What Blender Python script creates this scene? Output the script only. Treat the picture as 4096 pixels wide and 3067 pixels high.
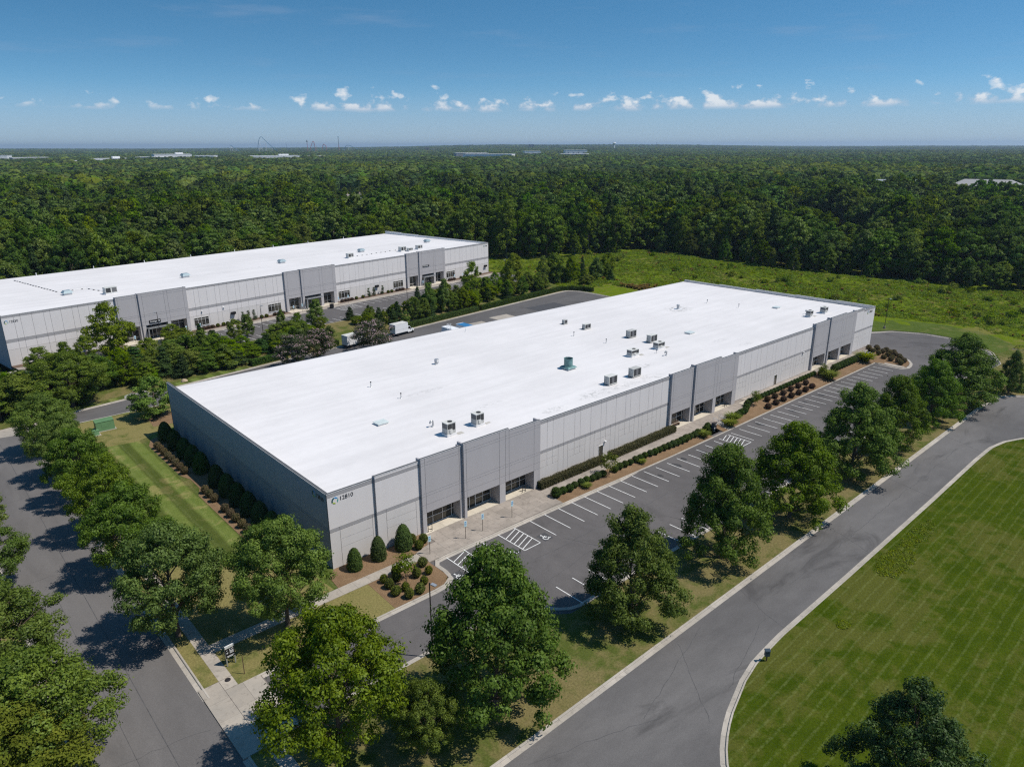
import bpy, bmesh, math, random
import numpy as np
from mathutils import Vector, Matrix

sc = bpy.context.scene
for o in list(bpy.data.objects):
    bpy.data.objects.remove(o)
COL = sc.collection

# ------------------------------------------------------------------ camera
cam = bpy.data.cameras.new('camera')
cam.lens = 25.15
cam.sensor_width = 36.0
cam.clip_start = 0.5
cam.clip_end = 60000
co = bpy.data.objects.new('camera', cam)
COL.objects.link(co)
co.location = (-34.17, -70.77, 48.77)
RGT = Vector((0.74355, -0.66867, -0.00348)); UPV = Vector((0.21306, 0.23198, 0.94910)); FWD = Vector((0.63383, 0.70645, -0.31496))
co.rotation_euler = Matrix(((RGT.x, UPV.x, -FWD.x), (RGT.y, UPV.y, -FWD.y), (RGT.z, UPV.z, -FWD.z))).to_euler()
sc.camera = co
CAM = np.array((-34.17, -70.77, 48.77))

# ------------------------------------------------------------------ sky and sun
SUN_EL, SUN_AZ = math.radians(58.5), math.radians(-50.0)     # azimuth from +X towards +Y
SV = Vector((math.cos(SUN_EL) * math.cos(SUN_AZ), math.cos(SUN_EL) * math.sin(SUN_AZ), math.sin(SUN_EL)))
sun = bpy.data.lights.new('sun', 'SUN')
sun.energy = 4.6
sun.angle = math.radians(0.53)
sun.color = (1.0, 0.940, 0.855)
so = bpy.data.objects.new('sun', sun)
COL.objects.link(so)
so.location = (0, 0, 200)
so.rotation_euler = SV.to_track_quat('Z', 'Y').to_euler()

wd = bpy.data.worlds.new('World')
sc.world = wd
wd.use_nodes = True
N, LK = wd.node_tree.nodes, wd.node_tree.links
N.clear()
def wn(t, **k):
    n = N.new(t)
    for a, v in k.items():
        setattr(n, a, v)
    return n
def wmath(op, a, b=None, c=None, clamp=False):
    n = wn('ShaderNodeMath', operation=op); n.use_clamp = clamp
    for i, v in enumerate((a, b, c)):
        if v is None: continue
        if isinstance(v, (int, float)): n.inputs[i].default_value = v
        else: LK.new(v, n.inputs[i])
    return n.outputs[0]
def wrange(v, a, b, c=0.0, d=1.0):
    n = wn('ShaderNodeMapRange', interpolation_type='SMOOTHSTEP')
    LK.new(v, n.inputs[0])
    for i, q in enumerate((a, b, c, d)): n.inputs[i + 1].default_value = q
    return n.outputs[0]
out = wn('ShaderNodeOutputWorld')
sky = wn('ShaderNodeTexSky')
sky.sky_type = 'NISHITA'
sky.sun_disc = False
sky.sun_elevation = SUN_EL
sky.sun_rotation = math.atan2(SV.x, SV.y)
sky.altitude = 250
sky.air_density = 1.0
sky.dust_density = 0.25
sky.ozone_density = 1.3
tc0 = wn('ShaderNodeTexCoord'); mp0 = wn('ShaderNodeMapping'); mp0.inputs['Scale'].default_value = (1, 1, 2.2); mp0.inputs['Location'].default_value = (0, 0, 0.05)   # clear dry air: the deep blue starts low
LK.new(tc0.outputs['Generated'], mp0.inputs[0]); nv = wn('ShaderNodeVectorMath', operation='NORMALIZE'); LK.new(mp0.outputs[0], nv.inputs[0]); LK.new(nv.outputs[0], sky.inputs[0])
hsv = wn('ShaderNodeHueSaturation')
hsv.inputs['Saturation'].default_value = 1.32; hsv.inputs['Hue'].default_value = 0.488
LK.new(sky.outputs[0], hsv.inputs['Color'])
bg1 = wn('ShaderNodeBackground'); LK.new(hsv.outputs[0], bg1.inputs[0]); bg1.inputs[1].default_value = 0.118
# fair-weather cumulus low over the horizon, all the way round, and faint high streaks
tc = wn('ShaderNodeTexCoord'); sep = wn('ShaderNodeSeparateXYZ'); LK.new(tc.outputs['Generated'], sep.inputs[0])
x_, y_, z_ = sep.outputs
az = wmath('ARCTAN2', y_, x_)
el = wmath('MULTIPLY', wmath('ARCSINE', z_), 57.2958)          # degrees
azd = wmath('MULTIPLY', az, 57.2958)
def noise2(sx, sy, scale, detail, rough, off=0.0, dist=0.0):
    cmb = wn('ShaderNodeCombineXYZ')
    LK.new(wmath('MULTIPLY', azd, sx), cmb.inputs[0]); LK.new(wmath('MULTIPLY', el, sy), cmb.inputs[1]); cmb.inputs[2].default_value = off
    n = wn('ShaderNodeTexNoise'); LK.new(cmb.outputs[0], n.inputs['Vector'])
    n.inputs['Scale'].default_value = scale; n.inputs['Detail'].default_value = detail; n.inputs['Roughness'].default_value = rough
    n.inputs['Distortion'].default_value = dist
    return n.outputs[0]
# height of the cloud tops wanders along the horizon; each puff has a flat foot
blob = noise2(1.0, 1.5, 0.72, 4.0, 0.52, 3.1, 0.15)
where = wmath('ADD', wmath('MULTIPLY', noise2(1.0, 0.0, 0.11, 2.0, 0.5, 11.0), 0.7), wrange(azd, 76.0, 52.0, -0.75, 0.12))
foot = wmath('ADD', 2.15, wmath('MULTIPLY', noise2(1.0, 0.0, 0.35, 2.0, 0.5, 31.0), 0.45))
thr = wmath('SUBTRACT', wmath('ADD', 0.458, wmath('MULTIPLY', wmath('SUBTRACT', el, foot), 0.14)), wmath('MULTIPLY', where, 0.15))
env = wmath('DIVIDE', wmath('SUBTRACT', el, foot), 0.30, clamp=True)
puff = wmath('MULTIPLY', wmath('DIVIDE', wmath('SUBTRACT', blob, thr), 0.13, clamp=True), env, clamp=True)
puff = wmath('MULTIPLY', puff, 0.78, clamp=True)
blob2 = noise2(0.75, 3.2, 0.8, 4.0, 0.55, 7.7)
low = wmath('MULTIPLY', wmath('MULTIPLY', wrange(el, 0.2, 1.2), wrange(el, 3.0, 1.6)), wmath('MULTIPLY', wrange(blob2, 0.42, 0.70), 0.30))
haz = wmath('MULTIPLY', wrange(el, 4.6, 0.3), 0.62)
cir = wmath('MULTIPLY', wmath('MULTIPLY', wrange(noise2(0.10, 0.75, 1.0, 4.0, 0.6, 21.0), 0.52, 0.78), wmath('MULTIPLY', wrange(el, 3.5, 6.0), wrange(el, 15.0, 8.0))), 0.22)
ccol = wn('ShaderNodeMix', data_type='RGBA')
LK.new(wmath('MULTIPLY', wrange(blob, 0.46, 0.62), wrange(el, 2.3, 3.0)), ccol.inputs[0])
ccol.inputs[6].default_value = (0.50, 0.58, 0.70, 1); ccol.inputs[7].default_value = (0.90, 0.91, 0.92, 1)
bg2 = wn('ShaderNodeBackground'); LK.new(ccol.outputs[2], bg2.inputs[0]); bg2.inputs[1].default_value = 1.0
bg3 = wn('ShaderNodeBackground'); bg3.inputs[0].default_value = (0.34, 0.43, 0.59, 1); bg3.inputs[1].default_value = 0.95
m1 = wn('ShaderNodeMixShader'); LK.new(wmath('MAXIMUM', wmath('MAXIMUM', low, haz), cir), m1.inputs[0]); LK.new(bg1.outputs[0], m1.inputs[1]); LK.new(bg3.outputs[0], m1.inputs[2])
m2 = wn('ShaderNodeMixShader'); LK.new(puff, m2.inputs[0]); LK.new(m1.outputs[0], m2.inputs[1]); LK.new(bg2.outputs[0], m2.inputs[2])
LK.new(m2.outputs[0], out.inputs[0])

vs = sc.view_settings
vs.view_transform = 'Standard'
vs.look = 'None'
vs.exposure = 0.0
vs.gamma = 1.0
vs.use_curve_mapping = False
cy = sc.cycles
DENOISE = False
cy.pixel_filter_type = 'BLACKMAN_HARRIS'
cy.filter_width = 1.25
cy.max_bounces = 5
cy.diffuse_bounces = 2
cy.glossy_bounces = 2
cy.transmission_bounces = 3
cy.transparent_max_bounces = 4
cy.volume_bounces = 0
cy.caustics_reflective = False
cy.caustics_refractive = False
cy.use_adaptive_sampling = True
cy.adaptive_threshold = 0.01
cy.use_denoising = DENOISE
try:
    cy.denoiser = 'OPENIMAGEDENOISE'
    cy.denoising_input_passes = 'RGB_ALBEDO_NORMAL'
    cy.denoising_prefilter = 'ACCURATE'
except Exception:
    pass

# ------------------------------------------------------------------ materials
MATS = {}
class NT:
    def __init__(s, name):
        m = bpy.data.materials.new(name); m.use_nodes = True; s.m = m; s.t = m.node_tree; s.n = s.t.nodes; s.l = s.t.links; s.n.clear()
        s.out = s.n.new('ShaderNodeOutputMaterial'); MATS[name] = m
    def N(s, t, **k):
        n = s.n.new(t)
        for a, v in k.items(): setattr(n, a, v)
        return n
    def set(s, sock, v):
        if isinstance(v, (int, float)): sock.default_value = v
        elif isinstance(v, tuple): sock.default_value = v if len(v) == 4 or sock.type == 'VECTOR' else (*v, 1)
        else: s.l.new(v, sock)
    def pos(s, scale=(1, 1, 1), rotz=0.0, obj=False):
        if obj: src = s.N('ShaderNodeTexCoord').outputs['Object']
        else: src = s.N('ShaderNodeNewGeometry').outputs['Position']
        mp = s.N('ShaderNodeMapping'); s.l.new(src, mp.inputs[0]); mp.inputs['Scale'].default_value = scale; mp.inputs['Rotation'].default_value = (0, 0, rotz)
        return mp.outputs[0]
    def noise(s, vec, scale, detail=3.0, rough=0.55, dist=0.0):
        n = s.N('ShaderNodeTexNoise'); s.l.new(vec, n.inputs['Vector']); n.inputs['Scale'].default_value = scale
        n.inputs['Detail'].default_value = detail; n.inputs['Roughness'].default_value = rough; n.inputs['Distortion'].default_value = dist
        return n.outputs[0]
    def rng(s, v, a, b, c=0.0, d=1.0, smooth=True):
        n = s.N('ShaderNodeMapRange', interpolation_type='SMOOTHSTEP' if smooth else 'LINEAR'); s.l.new(v, n.inputs[0])
        for i, q in enumerate((a, b, c, d)): n.inputs[i + 1].default_value = q
        return n.outputs[0]
    def math(s, op, a, b=None, clamp=False):
        n = s.N('ShaderNodeMath', operation=op); n.use_clamp = clamp
        s.set(n.inputs[0], a)
        if b is not None: s.set(n.inputs[1], b)
        return n.outputs[0]
    def mix(s, f, a, b, mode='MIX'):
        n = s.N('ShaderNodeMix', data_type='RGBA', blend_type=mode); s.set(n.inputs[0], f); s.set(n.inputs[6], a); s.set(n.inputs[7], b)
        return n.outputs[2]
    def bump(s, h, strength=0.3, dist=0.02):
        n = s.N('ShaderNodeBump'); s.l.new(h, n.inputs['Height']); n.inputs['Strength'].default_value = strength; n.inputs['Distance'].default_value = dist
        return n.outputs[0]
    def principled(s, col, rough=0.8, metal=0.0, spec=0.3, normal=None, **k):
        b = s.N('ShaderNodeBsdfPrincipled'); s.set(b.inputs['Base Color'], col); s.set(b.inputs['Roughness'], rough)
        s.set(b.inputs['Metallic'], metal); s.set(b.inputs['Specular IOR Level'], spec)
        if normal is not None: s.l.new(normal, b.inputs['Normal'])
        for a, v in k.items(): s.set(b.inputs[a], v)
        s.l.new(b.outputs[0], s.out.inputs[0]); return s.m

def plain(name, col, rough=0.6, metal=0.0, spec=0.3, var=0.10, scale=1.5):
    t = NT(name); p = t.pos(obj=True)
    n = t.noise(p, scale, 4.0)
    k = t.rng(n, 0.25, 0.75, 1.0 - var, 1.0 + var)
    c = t.mix(1.0, col, k, 'MULTIPLY')
    return t.principled(c, rough, metal, spec)

def asphalt(name, c1, c2, dark=(0.045, 0.045, 0.05), dirs=(1, 1, 1), stain=0.5):
    t = NT(name); p = t.pos(dirs)
    big = t.noise(p, 0.09, 5.0, 0.6, 0.4); mid = t.noise(p, 0.7, 4.0); fine = t.noise(t.pos(), 14.0, 3.0, 0.7)
    c = t.mix(t.rng(big, 0.3, 0.7), c1, c2)
    c = t.mix(t.math('MULTIPLY', t.rng(t.noise(p, 0.16, 4.0, 0.62, 1.2), 0.54, 0.74), stain), c, dark)
    c = t.mix(1.0, c, t.rng(mid, 0.2, 0.8, 0.93, 1.07), 'MULTIPLY')
    c = t.mix(1.0, c, t.rng(fine, 0.25, 0.75, 0.82, 1.18), 'MULTIPLY')
    return t.principled(c, 0.9, 0, 0.15, t.bump(fine, 0.25, 0.01))

asphalt('asphalt_street', (0.120, 0.113, 0.110), (0.146, 0.138, 0.134), (0.085, 0.082, 0.081), (1, 0.25, 1), 0.35)
asphalt('asphalt_road', (0.104, 0.100, 0.099), (0.142, 0.136, 0.133), (0.058, 0.056, 0.056), (0.45, 1.1, 1), 0.75)
asphalt('asphalt_lot', (0.096, 0.090, 0.089), (0.122, 0.114, 0.112), (0.062, 0.059, 0.058), (0.8, 0.6, 1), 0.5)
asphalt('asphalt_back', (0.092, 0.088, 0.087), (0.120, 0.114, 0.112), (0.062, 0.060, 0.060), (0.5, 1.0, 1), 0.5)
plain('asphalt_patch', (0.066, 0.066, 0.070), 0.9, var=0.15)
plain('seam_tar', (0.085, 0.083, 0.084), 0.7, var=0.25)
plain('paint_white', (0.66, 0.66, 0.64), 0.7, var=0.14, scale=3.0)
plain('oil_stain', (0.052, 0.050, 0.050), 0.55, var=0.3)

def concrete(name, c1, c2, dark, amount=0.6):
    t = NT(name); p = t.pos()
    a = t.noise(p, 0.35, 5.0, 0.6); b = t.noise(p, 1.6, 5.0, 0.65, 0.6); f = t.noise(p, 12.0, 3.0)
    c = t.mix(t.rng(a, 0.3, 0.7), c1, c2)
    c = t.mix(t.math('MULTIPLY', t.rng(b, 0.5, 0.72), amount), c, dark)
    oi = t.N('ShaderNodeObjectInfo')
    c = t.mix(1.0, c, t.rng(oi.outputs['Random'], 0, 1, 0.90, 1.08, False), 'MULTIPLY')
    c = t.mix(1.0, c, t.rng(f, 0.3, 0.7, 0.93, 1.06), 'MULTIPLY')
    return t.principled(c, 0.9, 0, 0.2)
concrete('concrete_walk', (0.40, 0.355, 0.30), (0.33, 0.30, 0.26), (0.22, 0.195, 0.165))
concrete('concrete_plaza', (0.355, 0.31, 0.265), (0.28, 0.245, 0.21), (0.185, 0.16, 0.14), 0.75)
concrete('concrete_porch', (0.60, 0.54, 0.44), (0.52, 0.465, 0.38), (0.36, 0.32, 0.26), 0.5)
concrete('concrete_kerb', (0.43, 0.39, 0.34), (0.36, 0.33, 0.285), (0.24, 0.22, 0.19), 0.6)
concrete('concrete_base', (0.20, 0.17, 0.15), (0.25, 0.22, 0.19), (0.12, 0.10, 0.09), 0.6)
plain('joint_dark', (0.10, 0.09, 0.08), 0.95)

def lawn(name, g1, g2, dry, dryamt, stripe=None):
    t = NT(name); p = t.pos()
    big = t.noise(p, 0.055, 5.0, 0.6, 0.5); mid = t.noise(p, 0.42, 5.0, 0.65, 0.4); fine = t.noise(p, 4.5, 4.0, 0.75); vf = t.noise(p, 17.0, 2.0, 0.6)
    c = t.mix(t.rng(mid, 0.3, 0.7), g1, g2)
    d = t.math('MULTIPLY', t.rng(t.math('ADD', t.math('MULTIPLY', big, 0.6), t.math('MULTIPLY', mid, 0.4)), 0.56 - dryamt * 0.22, 0.62 - dryamt * 0.12), 0.9)
    c = t.mix(d, c, dry)
    if stripe:
        ang, period, amt = stripe
        q = t.pos((1, 1, 1), ang); sx = t.N('ShaderNodeSeparateXYZ'); t.l.new(q, sx.inputs[0])
        wob = t.math('ADD', t.math('MULTIPLY', t.noise(p, 0.25, 2.0), 0.5), t.math('MULTIPLY', t.noise(p, 2.5, 2.0), 0.12))
        w = t.math('SINE', t.math('MULTIPLY', t.math('ADD', sx.outputs[0], wob), 6.2832 / period))
        c = t.mix(1.0, c, t.rng(w, -0.5, 0.5, 1.0 - amt, 1.0 + amt), 'MULTIPLY')
        # pale scuffs the mower wheels leave along the stripe edges
        w2 = t.math('SINE', t.math('MULTIPLY', t.math('ADD', sx.outputs[0], wob), 6.2832 * 2 / period))
        sc_ = t.math('MULTIPLY', t.rng(w2, 0.62, 1.0), t.rng(t.noise(p, 2.2, 4.0, 0.7), 0.36, 0.62))
        c = t.mix(t.math('MULTIPLY', sc_, 0.22), c, (0.20, 0.23, 0.09))
    c = t.mix(1.0, c, t.rng(fine, 0.25, 0.75, 0.70, 1.30), 'MULTIPLY')
    c = t.mix(1.0, c, t.rng(vf, 0.25, 0.75, 0.78, 1.22), 'MULTIPLY')
    return t.principled(c, 1.0, 0, 0.0, t.bump(fine, 0.6, 0.06))
lawn('lawn_right', (0.036, 0.058, 0.004), (0.055, 0.077, 0.006), (0.080, 0.086, 0.018), 0.40, (math.radians(88.5), 2.3, 0.035))
lawn('lawn_left', (0.082, 0.110, 0.024), (0.108, 0.134, 0.034), (0.175, 0.160, 0.060), 0.25, (0.0, 3.4, 0.27))
lawn('lawn_dry', (0.085, 0.105, 0.026), (0.110, 0.125, 0.035), (0.205, 0.175, 0.070), 0.85)
lawn('lawn_strip', (0.070, 0.090, 0.020), (0.095, 0.110, 0.028), (0.170, 0.140, 0.062), 0.65)
lawn('lawn_mown', (0.062, 0.092, 0.018), (0.085, 0.115, 0.026), (0.120, 0.125, 0.040), 0.3)
lawn('field_ground', (0.090, 0.132, 0.008), (0.118, 0.158, 0.011), (0.150, 0.140, 0.040), 0.25)
lawn('forest_floor', (0.020, 0.028, 0.008), (0.028, 0.034, 0.010), (0.040, 0.036, 0.015), 0.4)

def mulch(name, c1, c2):
    t = NT(name); p = t.pos()
    a = t.noise(p, 0.6, 4.0); f = t.noise(p, 7.0, 4.0, 0.75); v = t.noise(p, 24.0, 2.0)
    c = t.mix(t.rng(a, 0.3, 0.7), c1, c2)
    c = t.mix(1.0, c, t.rng(f, 0.25, 0.75, 0.66, 1.34), 'MULTIPLY'); c = t.mix(1.0, c, t.rng(v, 0.25, 0.75, 0.8, 1.2), 'MULTIPLY')
    return t.principled(c, 0.95, 0, 0.1, t.bump(f, 0.6, 0.04))
mulch('mulch', (0.172, 0.110, 0.062), (0.210, 0.138, 0.080))
mulch('mulch_grey', (0.155, 0.105, 0.075), (0.120, 0.085, 0.062))
mulch('gravel', (0.34, 0.33, 0.31), (0.28, 0.27, 0.26))

def wallmat(name, col, var=0.025):
    t = NT(name); p = t.pos((1, 1, 0.25))
    n = t.noise(p, 0.5, 5.0, 0.6); f = t.noise(t.pos(), 6.0, 3.0)
    c = t.mix(1.0, col, t.rng(n, 0.25, 0.75, 1 - var, 1 + var), 'MULTIPLY'); c = t.mix(1.0, c, t.rng(f, 0.3, 0.7, 0.975, 1.025), 'MULTIPLY')
    return t.principled(c, 0.88, 0, 0.2, t.bump(f, 0.08, 0.01))
wallmat('wall_light', (0.660, 0.632, 0.625))
wallmat('wall_low', (0.600, 0.575, 0.560))
wallmat('wall_band', (0.335, 0.328, 0.335))
wallmat('wall_block', (0.405, 0.390, 0.398))
wallmat('wall_block_low', (0.43, 0.415, 0.42))
wallmat('wall_side', (0.31, 0.33, 0.355))  # copy of the wall grey, darkened and blued: shade put into the colour
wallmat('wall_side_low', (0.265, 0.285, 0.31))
wallmat('wall_reveal', (0.15, 0.147, 0.15))
plain('coping_dark', (0.10, 0.10, 0.10), 0.5, 0.0, 0.4)
plain('coping_light', (0.50, 0.50, 0.50), 0.5, 0.0, 0.4)

def roofmat(name, stains):
    t = NT(name); p = t.pos()
    a = t.noise(p, 0.05, 4.0, 0.6); b = t.noise(p, 0.9, 4.0)
    c = t.mix(1.0, (0.675, 0.655, 0.650), t.rng(a, 0.3, 0.7, 0.93, 1.02), 'MULTIPLY'); c = t.mix(1.0, c, t.rng(t.noise(t.pos((0.05, 0.5, 1)), 1.0, 4.0, 0.6), 0.35, 0.65, 0.955, 1.015), 'MULTIPLY'); c = t.mix(1.0, c, t.rng(b, 0.3, 0.7, 0.985, 1.01), 'MULTIPLY')
    sp = t.N('ShaderNodeSeparateXYZ'); t.l.new(t.pos(obj=True), sp.inputs[0])
    # welded membrane laps
    fr = t.math('FRACT', t.math('DIVIDE', sp.outputs[0], 3.05)); lap = t.math('MULTIPLY', t.rng(fr, 0.0, 0.03, 1.0, 0.0), 0.09)
    fy = t.math('FRACT', t.math('DIVIDE', sp.outputs[1], 19.0)); lap2 = t.math('MULTIPLY', t.rng(fy, 0.0, 0.010, 1.0, 0.0), 0.22)
    c = t.mix(t.math('MAXIMUM', lap, lap2), c, (0.40, 0.40, 0.40))
    ns = t.noise(t.pos(), 1.1, 5.0, 0.68, 1.0)
    for (x, y, rx, ry, amt) in stains:
        ex = t.math('POWER', t.math('DIVIDE', t.math('SUBTRACT', sp.outputs[0], x), rx), 2.0); ey = t.math('POWER', t.math('DIVIDE', t.math('SUBTRACT', sp.outputs[1], y), ry), 2.0)
        m = t.math('MULTIPLY', t.rng(t.math('ADD', ex, ey), 1.0, 0.0), t.rng(ns, 0.46, 0.62))
        c = t.mix(t.math('MULTIPLY', m, amt), c, (0.30, 0.30, 0.29))
    return t.principled(c, 0.75, 0, 0.25)
roofmat('roof_white', [(41.2, 3.6, 3.5, 1.5, 0.5), (52.1, 4.2, 5.5, 2.2, 0.55), (58.8, 3.9, 4.0, 1.6, 0.6), (65.5, 3.6, 5.0, 2.0, 0.55), (70.1, 9.0, 5.0, 1.4, 0.6), (97.6, 9.6, 3.5, 1.0, 0.55), (98.5, 4.2, 3.5, 1.4, 0.35), (32.0, 25.0, 6.0, 0.9, 0.4), (33.5, 12.5, 7.0, 0.7, 0.35), (117.8, 34.6, 4.6, 4.0, 0.95)])
roofmat('roof_white_far', [(70, 20, 30, 3, 0.25), (120, 30, 40, 4, 0.2)])
plain('soot', (0.22, 0.22, 0.22), 0.9, var=0.4, scale=1.2)

t = NT('glass_dark')
fr = t.noise(t.pos((0.5, 1, 0.35)), 0.55, 3.0)
t.principled(t.mix(t.rng(fr, 0.42, 0.6), (0.014, 0.014, 0.013), (0.075, 0.070, 0.055)), 0.06, 0, 0.55)  # brownish patches: reflections and interior put into the glass colour
plain('mullion', (0.70, 0.69, 0.67), 0.5, 0.0, 0.4)
plain('steel_white', (0.70, 0.70, 0.70), 0.45, 0.1, 0.4)
plain('galv', (0.46, 0.47, 0.48), 0.42, 0.55, 0.4)
plain('unit_grey', (0.42, 0.42, 0.40), 0.6, 0.0, 0.3)
plain('unit_pale', (0.56, 0.56, 0.53), 0.6, 0.0, 0.3)
plain('coil_dark', (0.035, 0.036, 0.038), 0.6)
plain('coil_grey', (0.13, 0.13, 0.135), 0.6)
plain('rail_wood', (0.40, 0.38, 0.34), 0.8)
plain('patina_green', (0.12, 0.23, 0.23), 0.55, 0.1, 0.4, var=0.2)
plain('vent_blue', (0.30, 0.38, 0.41), 0.4, 0.2, 0.4)
plain('hatch_glass', (0.58, 0.64, 0.62), 0.3, 0.0, 0.5)
plain('pole_dark', (0.028, 0.024, 0.024), 0.5, 0.1, 0.4)
plain('black_paint', (0.012, 0.012, 0.014), 0.45)
plain('sign_white', (0.78, 0.80, 0.80), 0.4)
plain('sign_pale', (0.48, 0.72, 0.78), 0.4)
plain('sign_blue', (0.03, 0.13, 0.42), 0.4)
plain('text_black', (0.012, 0.012, 0.013), 0.5)
plain('text_white', (0.85, 0.85, 0.85), 0.5)
plain('logo_dark', (0.012, 0.095, 0.10), 0.5)
plain('logo_blue', (0.02, 0.28, 0.62), 0.5)
plain('logo_teal', (0.03, 0.36, 0.29), 0.5)
plain('logo_lime', (0.35, 0.45, 0.03), 0.5)
plain('box_green', (0.105, 0.205, 0.095), 0.5, var=0.08)
plain('mail_blue', (0.045, 0.065, 0.085), 0.4)
plain('truck_white', (0.78, 0.79, 0.80), 0.35, 0, 0.45, var=0.03)
plain('truck_top', (0.56, 0.55, 0.51), 0.6, var=0.12)
plain('trailer_blue', (0.035, 0.17, 0.36), 0.5, var=0.12)
plain('tyre', (0.012, 0.012, 0.012), 0.8)
plain('rim', (0.40, 0.40, 0.41), 0.4, 0.5)
plain('chassis', (0.02, 0.02, 0.02), 0.7)
plain('stone', (0.36, 0.28, 0.19), 0.9, var=0.25)
plain('bark', (0.115, 0.085, 0.062), 0.95, var=0.3, scale=3.0)
plain('bark_pale', (0.26, 0.24, 0.21), 0.95, var=0.3, scale=3.0)
plain('far_white', (0.74, 0.74, 0.73), 0.7)
plain('far_grey', (0.30, 0.295, 0.29), 0.8)
plain('far_tan', (0.45, 0.36, 0.27), 0.8)
plain('far_red', (0.42, 0.07, 0.05), 0.6)
plain('far_blue', (0.06, 0.20, 0.30), 0.6)
plain('far_teal', (0.05, 0.36, 0.36), 0.6)
plain('far_yellow', (0.55, 0.36, 0.04), 0.6)
plain('shingle', (0.22, 0.20, 0.19), 0.9, var=0.15)
plain('bench_brown', (0.10, 0.06, 0.04), 0.7)

def leafmat(name, dark, light, trans=0.28, rnd=0.25, gloss=0.0, core=False):
    t = NT(name)
    at = t.N('ShaderNodeAttribute', attribute_name='tint')
    oi = t.N('ShaderNodeObjectInfo')
    c = t.mix(at.outputs['Fac'], dark, light)
    h = t.N('ShaderNodeHueSaturation'); t.l.new(c, h.inputs['Color'])
    t.l.new(t.rng(oi.outputs['Random'], 0, 1, 0.5 - 0.028 * rnd / 0.25, 0.5 + 0.022 * rnd / 0.25, False), h.inputs['Hue'])
    rv = t.math('FRACT', t.math('MULTIPLY', oi.outputs['Random'], 7.31))
    t.l.new(t.rng(rv, 0, 1, 1.0 - rnd, 1.0 + rnd, False), h.inputs['Value'])
    rs = t.math('FRACT', t.math('MULTIPLY', oi.outputs['Random'], 13.7))
    t.l.new(t.rng(rs, 0, 1, 0.86, 1.08, False), h.inputs['Saturation'])
    d = t.N('ShaderNodeBsdfDiffuse'); t.l.new(h.outputs[0], d.inputs[0])
    tr = t.N('ShaderNodeBsdfTranslucent'); br = t.mix(1.0, h.outputs[0], (1.15, 1.25, 0.55), 'MULTIPLY'); t.l.new(br, tr.inputs[0])
    m = t.N('ShaderNodeMixShader'); m.inputs[0].default_value = trans; t.l.new(d.outputs[0], m.inputs[1]); t.l.new(tr.outputs[0], m.inputs[2])
    m2 = m
    if gloss > 0:
        g = t.N('ShaderNodeBsdfGlossy'); g.inputs[0].default_value = (0.9, 1, 0.8, 1); g.inputs['Roughness'].default_value = 0.55
        m2 = t.N('ShaderNodeMixShader'); m2.inputs[0].default_value = gloss; t.l.new(m.outputs[0], m2.inputs[1]); t.l.new(g.outputs[0], m2.inputs[2])
    t.l.new(m2.outputs[0], t.out.inputs[0])
    return t.m
leafmat('leaf_oak', (0.034, 0.072, 0.006), (0.150, 0.230, 0.020), 0.34, 0.13, 0.012)
leafmat('leaf_street', (0.046, 0.088, 0.008), (0.185, 0.262, 0.025), 0.34, 0.13, 0.015)
leafmat('leaf_forest', (0.032, 0.066, 0.006), (0.140, 0.212, 0.018), 0.30, 0.30)
leafmat('leaf_forest_far', (0.044, 0.078, 0.012), (0.105, 0.158, 0.024), 0.20, 0.30)
leafmat('leaf_far_dark', (0.030, 0.058, 0.012), (0.066, 0.104, 0.024), 0.15, 0.25)
leafmat('leaf_far_light', (0.070, 0.108, 0.012), (0.140, 0.180, 0.022), 0.2, 0.25)
leafmat('leaf_dusk', (0.022, 0.048, 0.012), (0.070, 0.115, 0.026), 0.25, 0.05, 0.02)
leafmat('leaf_young', (0.060, 0.110, 0.008), (0.200, 0.290, 0.026), 0.3, 0.2)
leafmat('leaf_yellow', (0.072, 0.115, 0.008), (0.200, 0.245, 0.020), 0.3, 0.15)
leafmat('leaf_pine', (0.020, 0.044, 0.013), (0.062, 0.100, 0.028), 0.12, 0.2)
leafmat('leaf_shrub', (0.035, 0.068, 0.016), (0.085, 0.130, 0.030), 0.2, 0.15)
leafmat('leaf_shrub_yellow', (0.065, 0.085, 0.014), (0.150, 0.165, 0.028), 0.2, 0.12)
leafmat('leaf_shrub_brown', (0.088, 0.068, 0.036), (0.185, 0.145, 0.080), 0.12, 0.15)
leafmat('leaf_shrub_red', (0.062, 0.034, 0.026), (0.125, 0.072, 0.056), 0.12, 0.15)
leafmat('leaf_hedge_olive', (0.055, 0.054, 0.022), (0.125, 0.115, 0.050), 0.15, 0.1)
leafmat('leaf_grassy', (0.100, 0.140, 0.010), (0.210, 0.250, 0.022), 0.3, 0.12)
leafmat('leaf_weed', (0.098, 0.156, 0.010), (0.195, 0.258, 0.020), 0.28, 0.24)
leafmat('leaf_reed', (0.160, 0.105, 0.030), (0.260, 0.170, 0.055), 0.25, 0.15)
leafmat('leaf_myrtle', (0.040, 0.062, 0.022), (0.090, 0.105, 0.050), 0.22, 0.1)
leafmat('flower_pink', (0.32, 0.20, 0.24), (0.50, 0.36, 0.38), 0.25, 0.05)
leafmat('shrub_core', (0.016, 0.022, 0.007), (0.020, 0.028, 0.009), 0.0, 0.05)
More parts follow.
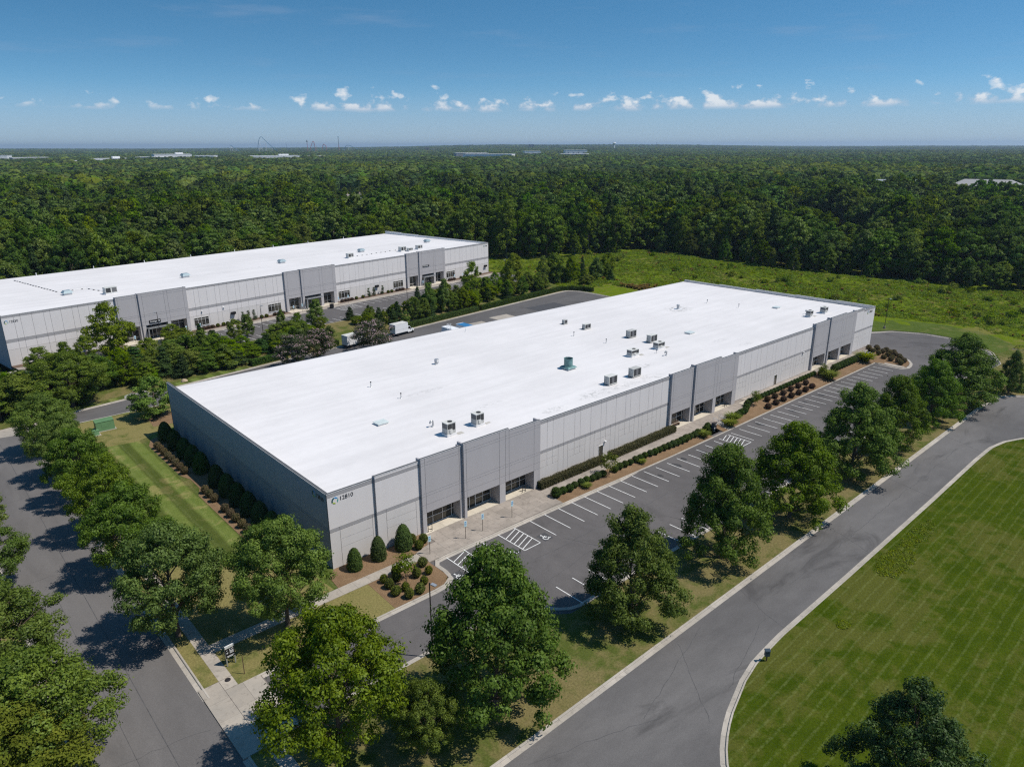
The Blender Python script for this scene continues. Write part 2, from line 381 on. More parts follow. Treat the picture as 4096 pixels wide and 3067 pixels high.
# ------------------------------------------------------------------ helpers
PI = math.pi
RNG = np.random.default_rng(7)
def tag(o, label=None, cat=None, group=None, kind=None):
    if label: o['label'] = label
    if cat: o['category'] = cat
    if group: o['group'] = group
    if kind: o['kind'] = kind
    return o
def empty(name, loc=(0, 0, 0), rz=0.0, parent=None):
    o = bpy.data.objects.new(name, None); COL.objects.link(o)
    o.location = loc; o.rotation_euler = (0, 0, rz); o.empty_display_size = 0.2
    if parent: o.parent = parent
    return o
def thing(name, label, cat, loc=(0, 0, 0), rz=0.0, group=None):
    return tag(empty(name, loc, rz), label, cat, group)
def link(name, me, parent=None, loc=(0, 0, 0), rz=0.0):
    o = bpy.data.objects.new(name, me); COL.objects.link(o); o.location = loc; o.rotation_euler = (0, 0, rz)
    if parent: o.parent = parent
    return o
def copy_tree(o, parent=None):
    c = o.copy(); COL.objects.link(c); c.parent = parent
    for ch in o.children: copy_tree(ch, c)
    return c
ORD = ['first', 'second', 'third', 'fourth', 'fifth', 'sixth', 'seventh', 'eighth', 'ninth', 'tenth', 'eleventh', 'twelfth']
def nth(i):
    if i < 12: return ORD[i]
    k = i + 1
    return '%d%s' % (k, {1: 'st', 2: 'nd', 3: 'rd'}.get(k % 10, 'th') if k not in (11, 12, 13) else 'th')

class MB:
    """collects faces, then becomes ONE mesh object"""
    def __init__(s): s.v = []; s.f = []; s.m = []; s.mats = []
    def mi(s, m):
        if m not in s.mats: s.mats.append(m)
        return s.mats.index(m)
    def poly(s, pts, m):
        b = len(s.v); s.v += [tuple(p) for p in pts]; s.f.append(tuple(range(b, b + len(pts)))); s.m.append(s.mi(m))
    def hexa(s, p, m, skip=()):
        b = len(s.v); s.v += [tuple(q) for q in p]; k = s.mi(m)
        for i, f in enumerate(((3, 2, 1, 0), (4, 5, 6, 7), (0, 1, 5, 4), (1, 2, 6, 5), (2, 3, 7, 6), (3, 0, 4, 7))):
            if i in skip: continue
            s.f.append(tuple(b + q for q in f)); s.m.append(k)
    def box(s, x0, x1, y0, y1, z0, z1, m, skip=()):
        s.hexa([(x0, y0, z0), (x1, y0, z0), (x1, y1, z0), (x0, y1, z0), (x0, y0, z1), (x1, y0, z1), (x1, y1, z1), (x0, y1, z1)], m, skip)
    def tube(s, p0, p1, r0, r1, n, m, cap=True):
        p0, p1 = Vector(p0), Vector(p1); d = (p1 - p0).normalized(); a = d.orthogonal().normalized(); c = d.cross(a)
        b = len(s.v); k = s.mi(m)
        for p, r in ((p0, r0), (p1, r1)):
            for i in range(n):
                q = p + (a * math.cos(2 * PI * i / n) + c * math.sin(2 * PI * i / n)) * r; s.v.append(tuple(q))
        for i in range(n):
            j = (i + 1) % n; s.f.append((b + i, b + j, b + n + j, b + n + i)); s.m.append(k)
        if cap:
            s.f.append(tuple(b + n + i for i in range(n))); s.m.append(k); s.f.append(tuple(b + n - 1 - i for i in range(n))); s.m.append(k)
    def path(s, pts, r, n, m):
        for a, b in zip(pts, pts[1:]): s.tube(a, b, r, r, n, m)
    def lathe(s, prof, n, m, c=(0, 0, 0)):
        b = len(s.v); k = s.mi(m)
        for r, z in prof:
            for i in range(n): s.v.append((c[0] + r * math.cos(2 * PI * i / n), c[1] + r * math.sin(2 * PI * i / n), c[2] + z))
        for q in range(len(prof) - 1):
            for i in range(n):
                j = (i + 1) % n; s.f.append((b + q * n + i, b + q * n + j, b + (q + 1) * n + j, b + (q + 1) * n + i)); s.m.append(k)
        s.f.append(tuple(b + (len(prof) - 1) * n + i for i in range(n))); s.m.append(k)
    def prism(s, poly, z0, z1, m, side=None):
        n = len(poly); b = len(s.v); k = s.mi(m); ks = s.mi(side or m)
        a = sum(poly[i][0] * poly[(i + 1) % n][1] - poly[(i + 1) % n][0] * poly[i][1] for i in range(n))
        if a < 0: poly = poly[::-1]
        s.v += [(p[0], p[1], z0) for p in poly] + [(p[0], p[1], z1) for p in poly]
        s.f.append(tuple(b + n + i for i in range(n))); s.m.append(k)
        for i in range(n):
            j = (i + 1) % n; s.f.append((b + i, b + j, b + n + j, b + n + i)); s.m.append(ks)
    def mesh(s, name, smooth=False):
        me = bpy.data.meshes.new(name); me.from_pydata(s.v, [], s.f)
        for m in s.mats: me.materials.append(MATS[m])
        me.polygons.foreach_set('material_index', s.m)
        if smooth: me.polygons.foreach_set('use_smooth', [True] * len(me.polygons))
        me.update(); return me
    def build(s, name, parent=None, loc=(0, 0, 0), rz=0.0, smooth=False):
        return link(name, s.mesh(name, smooth), parent, loc, rz)

# the ground: the front lot dips gently towards its far end
def sstep(a, b, x):
    t = min(1.0, max(0.0, (x - a) / (b - a))); return t * t * (3 - 2 * t)
def gz(x, y):
    f = 0.5 * sstep(26, 64, x)
    if y > -6.9: w = 1 - sstep(-6.6, -3.6, y)
    elif y > -25.6: w = 1.0
    else: w = 1 - min(1.0, (-25.6 - y) / 8.4)
    w = max(w, sstep(141.5, 152, x) * (1 - min(1.0, max(0.0, (-27.5 - y) / 8.0))))
    return -f * max(0.0, w)
KB = 0.12        # kerb height over the asphalt

def ruled(name, L, R, m, zoff=0.0, nacross=2, skirt=0.35, parent=None, zf=gz, kind='structure', sidem=None):
    """sheet between two polylines with the same number of points, following the ground, with a skirt"""
    mb = MB(); k = mb.mi(m); n = len(L); rows = []
    for (a, b) in zip(L, R):
        row = []
        for j in range(nacross + 1):
            t = j / nacross; x = a[0] + (b[0] - a[0]) * t; y = a[1] + (b[1] - a[1]) * t
            row.append(len(mb.v)); mb.v.append((x, y, zf(x, y) + zoff))
        rows.append(row)
    for i in range(n - 1):
        for j in range(nacross):
            mb.f.append((rows[i][j], rows[i][j + 1], rows[i + 1][j + 1], rows[i + 1][j])); mb.m.append(k)
    # orientation: make normals face up
    f0 = [Vector(mb.v[q]) for q in mb.f[0]]
    nz = (f0[1] - f0[0]).cross(f0[2] - f0[0]).z
    if nz < 0: mb.f = [f[::-1] for f in mb.f]
    if skirt:
        ks = mb.mi(sidem or m)
        ring = [r[0] for r in rows] + rows[-1][1:] + [r[-1] for r in rows[-2::-1]] + rows[0][-2:0:-1]
        for a, b in zip(ring, ring[1:] + ring[:1]):
            pa, pb = mb.v[a], mb.v[b]; q = len(mb.v); mb.v += [(pb[0], pb[1], pb[2] - skirt), (pa[0], pa[1], pa[2] - skirt)]
            mb.f.append((a, b, q, q + 1)); mb.m.append(ks)
    o = mb.build(name, parent)
    if not parent and kind: o['kind'] = kind
    return o
def lin(p, q, step):
    n = max(1, int(math.ceil(math.dist(p, q) / step))); return [(p[0] + (q[0] - p[0]) * i / n, p[1] + (q[1] - p[1]) * i / n) for i in range(n + 1)]
def rect(name, x0, x1, y0, y1, m, zoff=0.0, step=5.0, nacross=2, **k):
    L = lin((x0, y0), (x1, y0), step); R = [(p[0], y1) for p in L]
    return ruled(name, L, R, m, zoff, nacross, **k)
def flat(name, poly, m, z1, thick=0.3, kind='structure', parent=None):
    mb = MB(); mb.prism(poly, z1 - thick, z1, m); o = mb.build(name, parent)
    if kind and not parent: o['kind'] = kind
    return o
def resample(pts, step):
    out = [pts[0]]
    for a, b in zip(pts, pts[1:]):
        out += lin(a, b, step)[1:]
    return out
def smooth_line(pts, it=2):
    for _ in range(it):
        q = [pts[0]]
        for a, b in zip(pts, pts[1:]):
            q += [(a[0] * .75 + b[0] * .25, a[1] * .75 + b[1] * .25), (a[0] * .25 + b[0] * .75, a[1] * .25 + b[1] * .75)]
        pts = q + [pts[-1]]
    return pts
_kerbs = {}
def kerb(pts, side, seg=3.05, gutter=0.45, name='kerb', zf=gz):
    """concrete kerb and gutter in separate cast lengths; side=+1: the asphalt lies left of the line"""
    root = empty(name); root['kind'] = 'structure'
    d = [0.0]
    for a, b in zip(pts, pts[1:]): d.append(d[-1] + math.dist(a, b))
    tot = d[-1]; nseg = max(1, round(tot / seg)); ls = tot / nseg
    def at(s):
        s = min(max(s, 0), tot)
        i = max(j for j in range(len(d)) if d[j] <= s + 1e-9); i = min(i, len(d) - 2)
        t = (s - d[i]) / max(1e-9, d[i + 1] - d[i]); a, b = pts[i], pts[i + 1]
        return (a[0] + (b[0] - a[0]) * t, a[1] + (b[1] - a[1]) * t)
    def nrm(s):
        a, b = at(s - 0.3), at(s + 0.3); tx, ty = b[0] - a[0], b[1] - a[1]; l = math.hypot(tx, ty); return (-ty / l * side, tx / l * side)
    prof = [(-0.02, -0.25), (-0.02, 0.022), (0.13, 0.022), (0.17, -0.02), (0.18, -KB + 0.012), (0.18 + gutter, -KB + 0.006), (0.18 + gutter, -0.25)]
    for k in range(nseg):
        s0, s1 = k * ls + 0.008, (k + 1) * ls - 0.008; ns = 2
        mb = MB(); kk = mb.mi('concrete_kerb'); base = []
        for i in range(ns + 1):
            s = s0 + (s1 - s0) * i / ns; p = at(s); n = nrm(s); row = []
            for (o, z) in prof:
                x, y = p[0] + n[0] * o, p[1] + n[1] * o; row.append(len(mb.v)); mb.v.append((x, y, zf(p[0], p[1]) + z))
            base.append(row)
        for i in range(ns):
            for j in range(len(prof) - 1):
                f = (base[i][j], base[i][j + 1], base[i + 1][j + 1], base[i + 1][j]); mb.f.append(f if side < 0 else f[::-1]); mb.m.append(kk)
        for row in (base[0], base[-1]):
            mb.f.append(tuple(row)); mb.m.append(kk)
        mb.build('kerb_segment', root)
    return root
def slabs(root, x0, x1, y0, y1, nx, ny, m, ztop=0.0, thick=0.10, gap=0.018):
    """concrete flags cast in bays, each its own piece"""
    dx, dy = (x1 - x0) / nx, (y1 - y0) / ny
    mb = MB(); mb.box(0, dx - gap, 0, dy - gap, -thick, 0, m, skip=(0,)); me = mb.mesh('slab')
    for i in range(nx):
        for j in range(ny):
            x, y = x0 + i * dx, y0 + j * dy
            link('slab', me, root, (x + gap / 2, y + gap / 2, ztop + float(RNG.uniform(-0.003, 0.003))))

# ------------------------------------------------------------------ foliage
def leaf_mesh(name, C, S, NRM, mats, midx=None, tint=None, aspect=0.62):
    """C centres (n,3), S sizes (n,), NRM normals (n,3): one small folded-free leaf blade each"""
    n = len(C); NRM = NRM / (np.linalg.norm(NRM, axis=1, keepdims=True) + 1e-9)
    r = RNG.normal(size=(n, 3)); A = np.cross(NRM, r); A /= (np.linalg.norm(A, axis=1, keepdims=True) + 1e-9); B = np.cross(NRM, A)
    s = S[:, None]
    V = np.empty((n, 4, 3))
    V[:, 0] = C - A * s; V[:, 1] = C - B * s * aspect + A * s * 0.1; V[:, 2] = C + A * s; V[:, 3] = C + B * s * aspect + A * s * 0.1
    return V.reshape(-1, 3), n
def mesh_from_quads(name, V, n, mats, tint, midx=None, extra=None):
    """quads plus an optional extra MB (trunk, core)"""
    ev = np.array(extra.v) if extra and extra.v else np.zeros((0, 3)); ef = extra.f if extra else []
    me = bpy.data.meshes.new(name)
    nv = len(V) + len(ev); me.vertices.add(nv); me.vertices.foreach_set('co', np.concatenate([V, ev]).ravel())
    tot = np.concatenate([np.full(n, 4, dtype=np.int32), np.array([len(f) for f in ef], dtype=np.int32)])
    idx = np.concatenate([np.arange(4 * n, dtype=np.int32), np.array([q + len(V) for f in ef for q in f], dtype=np.int32)])
    me.loops.add(len(idx)); me.loops.foreach_set('vertex_index', idx)
    me.polygons.add(len(tot)); st = np.concatenate([[0], np.cumsum(tot)[:-1]]).astype(np.int32); me.polygons.foreach_set('loop_start', st)
    try: me.polygons.foreach_set('loop_total', tot)
    except Exception: pass
    mm = list(mats); mi = np.zeros(len(tot), dtype=np.int32)
    if midx is not None: mi[:n] = midx
    if extra:
        for q, k in enumerate(extra.m):
            nm = extra.mats[k]
            if nm not in mm: mm.append(nm)
            mi[n + q] = mm.index(nm)
    for m in mm: me.materials.append(MATS[m])
    me.polygons.foreach_set('material_index', mi)
    me.update(calc_edges=True)
    at = me.attributes.new('tint', 'FLOAT', 'FACE'); tt = np.zeros(len(tot), dtype=np.float32); tt[:n] = tint; at.data.foreach_set('value', tt)
    me.validate(); return me

def crown_r(shape, t):
    if shape == 'oval': return np.sin(PI * np.clip(t, 0, 1) ** 0.78) ** 0.62
    if shape == 'pyr': return np.minimum(1.0, (t / 0.26 + 0.45)) * np.clip(1 - t, 0, 1) ** 0.55 * 1.12
    if shape == 'round': return np.sqrt(np.clip(1 - (2 * t - 1) ** 2, 0, 1))
    if shape == 'cone': return np.minimum(1.0, t / 0.10 + 0.3) * np.clip(1 - t, 0, 1) ** 0.9
    if shape == 'column': return np.minimum(1.0, t / 0.08 + 0.4) * np.clip(1 - t, 0, 1) ** 0.4
    return np.ones_like(t)
def make_tree(name, seed, H, R, base, nclump, nleaf, ls, shape='oval', mat='leaf_oak', bark='bark', csize=1.0, trunk_r=0.16, limbs=22, flat=0.62, lean=0.0, flowers=0.0, inner=0.30, lobes=0):
    """returns (crown mesh, trunk mesh); origin at the foot of the trunk"""
    g = np.random.default_rng(seed)
    if lobes:
        # boughs: each a rounded lobe carrying its own clumps, so that the outline is uneven and dark gaps open between them
        lt = (np.arange(lobes) + g.uniform(0.1, 0.9, lobes)) / lobes; lt = lt ** 0.85; la = np.arange(lobes) * 2.39996 + g.uniform(-0.5, 0.5, lobes)
        lr = R * g.uniform(0.26, 0.44, lobes) * (0.62 + 0.5 * crown_r(shape, lt)); ld = np.maximum(0.0, R * crown_r(shape, lt) * g.uniform(0.86, 1.12, lobes) - lr * 0.75)
        LC = np.stack([ld * np.cos(la), ld * np.sin(la), base + (H - base) * lt * 0.94 + lr * 0.1], 1)
        li = g.choice(lobes, nclump, p=lr ** 2 / (lr ** 2).sum()); n = nclump
        dv = g.normal(size=(n, 3)); dv[:, :2] += np.stack([np.cos(la[li]), np.sin(la[li])], 1) * 0.55; dv[:, 2] += 0.3; dv /= np.linalg.norm(dv, axis=1, keepdims=True)
        CC = LC[li] + dv * (lr[li] * g.uniform(0.55, 1.0, n))[:, None] * np.array([1, 1, 0.85]); CC[:, 2] = np.clip(CC[:, 2], base * 0.8, H * 1.02)
        cs = csize * g.uniform(0.45, 1.2, n); az = np.arctan2(CC[:, 1], CC[:, 0]); rho = np.full(n, 0.9)
    else:
        t = g.uniform(0.0, 1.0, nclump * 3) ** 0.9
        rr = crown_r(shape, t); keep = g.uniform(0, 1, len(t)) < (0.25 + 0.75 * rr ** 1.3); t = t[keep][:nclump]; rr = crown_r(shape, t); n = len(t)
        az = g.uniform(0, 2 * PI, n); lob = 1 + 0.09 * np.sin(az * 3 + g.uniform(0, 6)) + 0.07 * np.sin(az * 5 + t * 9 + g.uniform(0, 6))
        rho = np.where(g.uniform(0, 1, n) < inner, g.uniform(0.1, 0.7, n), g.uniform(0.74, 1.0, n))
        rad = R * rr * lob * rho * g.uniform(0.82, 1.16, n)
        CC = np.stack([rad * np.cos(az), rad * np.sin(az), base + (H - base) * t * g.uniform(0.97, 1.02, n)], 1)
        cs = csize * g.uniform(0.5, 1.35, n) * (0.7 + 0.5 * rr)
    w = cs ** 2; k = g.choice(n, nleaf, p=w / w.sum())
    off = g.normal(size=(nleaf, 3)); off /= np.linalg.norm(off, axis=1, keepdims=True); od = off.copy(); off *= (g.uniform(0, 1, (nleaf, 1)) ** 0.28)
    off[:, 2] *= flat
    # twig sprays: pull some leaves out along the spoke so that the outline frays
    out = np.stack([np.cos(az[k]), np.sin(az[k]), np.full(nleaf, 0.25)], 1)
    fr = (g.uniform(0, 1, (nleaf, 1)) < 0.14) * g.uniform(0, 0.55, (nleaf, 1))
    P = CC[k] + off * cs[k][:, None] + out * fr * cs[k][:, None] * (0.5 + 0.7 * (rho[k] > 0.7)[:, None])
    P[:, 2] = np.maximum(P[:, 2], base * 0.55)
    nr = od * 1.0 + np.array([0, 0, 0.25]) + out * 0.25 + g.normal(size=(nleaf, 3)) * 0.38
    S = ls * g.uniform(0.6, 1.25, nleaf)
    V, nq = leaf_mesh(name, P, S, nr, None)
    ct = g.uniform(0, 1, n); tint = np.clip(0.25 + 0.5 * ct[k] * 0.8 + g.normal(0, 0.17, nleaf), 0, 1)
    mats = [mat]; midx = None
    if flowers > 0:
        mats.append('flower_pink'); hi = off[:, 2] > 0.05; midx = ((g.uniform(0, 1, nleaf) < flowers) & hi & (ct[k] > 0.3)).astype(np.int32)
    crown = mesh_from_quads(name + '_crown', V, nq, mats, tint, midx)
    tb = MB(); top = base + (H - base) * 0.72
    pts = [(0, 0, -0.15)] + [(g.normal(0, 0.05) * i, g.normal(0, 0.05) * i, top * (i / 5)) for i in range(1, 6)]
    rads = [trunk_r * 1.35] + [trunk_r * (1 - 0.17 * i) for i in range(1, 6)]
    for i in range(5): tb.tube(pts[i], pts[i + 1], rads[i], rads[i + 1], 7, bark, cap=False)
    sel = g.choice(n, min(limbs, n), replace=False)
    for q in sel:
        c = CC[q]; z0 = max(base * 0.75, min(top * 0.95, c[2] - np.hypot(c[0], c[1]) * g.uniform(0.55, 1.0)))
        f = z0 / top * 5; i = min(4, int(f)); u = f - i; s0 = [pts[i][j] + (pts[i + 1][j] - pts[i][j]) * u for j in range(3)]
        mid = [(s0[0] + c[0]) / 2, (s0[1] + c[1]) / 2, (s0[2] + c[2]) / 2 + 0.25]
        tb.tube(s0, mid, trunk_r * 0.34, trunk_r * 0.2, 4, bark, cap=False); tb.tube(mid, c, trunk_r * 0.2, trunk_r * 0.06, 4, bark, cap=False)
    return crown, tb.mesh(name + '_trunk')
def place_tree(meshes, x, y, s, rz, name, label, cat='tree', group=None, z=0.0, sz=None, sx=None):
    r = thing(name, label, cat, (x, y, z), rz, group); sx = sx or s; sz = sz or s
    r.scale = (sx, sx, sz)
    link('crown', meshes[0], r); link('trunk', meshes[1], r)
    return r
def make_shrub(name, seed, mat, nleaf=900, ls=0.085, shape='ball', core='shrub_core', top=1.0, rough=0.06):
    """clipped shrub of radius 1 and height 2*top, foot at z=0"""
    g = np.random.default_rng(seed)
    d = g.normal(size=(nleaf, 3)); d /= np.linalg.norm(d, axis=1, keepdims=True)
    bump = 1 + rough * (np.sin(d[:, 0] * 5 + 1) + np.sin(d[:, 1] * 6) + np.sin(d[:, 2] * 7 + 2)) * 0.6
    rr = g.uniform(0.86, 1.03, nleaf) * bump
    if shape == 'ball':
        P = d * rr[:, None]; P[:, 2] = (P[:, 2] * 0.92 + 0.90) * top
        prof = [(0.3, 0.05), (0.72, 0.3), (0.86, 0.85), (0.72, 1.4), (0.4, 1.66), (0.05, 1.72)]
    else:           # egg, broad at the foot
        t = g.uniform(0, 1, nleaf) ** 0.85; a = g.uniform(0, 2 * PI, nleaf)
        er = np.minimum(1, 0.86 + t * 0.9) * np.sqrt(np.clip(1 - t ** 2.3, 0, 1)); P = np.stack([er * np.cos(a) * rr, er * np.sin(a) * rr, 2 * top * t * (0.97 + 0.05 * g.uniform(0, 1, nleaf))], 1)
        d = np.stack([np.cos(a), np.sin(a), 0.2 + t], 1)
        prof = [(0.78, 0.02), (0.88, 0.5 * top), (0.80, 1.0 * top), (0.55, 1.5 * top), (0.25, 1.78 * top), (0.02, 1.86 * top)]
    P[:, 2] = np.maximum(P[:, 2], 0.03)
    V, n = leaf_mesh(name, P, ls * g.uniform(0.7, 1.3, nleaf), d + g.normal(size=(nleaf, 3)) * 0.45, None)
    ex = MB(); ex.lathe([(r, z * (top if shape == 'ball' else 1)) for r, z in prof], 10, core)
    return mesh_from_quads(name, V, n, [mat], np.clip(g.normal(0.5, 0.25, nleaf), 0, 1), None, ex)
def make_hedge(name, pts, w, h, mat, dens=70, ls=0.10, seed=1, z0=0.0, zf=None):
    """clipped hedge along a polyline"""
    g = np.random.default_rng(seed); P = []; D = []; ex = MB()
    for a, b in zip(pts, pts[1:]):
        L = math.dist(a, b); n = int(L * (2 * h + w) * dens); u = g.uniform(0, 1, n); q = g.uniform(0, 2 * h + w, n)
        tx, ty = (b[0] - a[0]) / L, (b[1] - a[1]) / L; nx, ny = -ty, tx
        side = np.where(q < h, -1, np.where(q > h + w, 1, 0)); o = np.where(side == 0, q - h - w / 2, side * w / 2); z = np.where(side == -1, q, np.where(side == 1, 2 * h + w - q, h))
        edge = g.normal(0, 0.05, n)
        o = o + np.where(side != 0, side * edge, 0); z = z + np.where(side == 0, edge, 0) + 0.06 * np.sin(u * L * 1.7) * (z / h)
        x = a[0] + tx * u * L + nx * o; y = a[1] + ty * u * L + ny * o
        zz = z + (np.array([zf(px, py) for px, py in zip(x, y)]) if zf else z0)
        P.append(np.stack([x, y, np.maximum(zz, z0 - 1)], 1)); D.append(np.stack([nx * side, ny * side, (side == 0) * 1.0], 1) + 0.001)
        hw = w / 2 - 0.08
        zb0 = zf(*a) if zf else z0; zb1 = zf(*b) if zf else z0
        c = [(a[0] - nx * hw, a[1] - ny * hw), (b[0] - nx * hw, b[1] - ny * hw), (b[0] + nx * hw, b[1] + ny * hw), (a[0] + nx * hw, a[1] + ny * hw)]
        zb = [zb0, zb1, zb1, zb0]
        ex.hexa([(p[0], p[1], q2) for p, q2 in zip(c, zb)] + [(p[0], p[1], q2 + h - 0.1) for p, q2 in zip(c, zb)], 'shrub_core', skip=(0,))
    P = np.concatenate(P); D = np.concatenate(D); n = len(P)
    V, n = leaf_mesh(name, P, ls * g.uniform(0.7, 1.3, n), D + g.normal(size=(n, 3)) * 0.5, None)
    me = mesh_from_quads(name, V, n, [mat], np.clip(g.normal(0.5, 0.25, n), 0, 1), None, ex)
    return link(name, me)
def make_tuft(name, seed, mat, n=40, h=1.0, spread=0.5, wdt=0.06, droop=0.4):
    """a clump of grassy blades: two quads each"""
    g = np.random.default_rng(seed); V = []; 
    for i in range(n):
        a = g.uniform(0, 2 * PI); r = spread * g.uniform(0, 1) ** 0.7; b = np.array([r * 0.45 * math.cos(a), r * 0.45 * math.sin(a), 0.0]); hh = h * g.uniform(0.55, 1.1)
        o = np.array([math.cos(a), math.sin(a), 0]); s = np.array([-math.sin(a), math.cos(a), 0]) * wdt * g.uniform(0.6, 1.3)
        m = b + o * r * 0.45 + np.array([0, 0, hh * 0.7]); e = b + o * (r + droop * hh * 0.5) + np.array([0, 0, hh * g.uniform(0.75, 1.05)])
        V += [b - s, b + s, m + s, m - s, m - s, m + s, e + s * 0.2, e - s * 0.2]
    V = np.array(V); k = len(V) // 4
    return mesh_from_quads(name, V, k, [mat], np.clip(g.normal(0.5, 0.25, k), 0, 1))

def scatter(name, pts, scl, rot, idx, protos, label, kind='stuff', cat=None):
    """one object that carries the mass: proto meshes put on points by geometry nodes"""
    coll = bpy.data.collections.new(name + '_kinds')
    for i, me in enumerate(protos):
        o = bpy.data.objects.new('%s_%02d' % (name + '_kind', i), me); coll.objects.link(o)
    me = bpy.data.meshes.new(name); n = len(pts); me.vertices.add(n); me.vertices.foreach_set('co', np.asarray(pts, dtype=np.float32).ravel())
    for nm, ty, val in (('scl', 'FLOAT', scl), ('rot', 'FLOAT', rot), ('idx', 'INT', idx)):
        a = me.attributes.new(nm, ty, 'POINT'); a.data.foreach_set('value', np.asarray(val, dtype=np.float32 if ty == 'FLOAT' else np.int32))
    o = link(name, me); tag(o, label, cat, None, kind)
    gt = bpy.data.node_groups.new(name + '_nodes', 'GeometryNodeTree')
    gt.interface.new_socket('Geometry', in_out='INPUT', socket_type='NodeSocketGeometry'); gt.interface.new_socket('Geometry', in_out='OUTPUT', socket_type='NodeSocketGeometry')
    nn, ll = gt.nodes, gt.links
    gi = nn.new('NodeGroupInput'); go = nn.new('NodeGroupOutput'); ip = nn.new('GeometryNodeInstanceOnPoints'); ci = nn.new('GeometryNodeCollectionInfo')
    ci.inputs['Collection'].default_value = coll; ci.inputs['Separate Children'].default_value = True; ci.inputs['Reset Children'].default_value = True
    def attr(nm, ty):
        a = nn.new('GeometryNodeInputNamedAttribute'); a.data_type = ty; a.inputs['Name'].default_value = nm; return [q for q in a.outputs if q.enabled][0]
    cx = nn.new('ShaderNodeCombineXYZ'); ll.new(attr('rot', 'FLOAT'), cx.inputs[2])
    er = nn.new('FunctionNodeEulerToRotation'); ll.new(cx.outputs[0], er.inputs[0])
    ll.new(gi.outputs[0], ip.inputs['Points']); ll.new(ci.outputs[0], ip.inputs['Instance']); ip.inputs['Pick Instance'].default_value = True
    ll.new(attr('idx', 'INT'), ip.inputs['Instance Index']); ll.new(er.outputs[0], ip.inputs['Rotation']); ll.new(attr('scl', 'FLOAT'), ip.inputs['Scale'])
    ll.new(ip.outputs[0], go.inputs[0])
    md = o.modifiers.new('scatter', 'NODES'); md.node_group = gt
    return o
def text(name, s, size, parent, mat, loc, rot, align='LEFT', extrude=0.01):
    cu = bpy.data.curves.new(name, 'FONT'); cu.body = s; cu.size = size; cu.align_x = align; cu.align_y = 'CENTER'; cu.extrude = extrude
    cu.materials.append(MATS[mat]); cu.resolution_u = 4; tmp = bpy.data.objects.new(name, cu); COL.objects.link(tmp)
    me = bpy.data.meshes.new_from_object(tmp.evaluated_get(bpy.context.evaluated_depsgraph_get())); bpy.data.objects.remove(tmp); me.name = name
    o = link(name, me, parent, loc); o.rotation_euler = rot
    return o

def make_weed(name, seed, mat, n=46, r=0.9, h=0.5, ls=0.17):
    """a low leafy hummock"""
    g = np.random.default_rng(seed); a = g.uniform(0, 2 * PI, n); q = r * np.sqrt(g.uniform(0, 1, n))
    z = h * (1 - (q / r) ** 2) * g.uniform(0.55, 1.15, n) + 0.08
    P = np.stack([q * np.cos(a), q * np.sin(a), z], 1); D = np.stack([np.cos(a) * q / r * 0.5, np.sin(a) * q / r * 0.5, np.ones(n)], 1) + g.normal(size=(n, 3)) * 0.42
    V, k = leaf_mesh(name, P, ls * g.uniform(0.6, 1.4, n), D, None); return mesh_from_quads(name, V, k, [mat], np.clip(g.normal(0.5, 0.28, n), 0, 1))
# ------------------------------------------------------------------ the setting
def hill(x, y):
    d = math.hypot(x - CAM[0], y - CAM[1]); a = math.atan2(y - CAM[1], x - CAM[0])
    return sstep(2500, 8000, d) * (30 * math.exp(-((a - 0.80) / 0.33) ** 2) + 6 * math.sin(a * 9 + 1) + 3 * math.sin(a * 23)) + sstep(900, 2500, d) * 2.0 * math.sin(x / 310) * math.sin(y / 270)
mb = MB(); k = mb.mi('forest_floor')
radii = [60 * 1.13 ** i for i in range(50)]; na = 96
mb.v.append((CAM[0], CAM[1], -1.6))
for r in radii:
    for i in range(na):
        a = 2 * PI * i / na; x, y = CAM[0] + r * math.cos(a), CAM[1] + r * math.sin(a); mb.v.append((x, y, -1.6 + hill(x, y)))
for i in range(na): mb.f.append((0, 1 + i, 1 + (i + 1) % na)); mb.m.append(k)
for q in range(len(radii) - 1):
    for i in range(na):
        j = (i + 1) % na; a = 1 + q * na; b = a + na; mb.f.append((a + i, b + i, b + j, a + j)); mb.m.append(k)
mb.build('ground', smooth=True)['kind'] = 'structure'

B2O, B2A = (-14.56, 123.81, 1.0), 0.14488          # the second building: its near-left corner and turn
def b2(s, v):                                      # its plan coordinates (s along the front, 0 at the far corner) to the site's
    s += 165.8; return (B2O[0] + s * math.cos(B2A) - v * math.sin(B2A), B2O[1] + s * math.sin(B2A) + v * math.cos(B2A))
def back_kerb_y(x): return 84.9 + 0.128 * x
def gz2(x, y): return sstep(2.0, 15.0, y - back_kerb_y(x))
zero = lambda x, y: 0.0
def at_b2(o, z=0.0): o.location = (B2O[0], B2O[1], B2O[2] + z); o.rotation_euler = (0, 0, B2A); return o

# asphalt
st = rect('street', -30.7, -19.0, -95, 230, 'asphalt_street', -KB, 20, 2, skirt=0, zf=zero)
rd = rect('road', -19.0, 146, -95, -34.0, 'asphalt_road', -KB, 10, 4, skirt=0, zf=zero)
L = lin((-16.0, -34.0), (178, -34.0), 4.0); R = [(p[0], -6.2 if p[0] < 153.2 else 9.0) for p in L]
lot = ruled('parking_lot', L, R, 'asphalt_lot', -KB, 10, 0)
L = lin((-19.0, 57.0), (153.0, 57.0), 8.0); R = [(p[0], back_kerb_y(p[0]) + 0.3) for p in L]
bk = ruled('service_road', L, R, 'asphalt_back', -KB, 3, 0, zf=zero)
at_b2(rect('visitor_lot', -15, 167.5, -23.0, -4.4, 'asphalt_lot', -KB, 30, 1, skirt=1.2, zf=zero))
ew = rect('end_drive', 153.2, 163.0, 9.0, 60.0, 'asphalt_back', -0.5 - KB, 10, 1, skirt=0, zf=zero)
